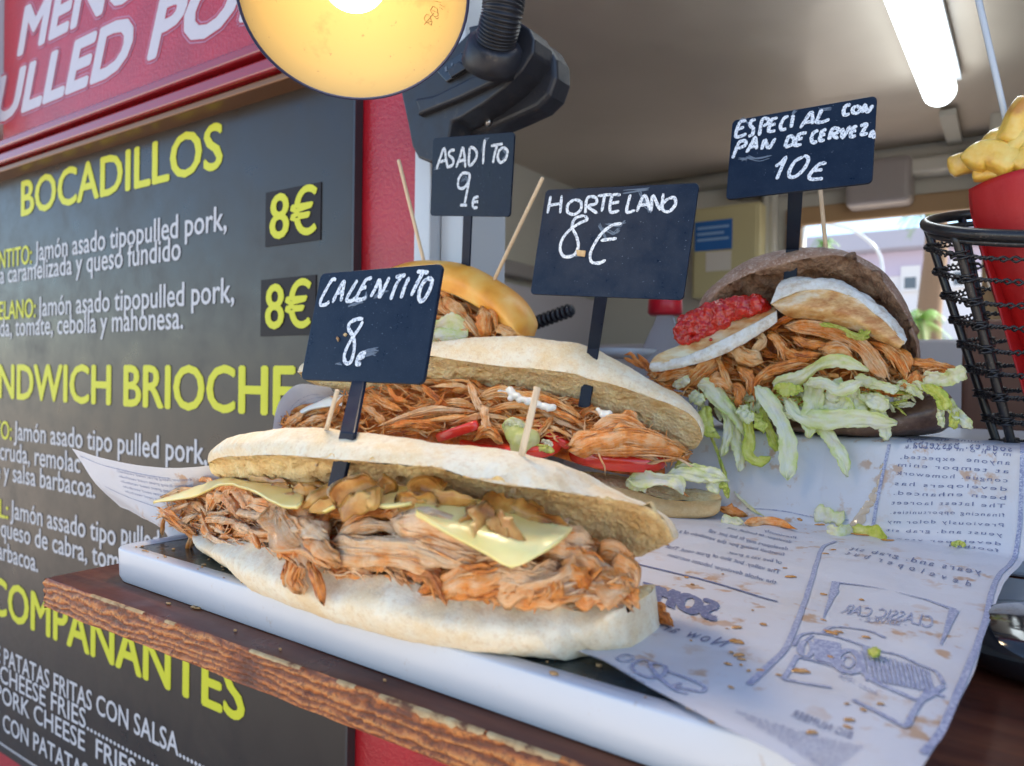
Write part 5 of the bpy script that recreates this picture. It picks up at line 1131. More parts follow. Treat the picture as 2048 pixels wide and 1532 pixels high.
ft3 = [(1306, 742), (1340, 728), (1400, 712), (1470, 690), (1540, 655), (1600, 640), (1680, 655), (1750, 680), (1800, 700), (1850, 745), (1905, 742)]
fb3 = [(1306, 752), (1350, 780), (1410, 790), (1450, 800), (1510, 808), (1600, 805), (1680, 800), (1740, 800), (1800, 785), (1850, 770), (1905, 752)]
heap(s3t, PL3, [(1370, 730)] + ft3[3:-2] + [(1830, 735)], [(1370, 780)] + fb3[3:-2] + [(1830, 775)], .03, -.004, push=.008)
pork_fill(s3t, PL3, ft3, fb3, .012, -.012, 175, m='pork_brown', lmin=24, lmax=80, wpx=(4, 12), slope=.25, fine=380, k=K3, tint=(.1, .7), jit=.55, seedx=3)
H = [([(110, 840, -.012), (200, 800, -.014), (300, 790, -.014), (350, 760, -.012)], 80, 34, .50), ([(300, 860, -.012), (380, 780, -.014), (460, 710, -.012)], 110, 40, .30), ([(420, 850, -.014), (480, 840, -.018), (540, 880, -.018)], 90, 36, .42), ([(460, 700, -.014), (500, 790, -.020), (540, 890, -.020)], 36, 18, .34), ([(540, 640, -.008), (620, 700, -.012), (700, 720, -.012)], 100, 36, .22),
     ([(680, 560, -.004), (740, 600, -.008), (690, 660, -.010)], 50, 18, .05), ([(780, 560, -.006), (840, 620, -.010), (870, 710, -.012)], 56, 24, .62), ([(820, 500, -.002), (930, 460, -.002), (1020, 480, -.002), (1060, 520, -.002)], 40, 20, .66), ([(910, 520, -.006), (1050, 530, -.008), (1200, 570, -.010), (1320, 640, -.012), (1420, 760, -.014), (1480, 830, -.016)], 84, 30, .34),
     ([(930, 590, -.008), (1000, 620, -.010), (1120, 630, -.012)], 56, 24, .75), ([(1100, 660, -.012), (1200, 650, -.014), (1260, 700, -.014)], 80, 40, .48), ([(690, 940, -.018), (690, 860, -.016), (780, 780, -.014), (900, 740, -.014), (1020, 750, -.012)], 40, 20, .50), ([(720, 820, -.014), (830, 770, -.016), (980, 730, -.014)], 60, 22, .58),
     ([(560, 870, -.016), (600, 900, -.018), (590, 980, -.020)], 60, 26, .80), ([(600, 780, -.012), (660, 840, -.014), (660, 900, -.016)], 70, 26, .62), ([(1300, 600, -.010), (1380, 660, -.012), (1480, 780, -.014)], 50, 20, .38), ([(1400, 620, -.008), (1500, 660, -.010), (1580, 760, -.012), (1600, 830, -.014)], 60, 26, .48), ([(1520, 680, -.006), (1580, 700, -.008), (1620, 780, -.010)], 70, 30, .68),
     ([(1580, 880, -.016), (1640, 850, -.016), (1660, 800, -.014)], 70, 34, .52), ([(1640, 740, -.008), (1760, 750, -.010), (1860, 775, -.010)], 50, 22, .62), ([(1720, 790, -.010), (1800, 770, -.010), (1870, 785, -.010)], 36, 16, .70), ([(860, 660, -.012), (960, 700, -.014), (1060, 690, -.014)], 60, 24, .66), ([(70, 780, -.010), (110, 800, -.010), (170, 770, -.010)], 40, 18, .68), ([(1660, 860, -.014), (1730, 850, -.014), (1800, 880, -.014)], 34, 16, .5), ([(0, 700, .0), (40, 750, .0), (80, 800, .0)], 40, 20, .6)]
for P, w, t, ti in H: pork(s3t, PL3, s2(P), w * .3328 * K3, t * .3328 * K3, tint=ti, twist=.4, m='pork' if rng.random() < .5 else 'pork_brown')
H = [([(860, 200, .03), (890, 195, .03), (930, 230, .03)], 26, 12, .6), ([(910, 230, .028), (960, 260, .026), (1010, 300, .024)], 40, 18, .7), ([(860, 230, .03), (900, 250, .028), (960, 290, .026)], 30, 16, .6)]
for P, w, t, ti in H: pork(s3t, PL3, [(a, b_, .0) for a, b_, _ in m1(P)], w * .2937 * K3, t * .2937 * K3, tint=ti)
# goat cheese: two rounds seen from the edge, rind outside, paste inside
def goat(rows_face, rows_rind, mface):
    b = MB(); R = [rowpx(PL3, s2(r), 60) for r in rows_face]; sheet(b, R, 60, 26, .0012, .0012, 50, 6); f = b.build('goat_cheese_slice', mface, s3t)
    b = MB(); R = [rowpx(PL3, s2(r), 90) for r in rows_rind]; sheet(b, R, 90, 14, .0010, .0010, 130, 8); b.build('rind', M['goat_rind'], f)
goat([[(60, 745, -.020), (100, 695, -.018), (230, 640, -.014), (400, 560, -.008), (600, 480, -.002), (760, 420, .004), (820, 405, .008)], [(65, 752, -.021), (200, 700, -.020), (330, 650, -.018), (470, 590, -.014), (620, 520, -.010), (740, 465, -.006), (820, 425, -.002)], [(70, 757, -.022), (180, 730, -.022), (320, 690, -.021), (470, 620, -.018), (620, 545, -.014), (740, 480, -.010), (825, 440, -.006)]],
     [[(66, 742, -.022), (180, 722, -.0225), (320, 682, -.022), (470, 612, -.019), (620, 537, -.015), (740, 472, -.011), (822, 425, -.007)], [(58, 768, -.023), (180, 755, -.024), (320, 722, -.024), (470, 665, -.021), (620, 590, -.017), (740, 520, -.013), (822, 455, -.008)], [(75, 795, -.021), (180, 780, -.022), (320, 748, -.022), (470, 700, -.019), (620, 625, -.015), (740, 550, -.011), (822, 490, -.007)]], M['goat_paste'])
goat([[(785, 382, -.010), (850, 350, -.009), (930, 318, -.008), (1020, 298, -.008), (1150, 300, -.008), (1300, 355, -.009), (1400, 430, -.011), (1480, 500, -.013), (1590, 620, -.016)], [(800, 392, -.012), (900, 400, -.014), (1000, 400, -.015), (1100, 410, -.016), (1220, 440, -.017), (1330, 490, -.018), (1450, 560, -.018), (1570, 640, -.018)], [(822, 410, -.006), (900, 460, -.006), (1020, 478, -.006), (1120, 500, -.007), (1240, 530, -.008), (1340, 560, -.010), (1450, 610, -.012), (1560, 648, -.014)]],
     [[(786, 385, -.0115), (850, 352, -.0105), (930, 320, -.0095), (1020, 300, -.0095), (1150, 302, -.0095), (1300, 357, -.0105), (1400, 432, -.0125), (1480, 502, -.0145), (1588, 628, -.0170)], [(815, 300, -.006), (880, 262, -.004), (960, 246, -.004), (1050, 245, -.004), (1170, 256, -.004), (1310, 318, -.005), (1420, 400, -.007), (1510, 480, -.009), (1598, 600, -.012)], [(850, 246, .004), (900, 230, .006), (970, 224, .006), (1060, 232, .006), (1180, 240, .006), (1310, 300, .004), (1430, 385, .002), (1520, 470, .0), (1598, 580, -.003)]], M['goat_melted'])
R = random.Random(5); sp = []
jam_poly = s2([(225, 560), (245, 480), (400, 415), (520, 385), (560, 360), (700, 350), (770, 385), (760, 410), (690, 430), (560, 470), (480, 520), (400, 560), (300, 610), (240, 610)])
def inside(p, pg):
    c = False; j = len(pg) - 1
    for i in range(len(pg)):
        if (pg[i][1] > p[1]) != (pg[j][1] > p[1]) and p[0] < (pg[j][0] - pg[i][0]) * (p[1] - pg[i][1]) / (pg[j][1] - pg[i][1]) + pg[i][0]: c = not c
        j = i
    return c
while len(sp) < 330:
    p = (R.uniform(1345, 1545), R.uniform(595, 690))
    if inside(p, jam_poly): u = (p[0] - 1345) / 200; sp.append((PL3.pt(p[0], p[1], -.014 + u * .014 + R.uniform(-.003, .003)), R.uniform(.0030, .0062)))
remeshed('red_jam', M['jam'], s3t, sp, .0008, .0010, 300)
remeshed('red_jam', M['jam'], s3t, [(PL3.pt(*s2([(x, y)])[0], -.016), r) for x, y, r in ((310, 600, .003), (340, 590, .0035), (370, 570, .003), (290, 620, .002), (425, 598, .0016))], .0007, .0004)
LT = [([(350, 870), (410, 880), (480, 960), (560, 1040), (630, 1110), (640, 1190)], 95), ([(480, 960), (530, 1080), (520, 1200), (490, 1300)], 55), ([(560, 1100), (580, 1220), (600, 1300), (592, 1390)], 66), ([(700, 880), (770, 960), (830, 1060), (880, 1180), (890, 1300), (880, 1440)], 92), ([(640, 1060), (660, 1180), (650, 1280), (700, 1330), (785, 1310)], 60),
      ([(740, 1000), (760, 1100), (800, 1200), (820, 1270)], 52), ([(1050, 830), (1045, 950), (1025, 1080), (1010, 1190)], 105), ([(800, 870), (950, 830), (1080, 750), (1200, 725), (1375, 785)], 70), ([(1060, 1080), (1150, 1200), (1210, 1310), (1240, 1425)], 78), ([(880, 960), (950, 1050), (1100, 1080), (1300, 1070), (1545, 1100)], 105), ([(1150, 850), (1185, 900), (1130, 960)], 92), ([(1240, 860), (1290, 960), (1325, 1080)], 92),
      ([(1290, 830), (1420, 870), (1550, 900)], 62), ([(1400, 990), (1460, 1080), (1480, 1205)], 62), ([(1700, 870), (1800, 930), (1840, 1020)], 60), ([(1720, 820), (1830, 840), (1960, 785)], 80), ([(1820, 960), (1900, 1040), (1995, 1135)], 56), ([(1815, 980), (1805, 1060), (1815, 1130)], 34), ([(380, 1000), (400, 1090), (430, 1160), (480, 1190)], 85), ([(430, 1180), (480, 1320), (510, 1420), (522, 1500)], 17), ([(200, 880), (250, 860), (290, 830)], 60),
      ([(300, 930), (340, 950), (380, 970)], 80), ([(1880, 1000), (1890, 1060), (1880, 1130)], 44), ([(820, 900), (900, 900), (980, 910)], 80), ([(1000, 870), (1100, 860), (1200, 900), (1330, 850)], 70), ([(900, 1000), (920, 1050), (930, 1090)], 90), ([(1100, 960), (1200, 1000), (1290, 1020)], 110), ([(1320, 930), (1400, 960), (1500, 1010)], 70), ([(690, 1040), (720, 1100), (740, 1160)], 70), ([(600, 1000), (640, 1060), (680, 1080)], 70), ([(1560, 860), (1640, 900), (1700, 960)], 44), ([(1640, 860), (1740, 900), (1850, 960)], 40)]
for k, (P, w) in enumerate(LT):
    dd = -.016 - .0022 * (k % 5); n_ = len(P); Pd = [(a, b_, dd - .010 * min(1, i / (n_ - 1) * 1.2)) for i, (a, b_) in enumerate(P)]
    leaf(s3t, PL3, s2(Pd), w * .3328 * K3 * 1.0, 'lettuce_green' if k in (4, 5, 18, 19, 22, 28, 14, 23) else 'lettuce', curl=.22, ruff=.0022)
for P, w in (([(1080, 505), (1180, 520), (1260, 550)], 20), ([(1210, 530), (1300, 570), (1360, 560), (1400, 510)], 22), ([(1240, 560), (1320, 590), (1380, 580)], 26), ([(1320, 540), (1350, 580), (1330, 600)], 20)):
    leaf(s3t, PL3, s2([(a, b_, -.016) for a, b_ in P]), w * .3328 * K3, 'lettuce_green')
R = random.Random(12)
for k in range(110):
    x = R.uniform(330, 1600); y = R.uniform(880, 1020); a = R.uniform(-.5, 1.8); L = R.uniform(60, 150)
    leaf(s3t, PL3, s2([(x, y, -.010), (x + L * .5 * math.cos(a), y + L * .5 * math.sin(a), -.014), (x + L * math.cos(a), min(1090, y + L * math.sin(a)), -.014)]), R.uniform(6, 32) * .3328 * K3, R.choice(('lettuce', 'lettuce', 'lettuce_green')), n=24, c=8)

# ================================================================== SANDWICH 4 (brioche bun behind)
PL4 = Pl((-.6, .53), (0, .53)); K4 = 4.3e-4
s4t = thing('sandwich', 'glossy golden brioche bun with pulled pork standing at the back behind the tomato sandwich', 'sandwich', PL4.pt(910, 760, .04), 'price tagged sandwiches on display')
lp4 = [(740, 640), (745, 610), (780, 585), (830, 573), (880, 580), (930, 600), (980, 630), (1025, 668), (1048, 672)]; sl4 = [(740, 640), (742, 585), (775, 542), (820, 524), (870, 520), (925, 527), (980, 556), (1030, 595), (1054, 640), (1048, 672)]
Lp = rowpx(PL4, lp4, NS, .0); Sl = rowpx(PL4, sl4, NS, .018); C4 = PL4.pt(900, 640, 0)[None, :]; E4 = ef(NS, .12)
Mi = Lp * .42 + Sl * .58; Mi[:, 1] = PL4.a[1] - .002 + .01 * (1 - E4[:, 0]); B1 = C4 + (Sl - C4) * .9 + np.array([0, .03, 0]); B2 = C4 + (Sl - C4) * .55 + np.array([0, .065, 0]); B3 = C4 + (Sl - C4) * .05 + np.array([0, .085, 0]); I1 = C4 + (Lp - C4) * .82 + np.array([0, .03, 0]); I2 = C4 + (Lp - C4) * .1 + np.array([0, .05, 0])
ring_bread('top_bun', [M['brioche'], M['crumb']], s4t, [([B3, B2, B1, Sl, Mi, Lp], 60, 0), ([Lp, I1, I2], 20, 1)], NS, lambda p, k, s_: .0008 * fbm(p, 20, 3, s_) if k == 0 else bread_disp(p, k, s_), 2.2)
ft4 = [(760, 605), (830, 590), (880, 590), (930, 610), (980, 636), (1025, 670)]; fb4 = [(760, 670), (830, 690), (880, 690), (930, 690), (980, 685), (1025, 678)]
heap(s4t, PL4, ft4, fb4, .02, .004, push=.006); pork_fill(s4t, PL4, ft4, fb4, .012, -.004, 46, m='pork_brown', lmin=30, lmax=80, wpx=(7, 16), slope=.6, fine=90, k=K4, seedx=4)
H = [([(1130, 340, .0), (1220, 420, -.004), (1290, 500, -.006), (1350, 580, -.006)], 76, 34, .3), ([(1380, 400, -.002), (1400, 480, -.006), (1390, 580, -.008)], 110, 46, .4), ([(1120, 470, -.004), (1200, 510, -.006), (1300, 550, -.006)], 56, 26, .25), ([(1480, 520, -.004), (1540, 550, -.004), (1600, 580, -.002)], 70, 30, .3), ([(1420, 400, .0), (1460, 450, -.004), (1470, 520, -.006)], 46, 22, .5), ([(1090, 340, .0), (1110, 400, -.002), (1180, 440, -.004)], 50, 22, .4)]
for P, w, t, ti in H: pork(s4t, PL4, c8(P), w * .2937 * K4, t * .2937 * K4, tint=ti, m='pork_brown')
for P, w in (([(1050, 600, -.002), (1100, 520, -.010), (1180, 510, -.010), (1280, 590, -.006)], 150), ([(1000, 620, -.004), (1080, 580, -.012), (1160, 580, -.012), (1240, 620, -.010)], 100)):
    leaf(s4t, PL4, c8(P), w * .2937 * K4, 'lettuce', name='onion_leaf', curl=.3, ruff=.0008)
Ed = rowpx(PL4, [(750, 690), (850, 700), (950, 700), (1040, 690)], 60, .0); Bt = rowpx(PL4, [(750, 690), (770, 760), (900, 800), (1020, 770), (1040, 690)], 60, .004); Bt2 = Bt + np.array([0, .06, 0]); Bk1 = Ed + np.array([0, .07, 0])
ring_bread('bottom_bun', [M['brioche'], M['crumb']], s4t, [([Ed, Ed * .5 + Bt * .5 - np.array([0, .01, 0]), Bt, Bt2, Bk1], 30, 0), ([Bk1, Ed], 10, 1)], 60, lambda p, k, s_: .0006 * fbm(p, 20, 3, s_), 2.2)
z4 = Bt[:, 2].min(); b = MB(); b.box(Bt[:, 0].min() + .01, Bt[:, 0].max() - .01, PL4.a[1] + .004, PL4.a[1] + .07, HT + .001, z4 + .002)
tag(b.build('support_block', M['melamine'], None, False, .003), 'white block holding up the brioche bun behind the other sandwiches', 'block')

# ================================================================== PRICE TAGS
def tag_frame(x, k=1.):
    a, b_, c_ = x[3:6]; Rm = Matrix.Rotation(c_, 3, 'Z') @ Matrix.Rotation(b_, 3, 'Y') @ Matrix.Rotation(a, 3, 'X')
    P = np.array(x[:3]) * k + np.array([0, 0, CZ]); R_ = np.array(Rm); return P, R_[:, 0], R_[:, 1], R_[:, 2], x[6] * k
def stroke(mb, pts, w, o, X, Y, Z, lift=.0014, n=None, jit=.18):
    """chalk pen line through pixels, laid on the tag's face"""
    Q = []
    for p in pts: r = ray(*p[:2]); t = ((o - CAM) @ Z) / (r @ Z); h = CAM + r * t - o; Q.append((h @ X, h @ Y))
    Q = np.array(Q); n = n or max(8, len(pts) * 7); Q = resample(Q, n) if len(Q) > 2 else poly(Q, n); T = np.gradient(Q, axis=0); T /= np.linalg.norm(T, axis=1)[:, None] + 1e-9; Nn = np.stack([-T[:, 1], T[:, 0]], 1); ph = rng.uniform(0, 99)
    G = []
    for i in range(n):
        s = i / (n - 1); ww = w / 2 * (1 + jit * noise.noise(Vector((i * .5, ph, 0)))) * min(1, .45 + min(s, 1 - s) * n * .4)
        G.append([o + X * q[0] + Y * q[1] + Z * (lift + e) for q, e in ((Q[i] - Nn[i] * ww, 0), (Q[i], .00012), (Q[i] + Nn[i] * ww, 0))])
    mb.grid(np.array(G))
TAGS = {
 'calentito': ([-.22, .2184, .0205, 1.3614, .0115, -.0092, .0479], 1.28, .070, 'square black price tag hand lettered CALENTITO 8€, stuck in the front sandwich', c8,
   [[(395, 210), (370, 207), (330, 270), (292, 345), (290, 378), (325, 376), (350, 355)], [(370, 365), (400, 300), (435, 235), (450, 222), (440, 290), (428, 355)], [(395, 300), (440, 288)], [(540, 210), (510, 260), (475, 320), (468, 350), (505, 350), (530, 325)], [(640, 195), (600, 208), (575, 250), (545, 305), (532, 343), (575, 340), (600, 320)], [(562, 268), (602, 258)],
    [(630, 325), (665, 260), (690, 200)], [(690, 200), (695, 260), (688, 335)], [(690, 335), (725, 260), (758, 190)], [(800, 190), (868, 177)], [(838, 185), (800, 250), (765, 345)], [(893, 190), (865, 250), (836, 335)], [(945, 152), (1025, 160)], [(985, 160), (945, 235), (905, 318)], [(1010, 200), (975, 250), (958, 315), (967, 352), (995, 342), (1030, 280), (1048, 220), (1035, 202), (1010, 200)],
    [(580, 475), (540, 475), (490, 500), (480, 540), (510, 590), (520, 640), (515, 700), (495, 765), (465, 775), (450, 740), (460, 690), (500, 610), (550, 540), (578, 490)], [(600, 700), (560, 715), (540, 750), (537, 783), (565, 775)], [(548, 745), (590, 725)]],
   [[(560, 710), (620, 690), (670, 680)], [(540, 730), (600, 720), (660, 710)], [(480, 380), (520, 370), (570, 350)], [(660, 330), (700, 290), (740, 280)], [(400, 770), (420, 780)], [(560, 350), (590, 330), (600, 300)]], .0019),
 'hortelano': ([-.2002, .3952, .0808, 1.4381, .0781, .0516, .0669], 1.25, .098, 'large black price tag hand lettered HORTELANO 8€, stuck in the tomato sandwich', lambda p: p,
   [[(1103, 393), (1100, 410), (1097, 428)], [(1125, 392), (1122, 428)], [(1100, 412), (1124, 408)], [(1150, 400), (1138, 410), (1137, 425), (1150, 430), (1163, 420), (1163, 405), (1150, 400)], [(1172, 428), (1176, 398), (1192, 396), (1194, 408), (1178, 414), (1196, 428)], [(1197, 393), (1225, 390)], [(1211, 391), (1205, 425)], [(1243, 391), (1226, 393), (1222, 424), (1240, 423)], [(1224, 408), (1240, 405)],
    [(1262, 390), (1255, 424), (1272, 422)], [(1275, 425), (1290, 392), (1302, 422)], [(1281, 412), (1297, 410)], [(1304, 424), (1307, 392), (1322, 420), (1328, 388)], [(1338, 398), (1326, 410), (1328, 422), (1340, 424), (1352, 410), (1350, 397), (1338, 398)],
    [(1170, 432), (1152, 438), (1146, 455), (1155, 475), (1158, 495), (1148, 512), (1130, 514), (1122, 500), (1126, 480), (1140, 462), (1160, 448), (1176, 440), (1170, 432)], [(1245, 448), (1225, 452), (1205, 468), (1190, 490), (1182, 510), (1185, 525), (1200, 527), (1213, 521)], [(1203, 482), (1235, 478)]],
   [[(1210, 460), (1230, 470), (1240, 460)], [(1215, 450), (1240, 452), (1250, 445)], [(1280, 385), (1290, 410), (1300, 425)], [(1250, 385), (1300, 380)], [(1200, 450), (1215, 480)], [(1130, 515), (1160, 510)]], .0021),
 'especial': ([-.1311, .5483, .1635, 1.3775, .005, .0175, .0628], 1., .098, 'black price tag hand lettered ESPECIAL CON PAN DE CERVEZA 10€ above the dark bread roll', c3,
   [[(850, 525), (825, 530), (810, 560), (805, 593), (830, 590), (850, 580)], [(812, 562), (840, 552)], [(890, 520), (870, 527), (867, 545), (880, 560), (875, 585), (858, 592)], [(905, 590), (918, 522), (940, 516), (944, 532), (922, 550)], [(985, 512), (960, 520), (950, 545), (947, 570), (975, 568)], [(952, 545), (976, 538)], [(1032, 505), (1012, 515), (997, 545), (1002, 563), (1022, 560)], [(1052, 500), (1042, 555)],
    [(1082, 558), (1105, 520), (1132, 488), (1134, 540)], [(1095, 535), (1133, 527)], [(1175, 475), (1160, 510), (1152, 530), (1180, 530), (1208, 518)], [(1300, 457), (1280, 460), (1269, 480), (1273, 500), (1295, 495)], [(1322, 460), (1308, 475), (1312, 492), (1330, 490), (1341, 472), (1322, 460)], [(1350, 492), (1360, 457), (1372, 488), (1395, 457)],
    [(790, 688), (805, 650), (820, 617), (845, 612), (845, 630), (815, 645)], [(850, 663), (875, 620), (888, 597), (894, 648)], [(865, 640), (892, 632)], [(915, 650), (930, 607), (945, 643), (975, 600)], [(1015, 638), (1033, 593), (1053, 600), (1050, 625), (1017, 640)], [(1110, 577), (1080, 582), (1067, 605), (1060, 630), (1088, 627)], [(1068, 605), (1093, 600)],
    [(1160, 566), (1140, 577), (1130, 600), (1137, 620), (1155, 613)], [(1195, 562), (1176, 572), (1167, 608), (1188, 608)], [(1171, 588), (1190, 583)], [(1205, 608), (1220, 562), (1245, 560), (1243, 575), (1222, 585), (1245, 603)], [(1265, 556), (1264, 598), (1298, 547)], [(1328, 547), (1306, 560), (1300, 593), (1322, 589)], [(1303, 572), (1323, 568)], [(1340, 547), (1368, 542), (1346, 583), (1374, 579)], [(1380, 598), (1394, 572), (1400, 603)],
    [(975, 722), (1000, 705), (1020, 682), (1000, 730), (980, 778)], [(1095, 680), (1060, 700), (1036, 740), (1037, 766), (1065, 763), (1100, 730), (1117, 692), (1105, 677), (1095, 680)], [(1195, 707), (1165, 712), (1136, 740), (1120, 765), (1132, 777), (1180, 774)], [(1140, 740), (1178, 736)]],
   [[(820, 530), (840, 520), (860, 540)], [(850, 680), (900, 690), (950, 680)], [(820, 690), (850, 690)], [(1040, 500), (1060, 480)], [(1170, 480), (1210, 470)]], .0021),
 'asadito': ([-.2944, .3813, .1295, 1.6678, .1325, -.0694, .0508], 1.4, .070, 'small black price tag hand lettered ASADITO 9€, standing in the brioche bun', c2,
   [[(1120, 963), (1145, 890), (1165, 842), (1175, 900), (1185, 958)], [(1135, 922), (1180, 908)], [(1225, 852), (1200, 857), (1191, 880), (1215, 905), (1213, 935), (1187, 950)], [(1232, 953), (1255, 890), (1270, 838), (1280, 890), (1285, 953)], [(1246, 917), (1280, 908)], [(1310, 837), (1306, 938), (1340, 910), (1350, 870), (1332, 842), (1310, 837)], [(1395, 792), (1390, 850), (1385, 933)], [(1430, 830), (1498, 817)], [(1465, 825), (1450, 880), (1441, 928)],
    [(1500, 835), (1475, 860), (1469, 900), (1485, 923), (1512, 905), (1524, 860), (1500, 835)], [(1310, 985), (1270, 985), (1246, 1020), (1246, 1063), (1275, 1068), (1305, 1030), (1310, 985)], [(1310, 990), (1300, 1060), (1280, 1160)], [(1255, 1165), (1295, 1165)], [(1360, 1117), (1336, 1125), (1327, 1150), (1331, 1178), (1355, 1178)], [(1330, 1148), (1358, 1145)]],
   [[(1380, 860), (1400, 800), (1410, 790)], [(1270, 930), (1290, 880)], [(1500, 850), (1520, 880), (1500, 910)], [(1270, 1030), (1290, 1010), (1300, 1050)], [(1110, 960), (1140, 950)]], .0022)}
STEM = {'calentito': ([(718, 766), (697, 866), (672, 975)], .0094, PL1, .014), 'hortelano': ([(1202, 594), (1186, 702), (1168, 815)], .0100, PL2, .012), 'especial': ([(1591, 384), (1585, 500), (1580, 560)], .0100, PL3, .010), 'asadito': ([(936, 433), (932, 530), (930, 560)], .0100, PL4, .02)}
for key, (x, k, w, label, cf, strokes, smudge, sw) in TAGS.items():
    o, X, Y, Z, h = tag_frame(x, k); w = w * k; th = .0022
    if Z @ (CAM - o) < 0: Z = -Z
    spts, swid, spl, sdep = STEM[key]
    t = thing('price_tag', label, 'price tag', spl.pt(*spts[-1], sdep), 'hand lettered price tags')
    b = MB(); r = .0035; out = []
    for cx_, cy_, a0 in ((w / 2 - r, h / 2 - r, 0), (-w / 2 + r, h / 2 - r, 90), (-w / 2 + r, -h / 2 + r, 180), (w / 2 - r, -h / 2 + r, 270)):
        for i in range(6): a = math.radians(a0 + 18 * i); out.append(o + X * (cx_ + r * math.cos(a)) + Y * (cy_ + r * math.sin(a)) - Z * th / 2)
    b.prism(out, Z * th); b.build('board', M['slate_tag'], t, False, .0004)
    # stem: flat bar from the lower edge down into the bread
    r_ = ray(*spts[0]); s0 = CAM + r_ * (((o - CAM) @ Z) / (r_ @ Z)); lx = (s0 - o) @ X
    P = [o + X * lx - Y * (h / 2 - .0006), spl.pt(*spts[1], sdep), spl.pt(*spts[2], sdep)] if key != 'calentito' else [o + X * lx - Y * (h / 2 - .0006), spl.pt(*spts[1], .010), spl.pt(*spts[2], .010)]
    P = poly(P, 10); G = []
    for p in P: G.append([p + X * (swid / 2 * a) + Z * (th / 2 * c_) for a, c_ in ((-1, 1), (1, 1), (1, -1), (-1, -1))])
    b = MB(); b.grid(np.array(G), True); b.f += [(3, 2, 1, 0), tuple(len(b.v) - 4 + i for i in range(4))]; b.m += [0, 0]; b.build('stem', M['slate_tag'], t, False, .0004)
    b = MB()
    for s_ in strokes: stroke(b, cf(s_), sw * (1.12 if key == 'hortelano' else 1.22), o, X, Y, Z, jit=.28)
    b.build('chalk_lettering', M['chalk'], t)
    b = MB()
    for s_ in smudge:
        for q in range(5): stroke(b, [(p[0] + rng.uniform(-4, 4), p[1] + rng.uniform(-4, 4)) for p in cf(s_)], .0006, o, X, Y, Z, .0012 + q * .00002)
    for q in range(70): u, v = rng.gauss(0, .25) * w, rng.gauss(0, .25) * h; s_ = rng.uniform(.00010, .00032); c_ = o + X * max(-w * .47, min(w * .47, u)) + Y * max(-h * .47, min(h * .47, v)) + Z * .00125; b.add([c_ + X * s_, c_ + Y * s_, c_ - X * s_ * 1.5, c_ - Y * s_], [(0, 1, 2, 3)])
    b.build('chalk_smudges', M['chalk_faint'], t, False, kind='stuff')
    if key in ('calentito', 'hortelano'):
        b = MB()
        for q in (((388, 605), (395, 590), (405, 600), (400, 625)), ((435, 580), (450, 565), (460, 575), (448, 590))) if key == 'calentito' else (((1153, 500), (1172, 502), (1170, 514), (1155, 512)),):
            pts = c8(q) if key == 'calentito' else list(q); V = []
            for p in pts: r_ = ray(*p); V.append(CAM + r_ * (((o + Z * .0013 - CAM) @ Z) / (r_ @ Z)))
            b.prism(V, Z * .0008)
        b.build('food_speck', M['wood_raw'], t, False)
# ================================================================== SKEWERS
def skewer(p0, p1, pl, d0, d1, r, label, flat=1.):
    A, B_ = pl.pt(*p0, d0), pl.pt(*p1, d1); A, B_ = np.array(A), np.array(B_); dv_ = (B_ - A); B2 = B_ + dv_ / np.linalg.norm(dv_) * .02
    b = MB(); b.tube([A, A + dv_ * .01, B_, B2], [r * .7, r, r, r * .8], 10, flat=flat); tag(b.build('skewer', M['wood_stick']), label, 'wooden skewer', 'wooden skewers in the food')
skewer((675, 780), (652, 862), PL1, .014, .016, .0011, 'short wooden skewer beside the CALENTITO tag stem in the front sandwich')
skewer((1075, 774), (1047, 893), PL1, .016, .016, .0017, 'flat wooden stick standing in the right half of the front sandwich', .4)
skewer((797, 319), (848, 524), PL4, .01, .03, .0018, 'wooden skewer left of the ASADITO tag in the brioche bun')
skewer((1086, 355), (990, 556), PL4, .0, .02, .0018, 'pale wooden skewer right of the ASADITO tag leaning over the brioche bun')
skewer((1640, 375), (1652, 500), PL3, .02, .03, .0017, 'wooden skewer behind the ESPECIAL tag in the dark bread roll')

# ================================================================== LOOSE SCRAPS ON THE PAPER
def on_pp(px, py, lift=.002): q = pinv(px, py); return psurf(q, lift)
R = random.Random(3); kk = 0
for (pts, m_, w, t, ti, lab) in ((([(1503, 1049), (1530, 1046), (1560, 1050), (1586, 1058)]), 'pork', .007, .003, .5, 'orange shred of pork lying at the fold of the paper below the lettuce'), (([(1447, 1018), (1465, 1024), (1486, 1030)]), 'pork', .009, .006, .7, 'small lump of pork against the right end of the tomato sandwich'),
    (([(1258, 1240), (1290, 1248), (1300, 1246)]), 'pork', .006, .003, .7, 'scrap of pork on the paper just right of the front sandwich'), (([(1298, 1245), (1320, 1238), (1342, 1255)]), 'pork', .006, .004, .75, 'curled orange scrap of pork under the mirrored word SOME'), (([(1288, 1200), (1296, 1215), (1304, 1224)]), 'pork', .004, .003, .55, 'tiny upright scrap of pork below the mirrored word SOME'),
    (([(1262, 1195), (1272, 1215), (1268, 1240)]), 'pork', .006, .004, .5, 'thin strand of pork falling from the right end of the front sandwich')):
    b = MB(); P = [on_pp(*p, .0025) for p in pts] if 'tomato' not in lab else [PL2.pt(*p, .01) for p in pts]; shred(b, P, w, t, R.randint(1, 999), tint=ti, rag=.3); tag(b.build('meat_scrap', M[m_]), lab, 'meat scrap', 'food scraps on the paper')
class PP:
    @staticmethod
    def pt(px, py, d=0.): return on_pp(px, py, .0025 - d)
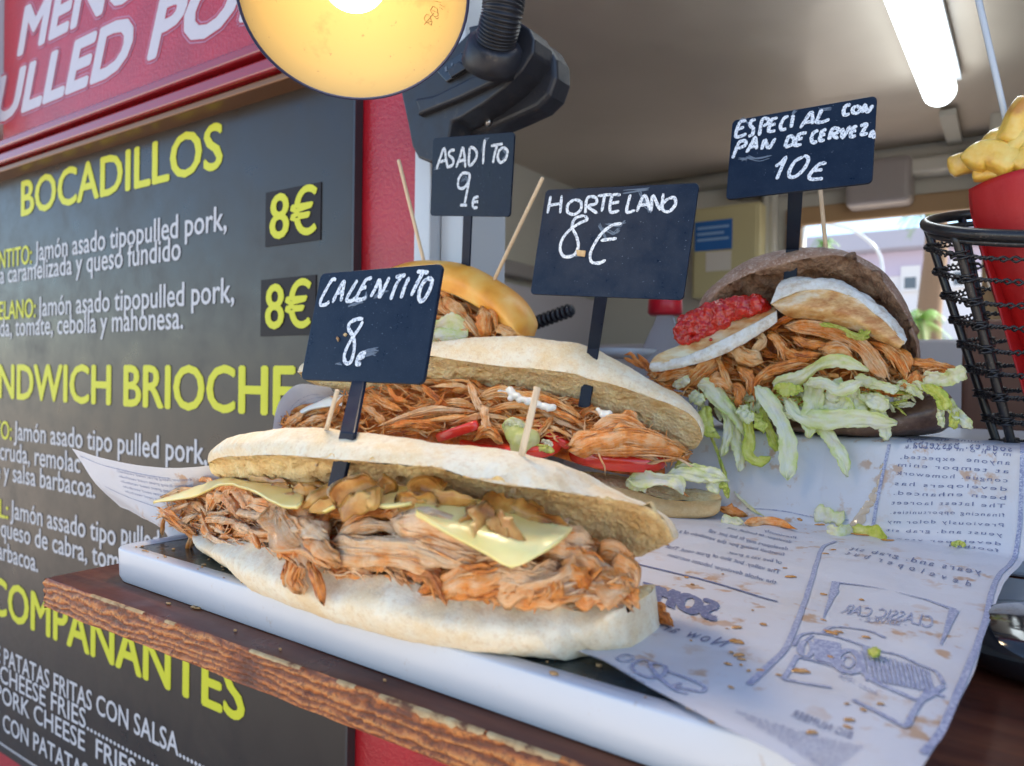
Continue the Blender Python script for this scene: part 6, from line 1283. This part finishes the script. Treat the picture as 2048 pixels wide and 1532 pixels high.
for P, w, m_, lab in (([(1630, 1030), (1650, 1036), (1690, 1045)], .012, 'lettuce', 'small curled leaf of lettuce at the fold of the paper'), ([(1705, 1060), (1740, 1070), (1775, 1082)], .010, 'lettuce_green', 'green lettuce scrap lying in orange sauce near the printed box corner'), ([(1655, 1062), (1680, 1068), (1705, 1062)], .009, 'lettuce', 'pale wet lettuce scrap left of the green one'),
                      ([(1445, 1042), (1470, 1045), (1490, 1048)], .006, 'lettuce', 'pale lettuce scrap at the base of the tomato sandwich'), ([(1905, 1098), (1918, 1094), (1930, 1100)], .003, 'lettuce_green', 'tiny yellow green lettuce crumb on the typewritten lines'), ([(1470, 990), (1500, 1020), (1530, 1040)], .002, 'lettuce', 'thin lettuce thread hanging to the paper beside the tomato sandwich'), ([(1745, 1310), (1750, 1318), (1757, 1325)], .004, 'lettuce_green', 'yellow green crumb on the wheel of the printed car')):
    o_ = leaf(None, PP, P, w, m_, curl=.1, ruff=.0012, name='lettuce_scrap', n=20, c=7); tag(o_, lab, 'lettuce scrap', 'food scraps on the paper')
b = MB()
for (x, y, r, asp) in ((1640, 1050, .003, .5), (1720, 1068, .006, .5), (1775, 1082, .005, .5), (1690, 1062, .006, .4), (1600, 1040, .002, .7), (1255, 1255, .006, .6), (1275, 1230, .004, .8), (1330, 1090, .003, .6)): blotch(b, x, y, r, asp)
tag(b.build('sauce_smears', M['sauce']), 'orange sauce smears along the fold of the paper and beside the front sandwich', 'sauce', None)

# ================================================================== LAMP
LC = CAM + ray(712, 2) * (.49 / FPX)
vd = (CAM - LC); vd /= np.linalg.norm(vd)
lam_r = .0745
rt = np.cross(vd, [0, 0, 1.]); rt /= np.linalg.norm(rt); upv = np.cross(rt, vd)
# opening normal: towards the viewer, tipped down 28 degrees and slightly sideways
ln = vd * math.cos(math.radians(30)) - upv * math.sin(math.radians(30)) - rt * .06; ln /= np.linalg.norm(ln)
la = np.cross(ln, [0, 0, 1.]); la /= np.linalg.norm(la); lb_ = np.cross(ln, la)
lamp = thing('clip_lamp', 'lit blue black clip-on lamp with a glowing yellow reflector above the sandwiches', 'lamp', LC)
def lathe(prof_, c, ax, u, v, n=72):
    return np.array([[c + ax * z + (u * math.cos(a) + v * math.sin(a)) * r for (r, z) in prof_] for a in np.linspace(0, 2 * math.pi, n, endpoint=False)])
outp = [(1.0, 0), (.985, -.03), (.93, -.25), (.83, -.50), (.66, -.78), (.46, -.98), (.34, -1.08), (.33, -1.5), (.28, -1.62), (.02, -1.64)]
inp_ = [(.985, .004), (.96, -.02), (.905, -.25), (.805, -.49), (.635, -.76), (.43, -.955), (.28, -1.03), (.02, -1.04)]
def swap(G): return np.concatenate([G, G[:1]], 0)
b = MB(); b.grid(swap(lathe([(r * lam_r, z * lam_r) for r, z in outp], LC, ln, la, lb_))); b.build('lamp_shade', M['lamp_blue'], lamp)
b = MB(); b.grid(swap(lathe([(r * lam_r, z * lam_r) for r, z in inp_], LC, ln, la, lb_))); b.build('reflector', M['lamp_in'], lamp)
b = MB(); b.grid(swap(lathe([(lam_r * (1. + .016 * math.cos(a)), lam_r * .02 * math.sin(a)) for a in np.linspace(0, 2 * math.pi, 13)], LC, ln, la, lb_))); b.build('rim', M['lamp_blue'], lamp)
bc = LC - ln * lam_r * .52
b = MB(); pb = [(0.001, .40), (.12, .385), (.22, .33), (.285, .24), (.30, .12), (.27, -.02), (.19, -.18), (.15, -.35), (.15, -.5)]
b.grid(swap(lathe([(r * lam_r, z * lam_r) for r, z in pb], bc, ln, la, lb_, 40))); b.build('bulb', M['bulb'], lamp)
# warning symbols printed inside the reflector
b = MB()
Lz = lambda px, py, dep=-.12: CAM + ray(px, py) * (((LC + ln * lam_r * dep - CAM) @ ln) / (ray(px, py) @ ln))
def refl_pt(px, py):
    r = ray(px, py); lo = None
    for t in np.linspace(.35, .70, 400):
        p = CAM + r * (t / FPX); d = p - LC; z = d @ ln / lam_r; q = np.linalg.norm(d - ln * (d @ ln)) / lam_r
        if z < 0:
            R0 = float(np.interp(-z, [0.02, .25, .49, .76, .955], [.96, .905, .805, .635, .43]))
            if q >= R0 - .004: return p - r / np.linalg.norm(r) * .0008
    return CAM + r * (.49 / FPX)
def rline(mb, pts, w):
    P = poly(c2(pts), max(3, len(pts) * 4)); Q = [refl_pt(*p) for p in P]; 
    for i in range(len(Q) - 1):
        d = Q[i + 1] - Q[i]; s_ = np.cross(d, ln); s_ /= np.linalg.norm(s_) + 1e-9; mb.add([Q[i] - s_ * w, Q[i + 1] - s_ * w, Q[i + 1] + s_ * w, Q[i] + s_ * w], [(0, 1, 2, 3)])
for P in ([(1050, 90), (1045, 110), (1060, 130), (1085, 120), (1080, 90), (1060, 80), (1050, 90)], [(1065, 130), (1085, 145), (1090, 120)], [(1045, 140), (1100, 75)], [(1095, 35), (1080, 60), (1100, 95), (1125, 90), (1120, 50), (1095, 35)], [(1105, 95), (1115, 108), (1128, 100)], [(1090, 60), (1120, 70)], [(1100, 5), (1140, 15)], [(1130, 25), (1160, 40)], [(1140, 45), (1150, 55)]):
    rline(b, P, .00025)
b.build('printed_symbols', mat('brown_print', (.30, .18, .07), .6), lamp, False)
# housing with switch, clamp jaw and corrugated neck
LY = .575
PLL = Pl((-.6, LY), (0, LY))
def lp_(pts, d): return [PLL.pt(*p, d) for p in c2(pts)]
b = MB(); b.prism(lp_([(905, 490), (960, 440), (1240, 240), (1300, 180), (1290, 150), (1380, 130), (1580, 120), (1640, 160), (1670, 220), (1665, 300), (1600, 400), (1500, 500), (1380, 590), (1250, 670), (1200, 690), (1185, 780), (1150, 880), (1080, 925), (1010, 895), (975, 830), (950, 700)], -.004), (0, .034, 0))
b.build('lamp_base', M['black_plastic'], lamp, False, .006)
b = MB(); b.prism(lp_([(985, 560), (1010, 620), (1000, 655), (1240, 560), (1430, 470), (1540, 390), (1560, 340), (1440, 360), (1340, 420), (1200, 490), (1100, 540)], -.012), (0, .012, 0)); b.build('base_ridge', M['black_plastic'], lamp, False, .003)
b = MB(); b.prism(lp_([(1110, 400), (1255, 295), (1315, 380), (1170, 465)], -.008), (0, .006, 0)); sw_ = b.build('switch', M['black_gloss'], lamp, False, .001)
b = MB(); b.prism(lp_([(1175, 400), (1240, 345), (1285, 385), (1195, 440)], -.011), (0, .004, 0)); b.build('rocker', M['black_plastic'], sw_, False, .0008)
b = MB(); b.prism(lp_([(1160, 382), (1172, 374), (1176, 402), (1164, 408)], -.0086), (0, .0004, 0))
Pc = lp_([(1203, 365)], -.0086)[0]; b.prism([Pc + np.array([math.cos(a) * .0012, 0, math.sin(a) * .0016]) for a in np.linspace(0, 2 * math.pi, 13)[:-1]], (0, .0004, 0)); b.build('switch_marks', M['chalk_faint'], sw_, False)
b = MB(); b.prism(lp_([(1560, 190), (1660, 220), (1740, 240), (1790, 330), (1795, 440), (1760, 540), (1690, 610), (1560, 670), (1400, 740), (1260, 790), (1180, 800), (1180, 720), (1300, 660), (1450, 560), (1560, 440)], .028), (0, .030, 0)); b.build('clamp_jaw', M['black_plastic'], lamp, False, .005)
b = MB(); q = PLL.pt(*c2([(1398, 690)])[0], .024); b.tube([q, q + np.array([0, .004, 0])], .0038, 14); b.build('rivet', M['screw'], lamp)
b = MB(); b.prism(lp_([(1625, 465), (1650, 425), (1690, 395), (1706, 402), (1700, 430), (1660, 440), (1640, 470)], .0265), (0, .0012, 0)); b.build('paint_scrape', M['paper_label'], lamp, False, .0003)
nk = [PLL.pt(*p) for p in ((1458, 330, .008),)] ; nkp = resample([PLL.pt(*(c2([(x, y)])[0]), d) for x, y, d in ((1435, 335, -.010), (1460, 200, -.022), (1490, 60, -.030), (1500, -150, -.034), (1440, -420, -.06), (1150, -640, -.09), (800, -760, -.14))], 420)
rad = [.0185 * (1 + .06 * math.sin(i * 2 * math.pi / 3.5)) * (.86 if i > 0 else 1) for i in range(420)]
end = LC - ln * lam_r * 1.62; nkp2 = resample(np.vstack([nkp[:-60:40], [end - ln * .03, end]]), 520); rad = [.0180 * (1 + .075 * math.sin(i * 2 * math.pi / 5.)) for i in range(520)]
b = MB(); b.tube(nkp2, rad, 24); b.build('corrugated_neck', M['black_plastic'], lamp)
b = MB(); n0 = nkp2[0]; dn = nkp2[6] - nkp2[0]; dn /= np.linalg.norm(dn); b.tube([n0 - dn * .006, n0 + dn * .004, n0 + dn * .016, n0 + dn * .018], [.029, .0275, .0255, .021], 32); b.build('neck_collar', M['black_plastic'], lamp)
pl_ = bpy.data.lights.new('bulb_light', 'POINT'); pl_.energy = .006; pl_.color = (1., .74, .42); pl_.shadow_soft_size = .03; po = bpy.data.objects.new('bulb_light', pl_); COL.objects.link(po); po.location = (LC - ln * lam_r * .10).tolist()
sp_ = bpy.data.lights.new('lamp_beam', 'SPOT'); sp_.energy = 1.5; sp_.color = (1., .80, .55); sp_.shadow_soft_size = .055; sp_.spot_size = math.radians(150); sp_.spot_blend = .9; so = bpy.data.objects.new('lamp_beam', sp_); COL.objects.link(so); so.location = (LC + ln * .004).tolist(); so.rotation_euler = Vector((-ln).tolist()).to_track_quat('Z', 'Y').to_euler()

# ================================================================== FRIES IN THE WIRE CONE
PL5 = Pl((-.3, .66), (.5, .66)); K5 = 4.0e-4
bk = thing('wire_basket', 'black twisted wire cone basket standing at the right behind the paper', 'basket', PL5.pt(2110, 885, 0))
tc_ = PL5.pt(2085, 445, .0); bc_ = PL5.pt(2098, 905, .0)
axv = (bc_ - tc_); R0 = .0742; R1 = .030; tilt = np.array([0, .30, 0])
def cone_pt(a, s, rr_=1.):
    r = (R0 + (R1 - R0) * s) * rr_; e2 = np.array([0, 1., .30 * (1 - s)]); return tc_ + axv * s + np.array([1., 0, -.10 * (1 - s)]) * math.cos(a) * r + e2 * math.sin(a) * r
b = MB(); b.tube([cone_pt(a, 0) for a in np.linspace(0, 2 * math.pi, 90)], .0041, 12, cap=False); b.build('top_ring', M['wire'], bk)
b = MB(); b.tube([cone_pt(a, .04, .985) for a in np.linspace(0, 2 * math.pi, 90)], .0022, 8, cap=False); b.build('inner_ring', M['wire'], bk)
NB = 8
for k in range(NB):
    a = math.pi + .02 + 2 * math.pi * k / NB; b = MB(); b.tube([cone_pt(a, s) for s in np.linspace(0, 1, 20)], [.0030] * 20, 10); b.build('upright_bar', M['wire'], bk)
for lev, s in enumerate(np.linspace(.11, .97, 9)):
    b = MB(); n_ = 300
    for ph in (0, math.pi):
        P = []
        for i in range(n_):
            a = 2 * math.pi * i / n_; near = abs(((a - math.pi - .02) / (2 * math.pi / NB) + .5) % 1 - .5); loop = 1.075 if near < .10 else 1.0
            p = cone_pt(a, s + (.008 * math.sin(ph * 1 + a * 3) + .010 * nz((a, lev, 0), 2)), loop); tw = a * 60 + ph; P.append(p + np.array([0, 0, .0010 * math.sin(tw)]) + (p - (tc_ + axv * s)) / np.linalg.norm(p - (tc_ + axv * s)) * .0010 * math.cos(tw))
        b.tube(P, .0009, 6, cap=False)
    b.build('twisted_wire', M['wire'], bk)
    b = MB()
    for k in range(NB):                      # wraps round each upright
        a0 = math.pi + .02 + 2 * math.pi * k / NB; c = cone_pt(a0, s); rad_ = (c - (tc_ + axv * s)); rad_ /= np.linalg.norm(rad_); tg = np.cross(rad_, axv / np.linalg.norm(axv))
        for dz in (-.0022, .0022): b.tube([c + (rad_ * math.cos(t) + tg * math.sin(t)) * .0046 + axv / np.linalg.norm(axv) * dz for t in np.linspace(0, 2 * math.pi, 14)], .0009, 6, cap=False)
    b.build('wire_wrap', M['wire'], bk)
b = MB(); b.tube([cone_pt(a, 1.) for a in np.linspace(0, 2 * math.pi, 40)], .003, 8, cap=False); b.build('base_ring', M['wire'], bk)
cn = thing('fries_cone', 'red card cone with thick yellow fries inside the wire basket', 'fries', PL5.pt(2110, 880, 0))
def cone_row(pts, d): return rowpx(PL5, pts, 40, d)
F0 = cone_row([(1931, 361), (1990, 348), (2048, 337), (2120, 322), (2200, 315)], -.036); F1 = cone_row([(1946, 445), (1995, 440), (2048, 436), (2120, 430), (2190, 430)], -.034); F2 = cone_row([(2004, 640), (2030, 640), (2060, 640), (2110, 640), (2160, 640)], -.022); F3 = cone_row([(2052, 800), (2070, 800), (2085, 800), (2110, 800), (2130, 800)], -.010)
G_ = [F0, F1, F2, F3]
for r in G_:
    mid_ = (r[0] + r[-1]) / 2
    for i in range(40): u = i / 39 * 2 - 1; r[i, 1] += (u * u) * .030
b = MB(); sheet(b, G_, 40, 40, .0008, .0012, 25, 2); b.build('card_cone', M['red_card'], cn)
Bk_ = [r + np.array([0, .07 * (1 - .3 * k), 0]) for k, r in enumerate(G_)]
for k, r in enumerate(Bk_):
    for i in range(40): u = i / 39 * 2 - 1; r[i, 1] -= (u * u) * .055
b = MB(); sheet(b, Bk_, 40, 20, .0008, .001, 25, 2); b.build('card_cone_back', M['red_card'], cn)
def fry(pts, w, d):
    P = resample([PL5.pt(*p, d) for p in s3(pts)], 22); b = MB(); n_, m_ = 22, 20; V = []; sd_ = rng.uniform(0, 99); rot = rng.uniform(-.5, .5)
    T = np.gradient(P, axis=0); T /= np.linalg.norm(T, axis=1)[:, None]
    for i in range(n_):
        s = i / (n_ - 1); e = min(1, (min(s, 1 - s) * 14) + .12) ** .5; a_ = CAM - P[i]; a_ /= np.linalg.norm(a_); sd1 = np.cross(T[i], a_); sd1 /= np.linalg.norm(sd1); nn = np.cross(sd1, T[i])
        for j in range(m_):
            th = 2 * math.pi * j / m_; c, s_ = math.cos(th), math.sin(th); r = 1 / (abs(c) ** 5 + abs(s_) ** 5) ** (1 / 5) * e * w / 2 * (1 + .08 * nz((s * 2, c, s_), 1.6, sd_)); q = th + rot; V.append(P[i] + sd1 * math.cos(q) * r + nn * math.sin(q) * r * .85)
    b.grid(np.array(V).reshape(n_, m_, 3), True); b.f += [tuple(range(m_))[::-1], tuple((n_ - 1) * m_ + j for j in range(m_))]; b.m += [0, 0]; b.build('potato_fry', M['fries'], cn)
for P, w, d in (([(255, 305), (320, 280), (400, 270), (500, 300)], 84, -.012), ([(350, 300), (400, 250), (460, 250), (560, 300)], 110, -.022), ([(440, 260), (490, 190), (540, 200), (620, 260)], 130, -.010), ([(480, 330), (520, 260), (590, 190), (660, 130)], 120, -.018), ([(520, 200), (560, 130), (590, 60), (640, 0)], 110, -.020), ([(400, 300), (480, 220), (560, 150)], 60, .004), ([(560, 330), (640, 250), (720, 150)], 130, -.02), ([(640, 330), (700, 200), (740, 80)], 110, -.01), ([(360, 325), (430, 320), (520, 320)], 60, -.018)):
    fry(P, w * .4566 * K5, d)
A, B_ = PL5.pt(1948, -40, -.03), PL5.pt(2018, 265, .0); b = MB(); b.tube([A, B_, B_ + (B_ - A) * .2], [.0022, .0022, .0022], 10); tag(b.build('skewer', M['white_post']), 'long pale stick rising out of the fries cone at the right edge', 'wooden skewer', 'wooden skewers in the food')

# ================================================================== THINGS INSIDE THE TRUCK
bt = thing('squeeze_bottle', 'clear plastic bottle with a red cap behind the tomato sandwich', 'bottle', onY(1318, 760, 1.05))
c0 = onY(1330, 628, 1.05); k = .00098 * 1.05
def bl(rz): return np.array([[c0 + np.array([math.cos(a) * r * k, math.sin(a) * r * k, -z * k]) for r, z in rz] for a in np.linspace(0, 2 * math.pi, 40)])
b = MB(); b.grid(bl([(12, 0), (13, 6), (16, 14), (30, 45), (46, 85), (52, 120), (53, 210), (50, 218), (.1, 218)])); b.build('bottle_body', M['pet'], bt)
b = MB(); b.grid(bl([(.1, -30), (20, -30), (24, -27), (25, -2), (22, 2), (.1, 2)])); b.build('cap', M['red_cap'], bt)
tg = thing('tongs_handle', 'dark ridged handle of kitchen tongs lying behind the brioche bun', 'tongs', onY(1060, 690, .95))
b = MB(); A, B_ = onY(1045, 655, .95), onY(1148, 618, .95); n_ = 90
P = [A + (B_ - A) * t for t in np.linspace(0, 1, n_)]; rr_ = [(.0095 + .0016 * math.sin(i * .8)) * min(1, .3 + (n_ - 1 - i) * .2) for i in range(n_)]
b.tube(P, rr_, 14); b.build('handle', M['black_plastic'], tg)
b = MB(); b.tube([A - (B_ - A) * 1.5, A], [.006, .006], 8); b.build('shaft', M['steel'], tg)
b = MB(); c0 = onY(1225, 716, .95); b.grid(np.array([[c0 + np.array([math.cos(a) * r, math.sin(a) * r, z]) for r, z in ((.001, 0), (.05, 0), (.062, .012), (.060, .012), (.048, .002), (.001, .002))] for a in np.linspace(0, 2 * math.pi, 40)]))
tag(b.build('white_dish', M['melamine']), 'white dish just visible between the tomato sandwich and the bottle', 'dish')
p0 = onY(1925, 640, .98); b = MB(); b.box(p0[0], p0[0] + .4, .98, 1.02, HS, p0[2]); tag(b.build('serving_board', M['brown_wood'], None, False, .006), 'reddish brown wooden board standing behind the wire basket', 'board')
b = MB(); b.box(-.40, 1.2, .905, .97, .5, HS - .02); tag(b.build('inner_ledge', M['laminate_lav'], None, False, .005), 'pale inner ledge of the serving hatch behind the counter', 'ledge')
# bottom right: steel container and black lidded pan on the counter
q0 = onZ(1975, 1215, HS + .010)
b = MB(); b.box(q0[0], q0[0] + .30, q0[1], q0[1] + .085, HS + .0005, HS + .010); tag(b.build('steel_container', M['steel'], None, False, .003), 'low steel tray at the right edge beyond the paper', 'steel tray')
pc = onZ(2120, 1290, HS + .012)
b = MB(); b.grid(np.array([[np.array([pc[0] + math.cos(a) * r, pc[1] + math.sin(a) * r, HS + z]) for r, z in ((.001, .0005), (.030, .0006), (.040, .004), (.044, .012), (.042, .018), (.036, .022), (.020, .025), (.001, .026))] for a in np.linspace(0, 2 * math.pi, 70)]))
tag(b.build('black_pan', M['black_gloss']), 'glossy black lidded pan on the wooden counter at the right edge', 'pan')

# ================================================================== OUTSIDE, BEYOND THE REAR WINDOW
b = MB(); b.box(-150, 150, -150, 150, -.02, 0.); o = b.build('ground', M['asphalt'], None, False, origin=(0, 0, 0)); o['kind'] = 'structure'
HY = 24.; h0 = onY(1660, 500, HY); hz = onY(1800, 482, HY)[2]; hx0, hx1 = onY(1560, 500, HY)[0], onY(2300, 500, HY)[0]
hs = thing('apartment_house', 'white and lavender house beyond the rear window of the truck', 'house', ((hx0 + hx1) / 2, HY, 0))
b = MB(); b.box(hx0, hx1, HY, HY + 8, 0, hz - .3); b.build('wall', M['facade'], hs, False)
b = MB(); b.box(hx0 - .3, hx1, HY - .8, HY + 8.5, hz - .3, hz + .2); b.build('roof', M['roof_far'], hs, False)
z1_ = onY(1800, 552, HY)[2]; b = MB(); b.box(hx0 - .02, hx1, HY - .05, HY - .002, z1_, hz - .31); b.build('band', M['facade_band'], hs, False)
z2_, z3_ = onY(1880, 710, HY)[2], onY(1880, 760, HY)[2]; b = MB(); b.box(hx0 - .02, hx1, HY - .05, HY - .002, z3_, z2_); b.build('band', M['facade_band'], hs, False)
for (a, c_, d_, e) in ((1802, 533, 1840, 582), (1900, 520, 1935, 575), (1800, 660, 1840, 700), (1985, 515, 2030, 575)):
    p, q = onY(a, c_, HY - .06), onY(d_, e, HY - .06); zm = p[2] * .55 + q[2] * .45
    b = MB(); b.box(p[0], q[0], HY - .10, HY - .051, q[2], p[2]); w_ = b.build('window', M['shutter'], hs, False)
    b = MB(); b.box(p[0] + .1, q[0] - .1, HY - .115, HY - .101, q[2] + .08, zm); b.build('pane', M['glass_far'], w_, False)
def palm(px, py, Y, tr, n_, L, label, trunk=True, seed=1):
    R = random.Random(seed); c = onY(px, py, Y); t = thing('palm_tree', label, 'palm tree', (c[0], Y, 0))
    b = MB(); b.tube([(c[0] + .05 * math.sin(i), Y, c[2] * i / 9) for i in range(10)], [tr * (1 - .03 * i) for i in range(10)], 12); b.build('trunk', M['palm_trunk'], t)
    b = MB()
    for k in range(n_):
        a = 2 * math.pi * k / n_ + R.uniform(-.3, .3); el = R.uniform(-.2, 1.1); P = []
        for s in np.linspace(0, 1, 9): P.append(c + np.array([math.cos(a) * L * s * math.cos(el), math.sin(a) * L * s * math.cos(el), L * (math.sin(el) * s - .75 * s * s)]))
        P = np.array(P); sd1 = np.array([-math.sin(a), math.cos(a), 0])
        for i in range(1, 9):
            for side in (-1, 1):
                for f in (0, .5):
                    p = P[i - 1] * (1 - f) + P[i] * f; tip = p + sd1 * side * L * .30 * (1 - .6 * i / 9) + (P[i] - P[i - 1]) * .9 + np.array([0, 0, -L * .07]); b.add([p, p + (P[i] - P[i - 1]) * .25, tip], [(0, 1, 2)])
    b.build('crown', M['palm_leaf'], t, False)
palm(1868, 402, 14., .22, 26, .55, 'palm tree with a dry trunk seen at the right of the rear window')
palm(1838, 640, 9., .05, 22, .42, 'small bright green palm beside the dark bread roll', seed=2)
palm(1648, 486, 20., .1, 26, .45, 'palm crown rising behind the dark bread roll on the left of the window', seed=3)
palm(1765, 476, 36., .1, 20, .5, 'far small palm top above the house roof', seed=5)
sl_ = thing('street_lamp', 'thin curved street lamp arm against the sky', 'street lamp', onY(1790, 700, 12.) * np.array([1, 1, 0]))
P = [onY(x, y, 12.) for x, y in ((1655, 447), (1700, 458), (1735, 480), (1757, 505), (1765, 540), (1768, 640))]; P.append(np.array([P[-1][0], 12., 0.]))
b = MB(); b.tube(resample(P[:-1], 30), .022, 8); b.tube([P[-2], P[-1]], .05, 8); b.build('pole', M['white_post'], sl_)

for o in bpy.data.objects:
    if '_o' in o: del o['_o']
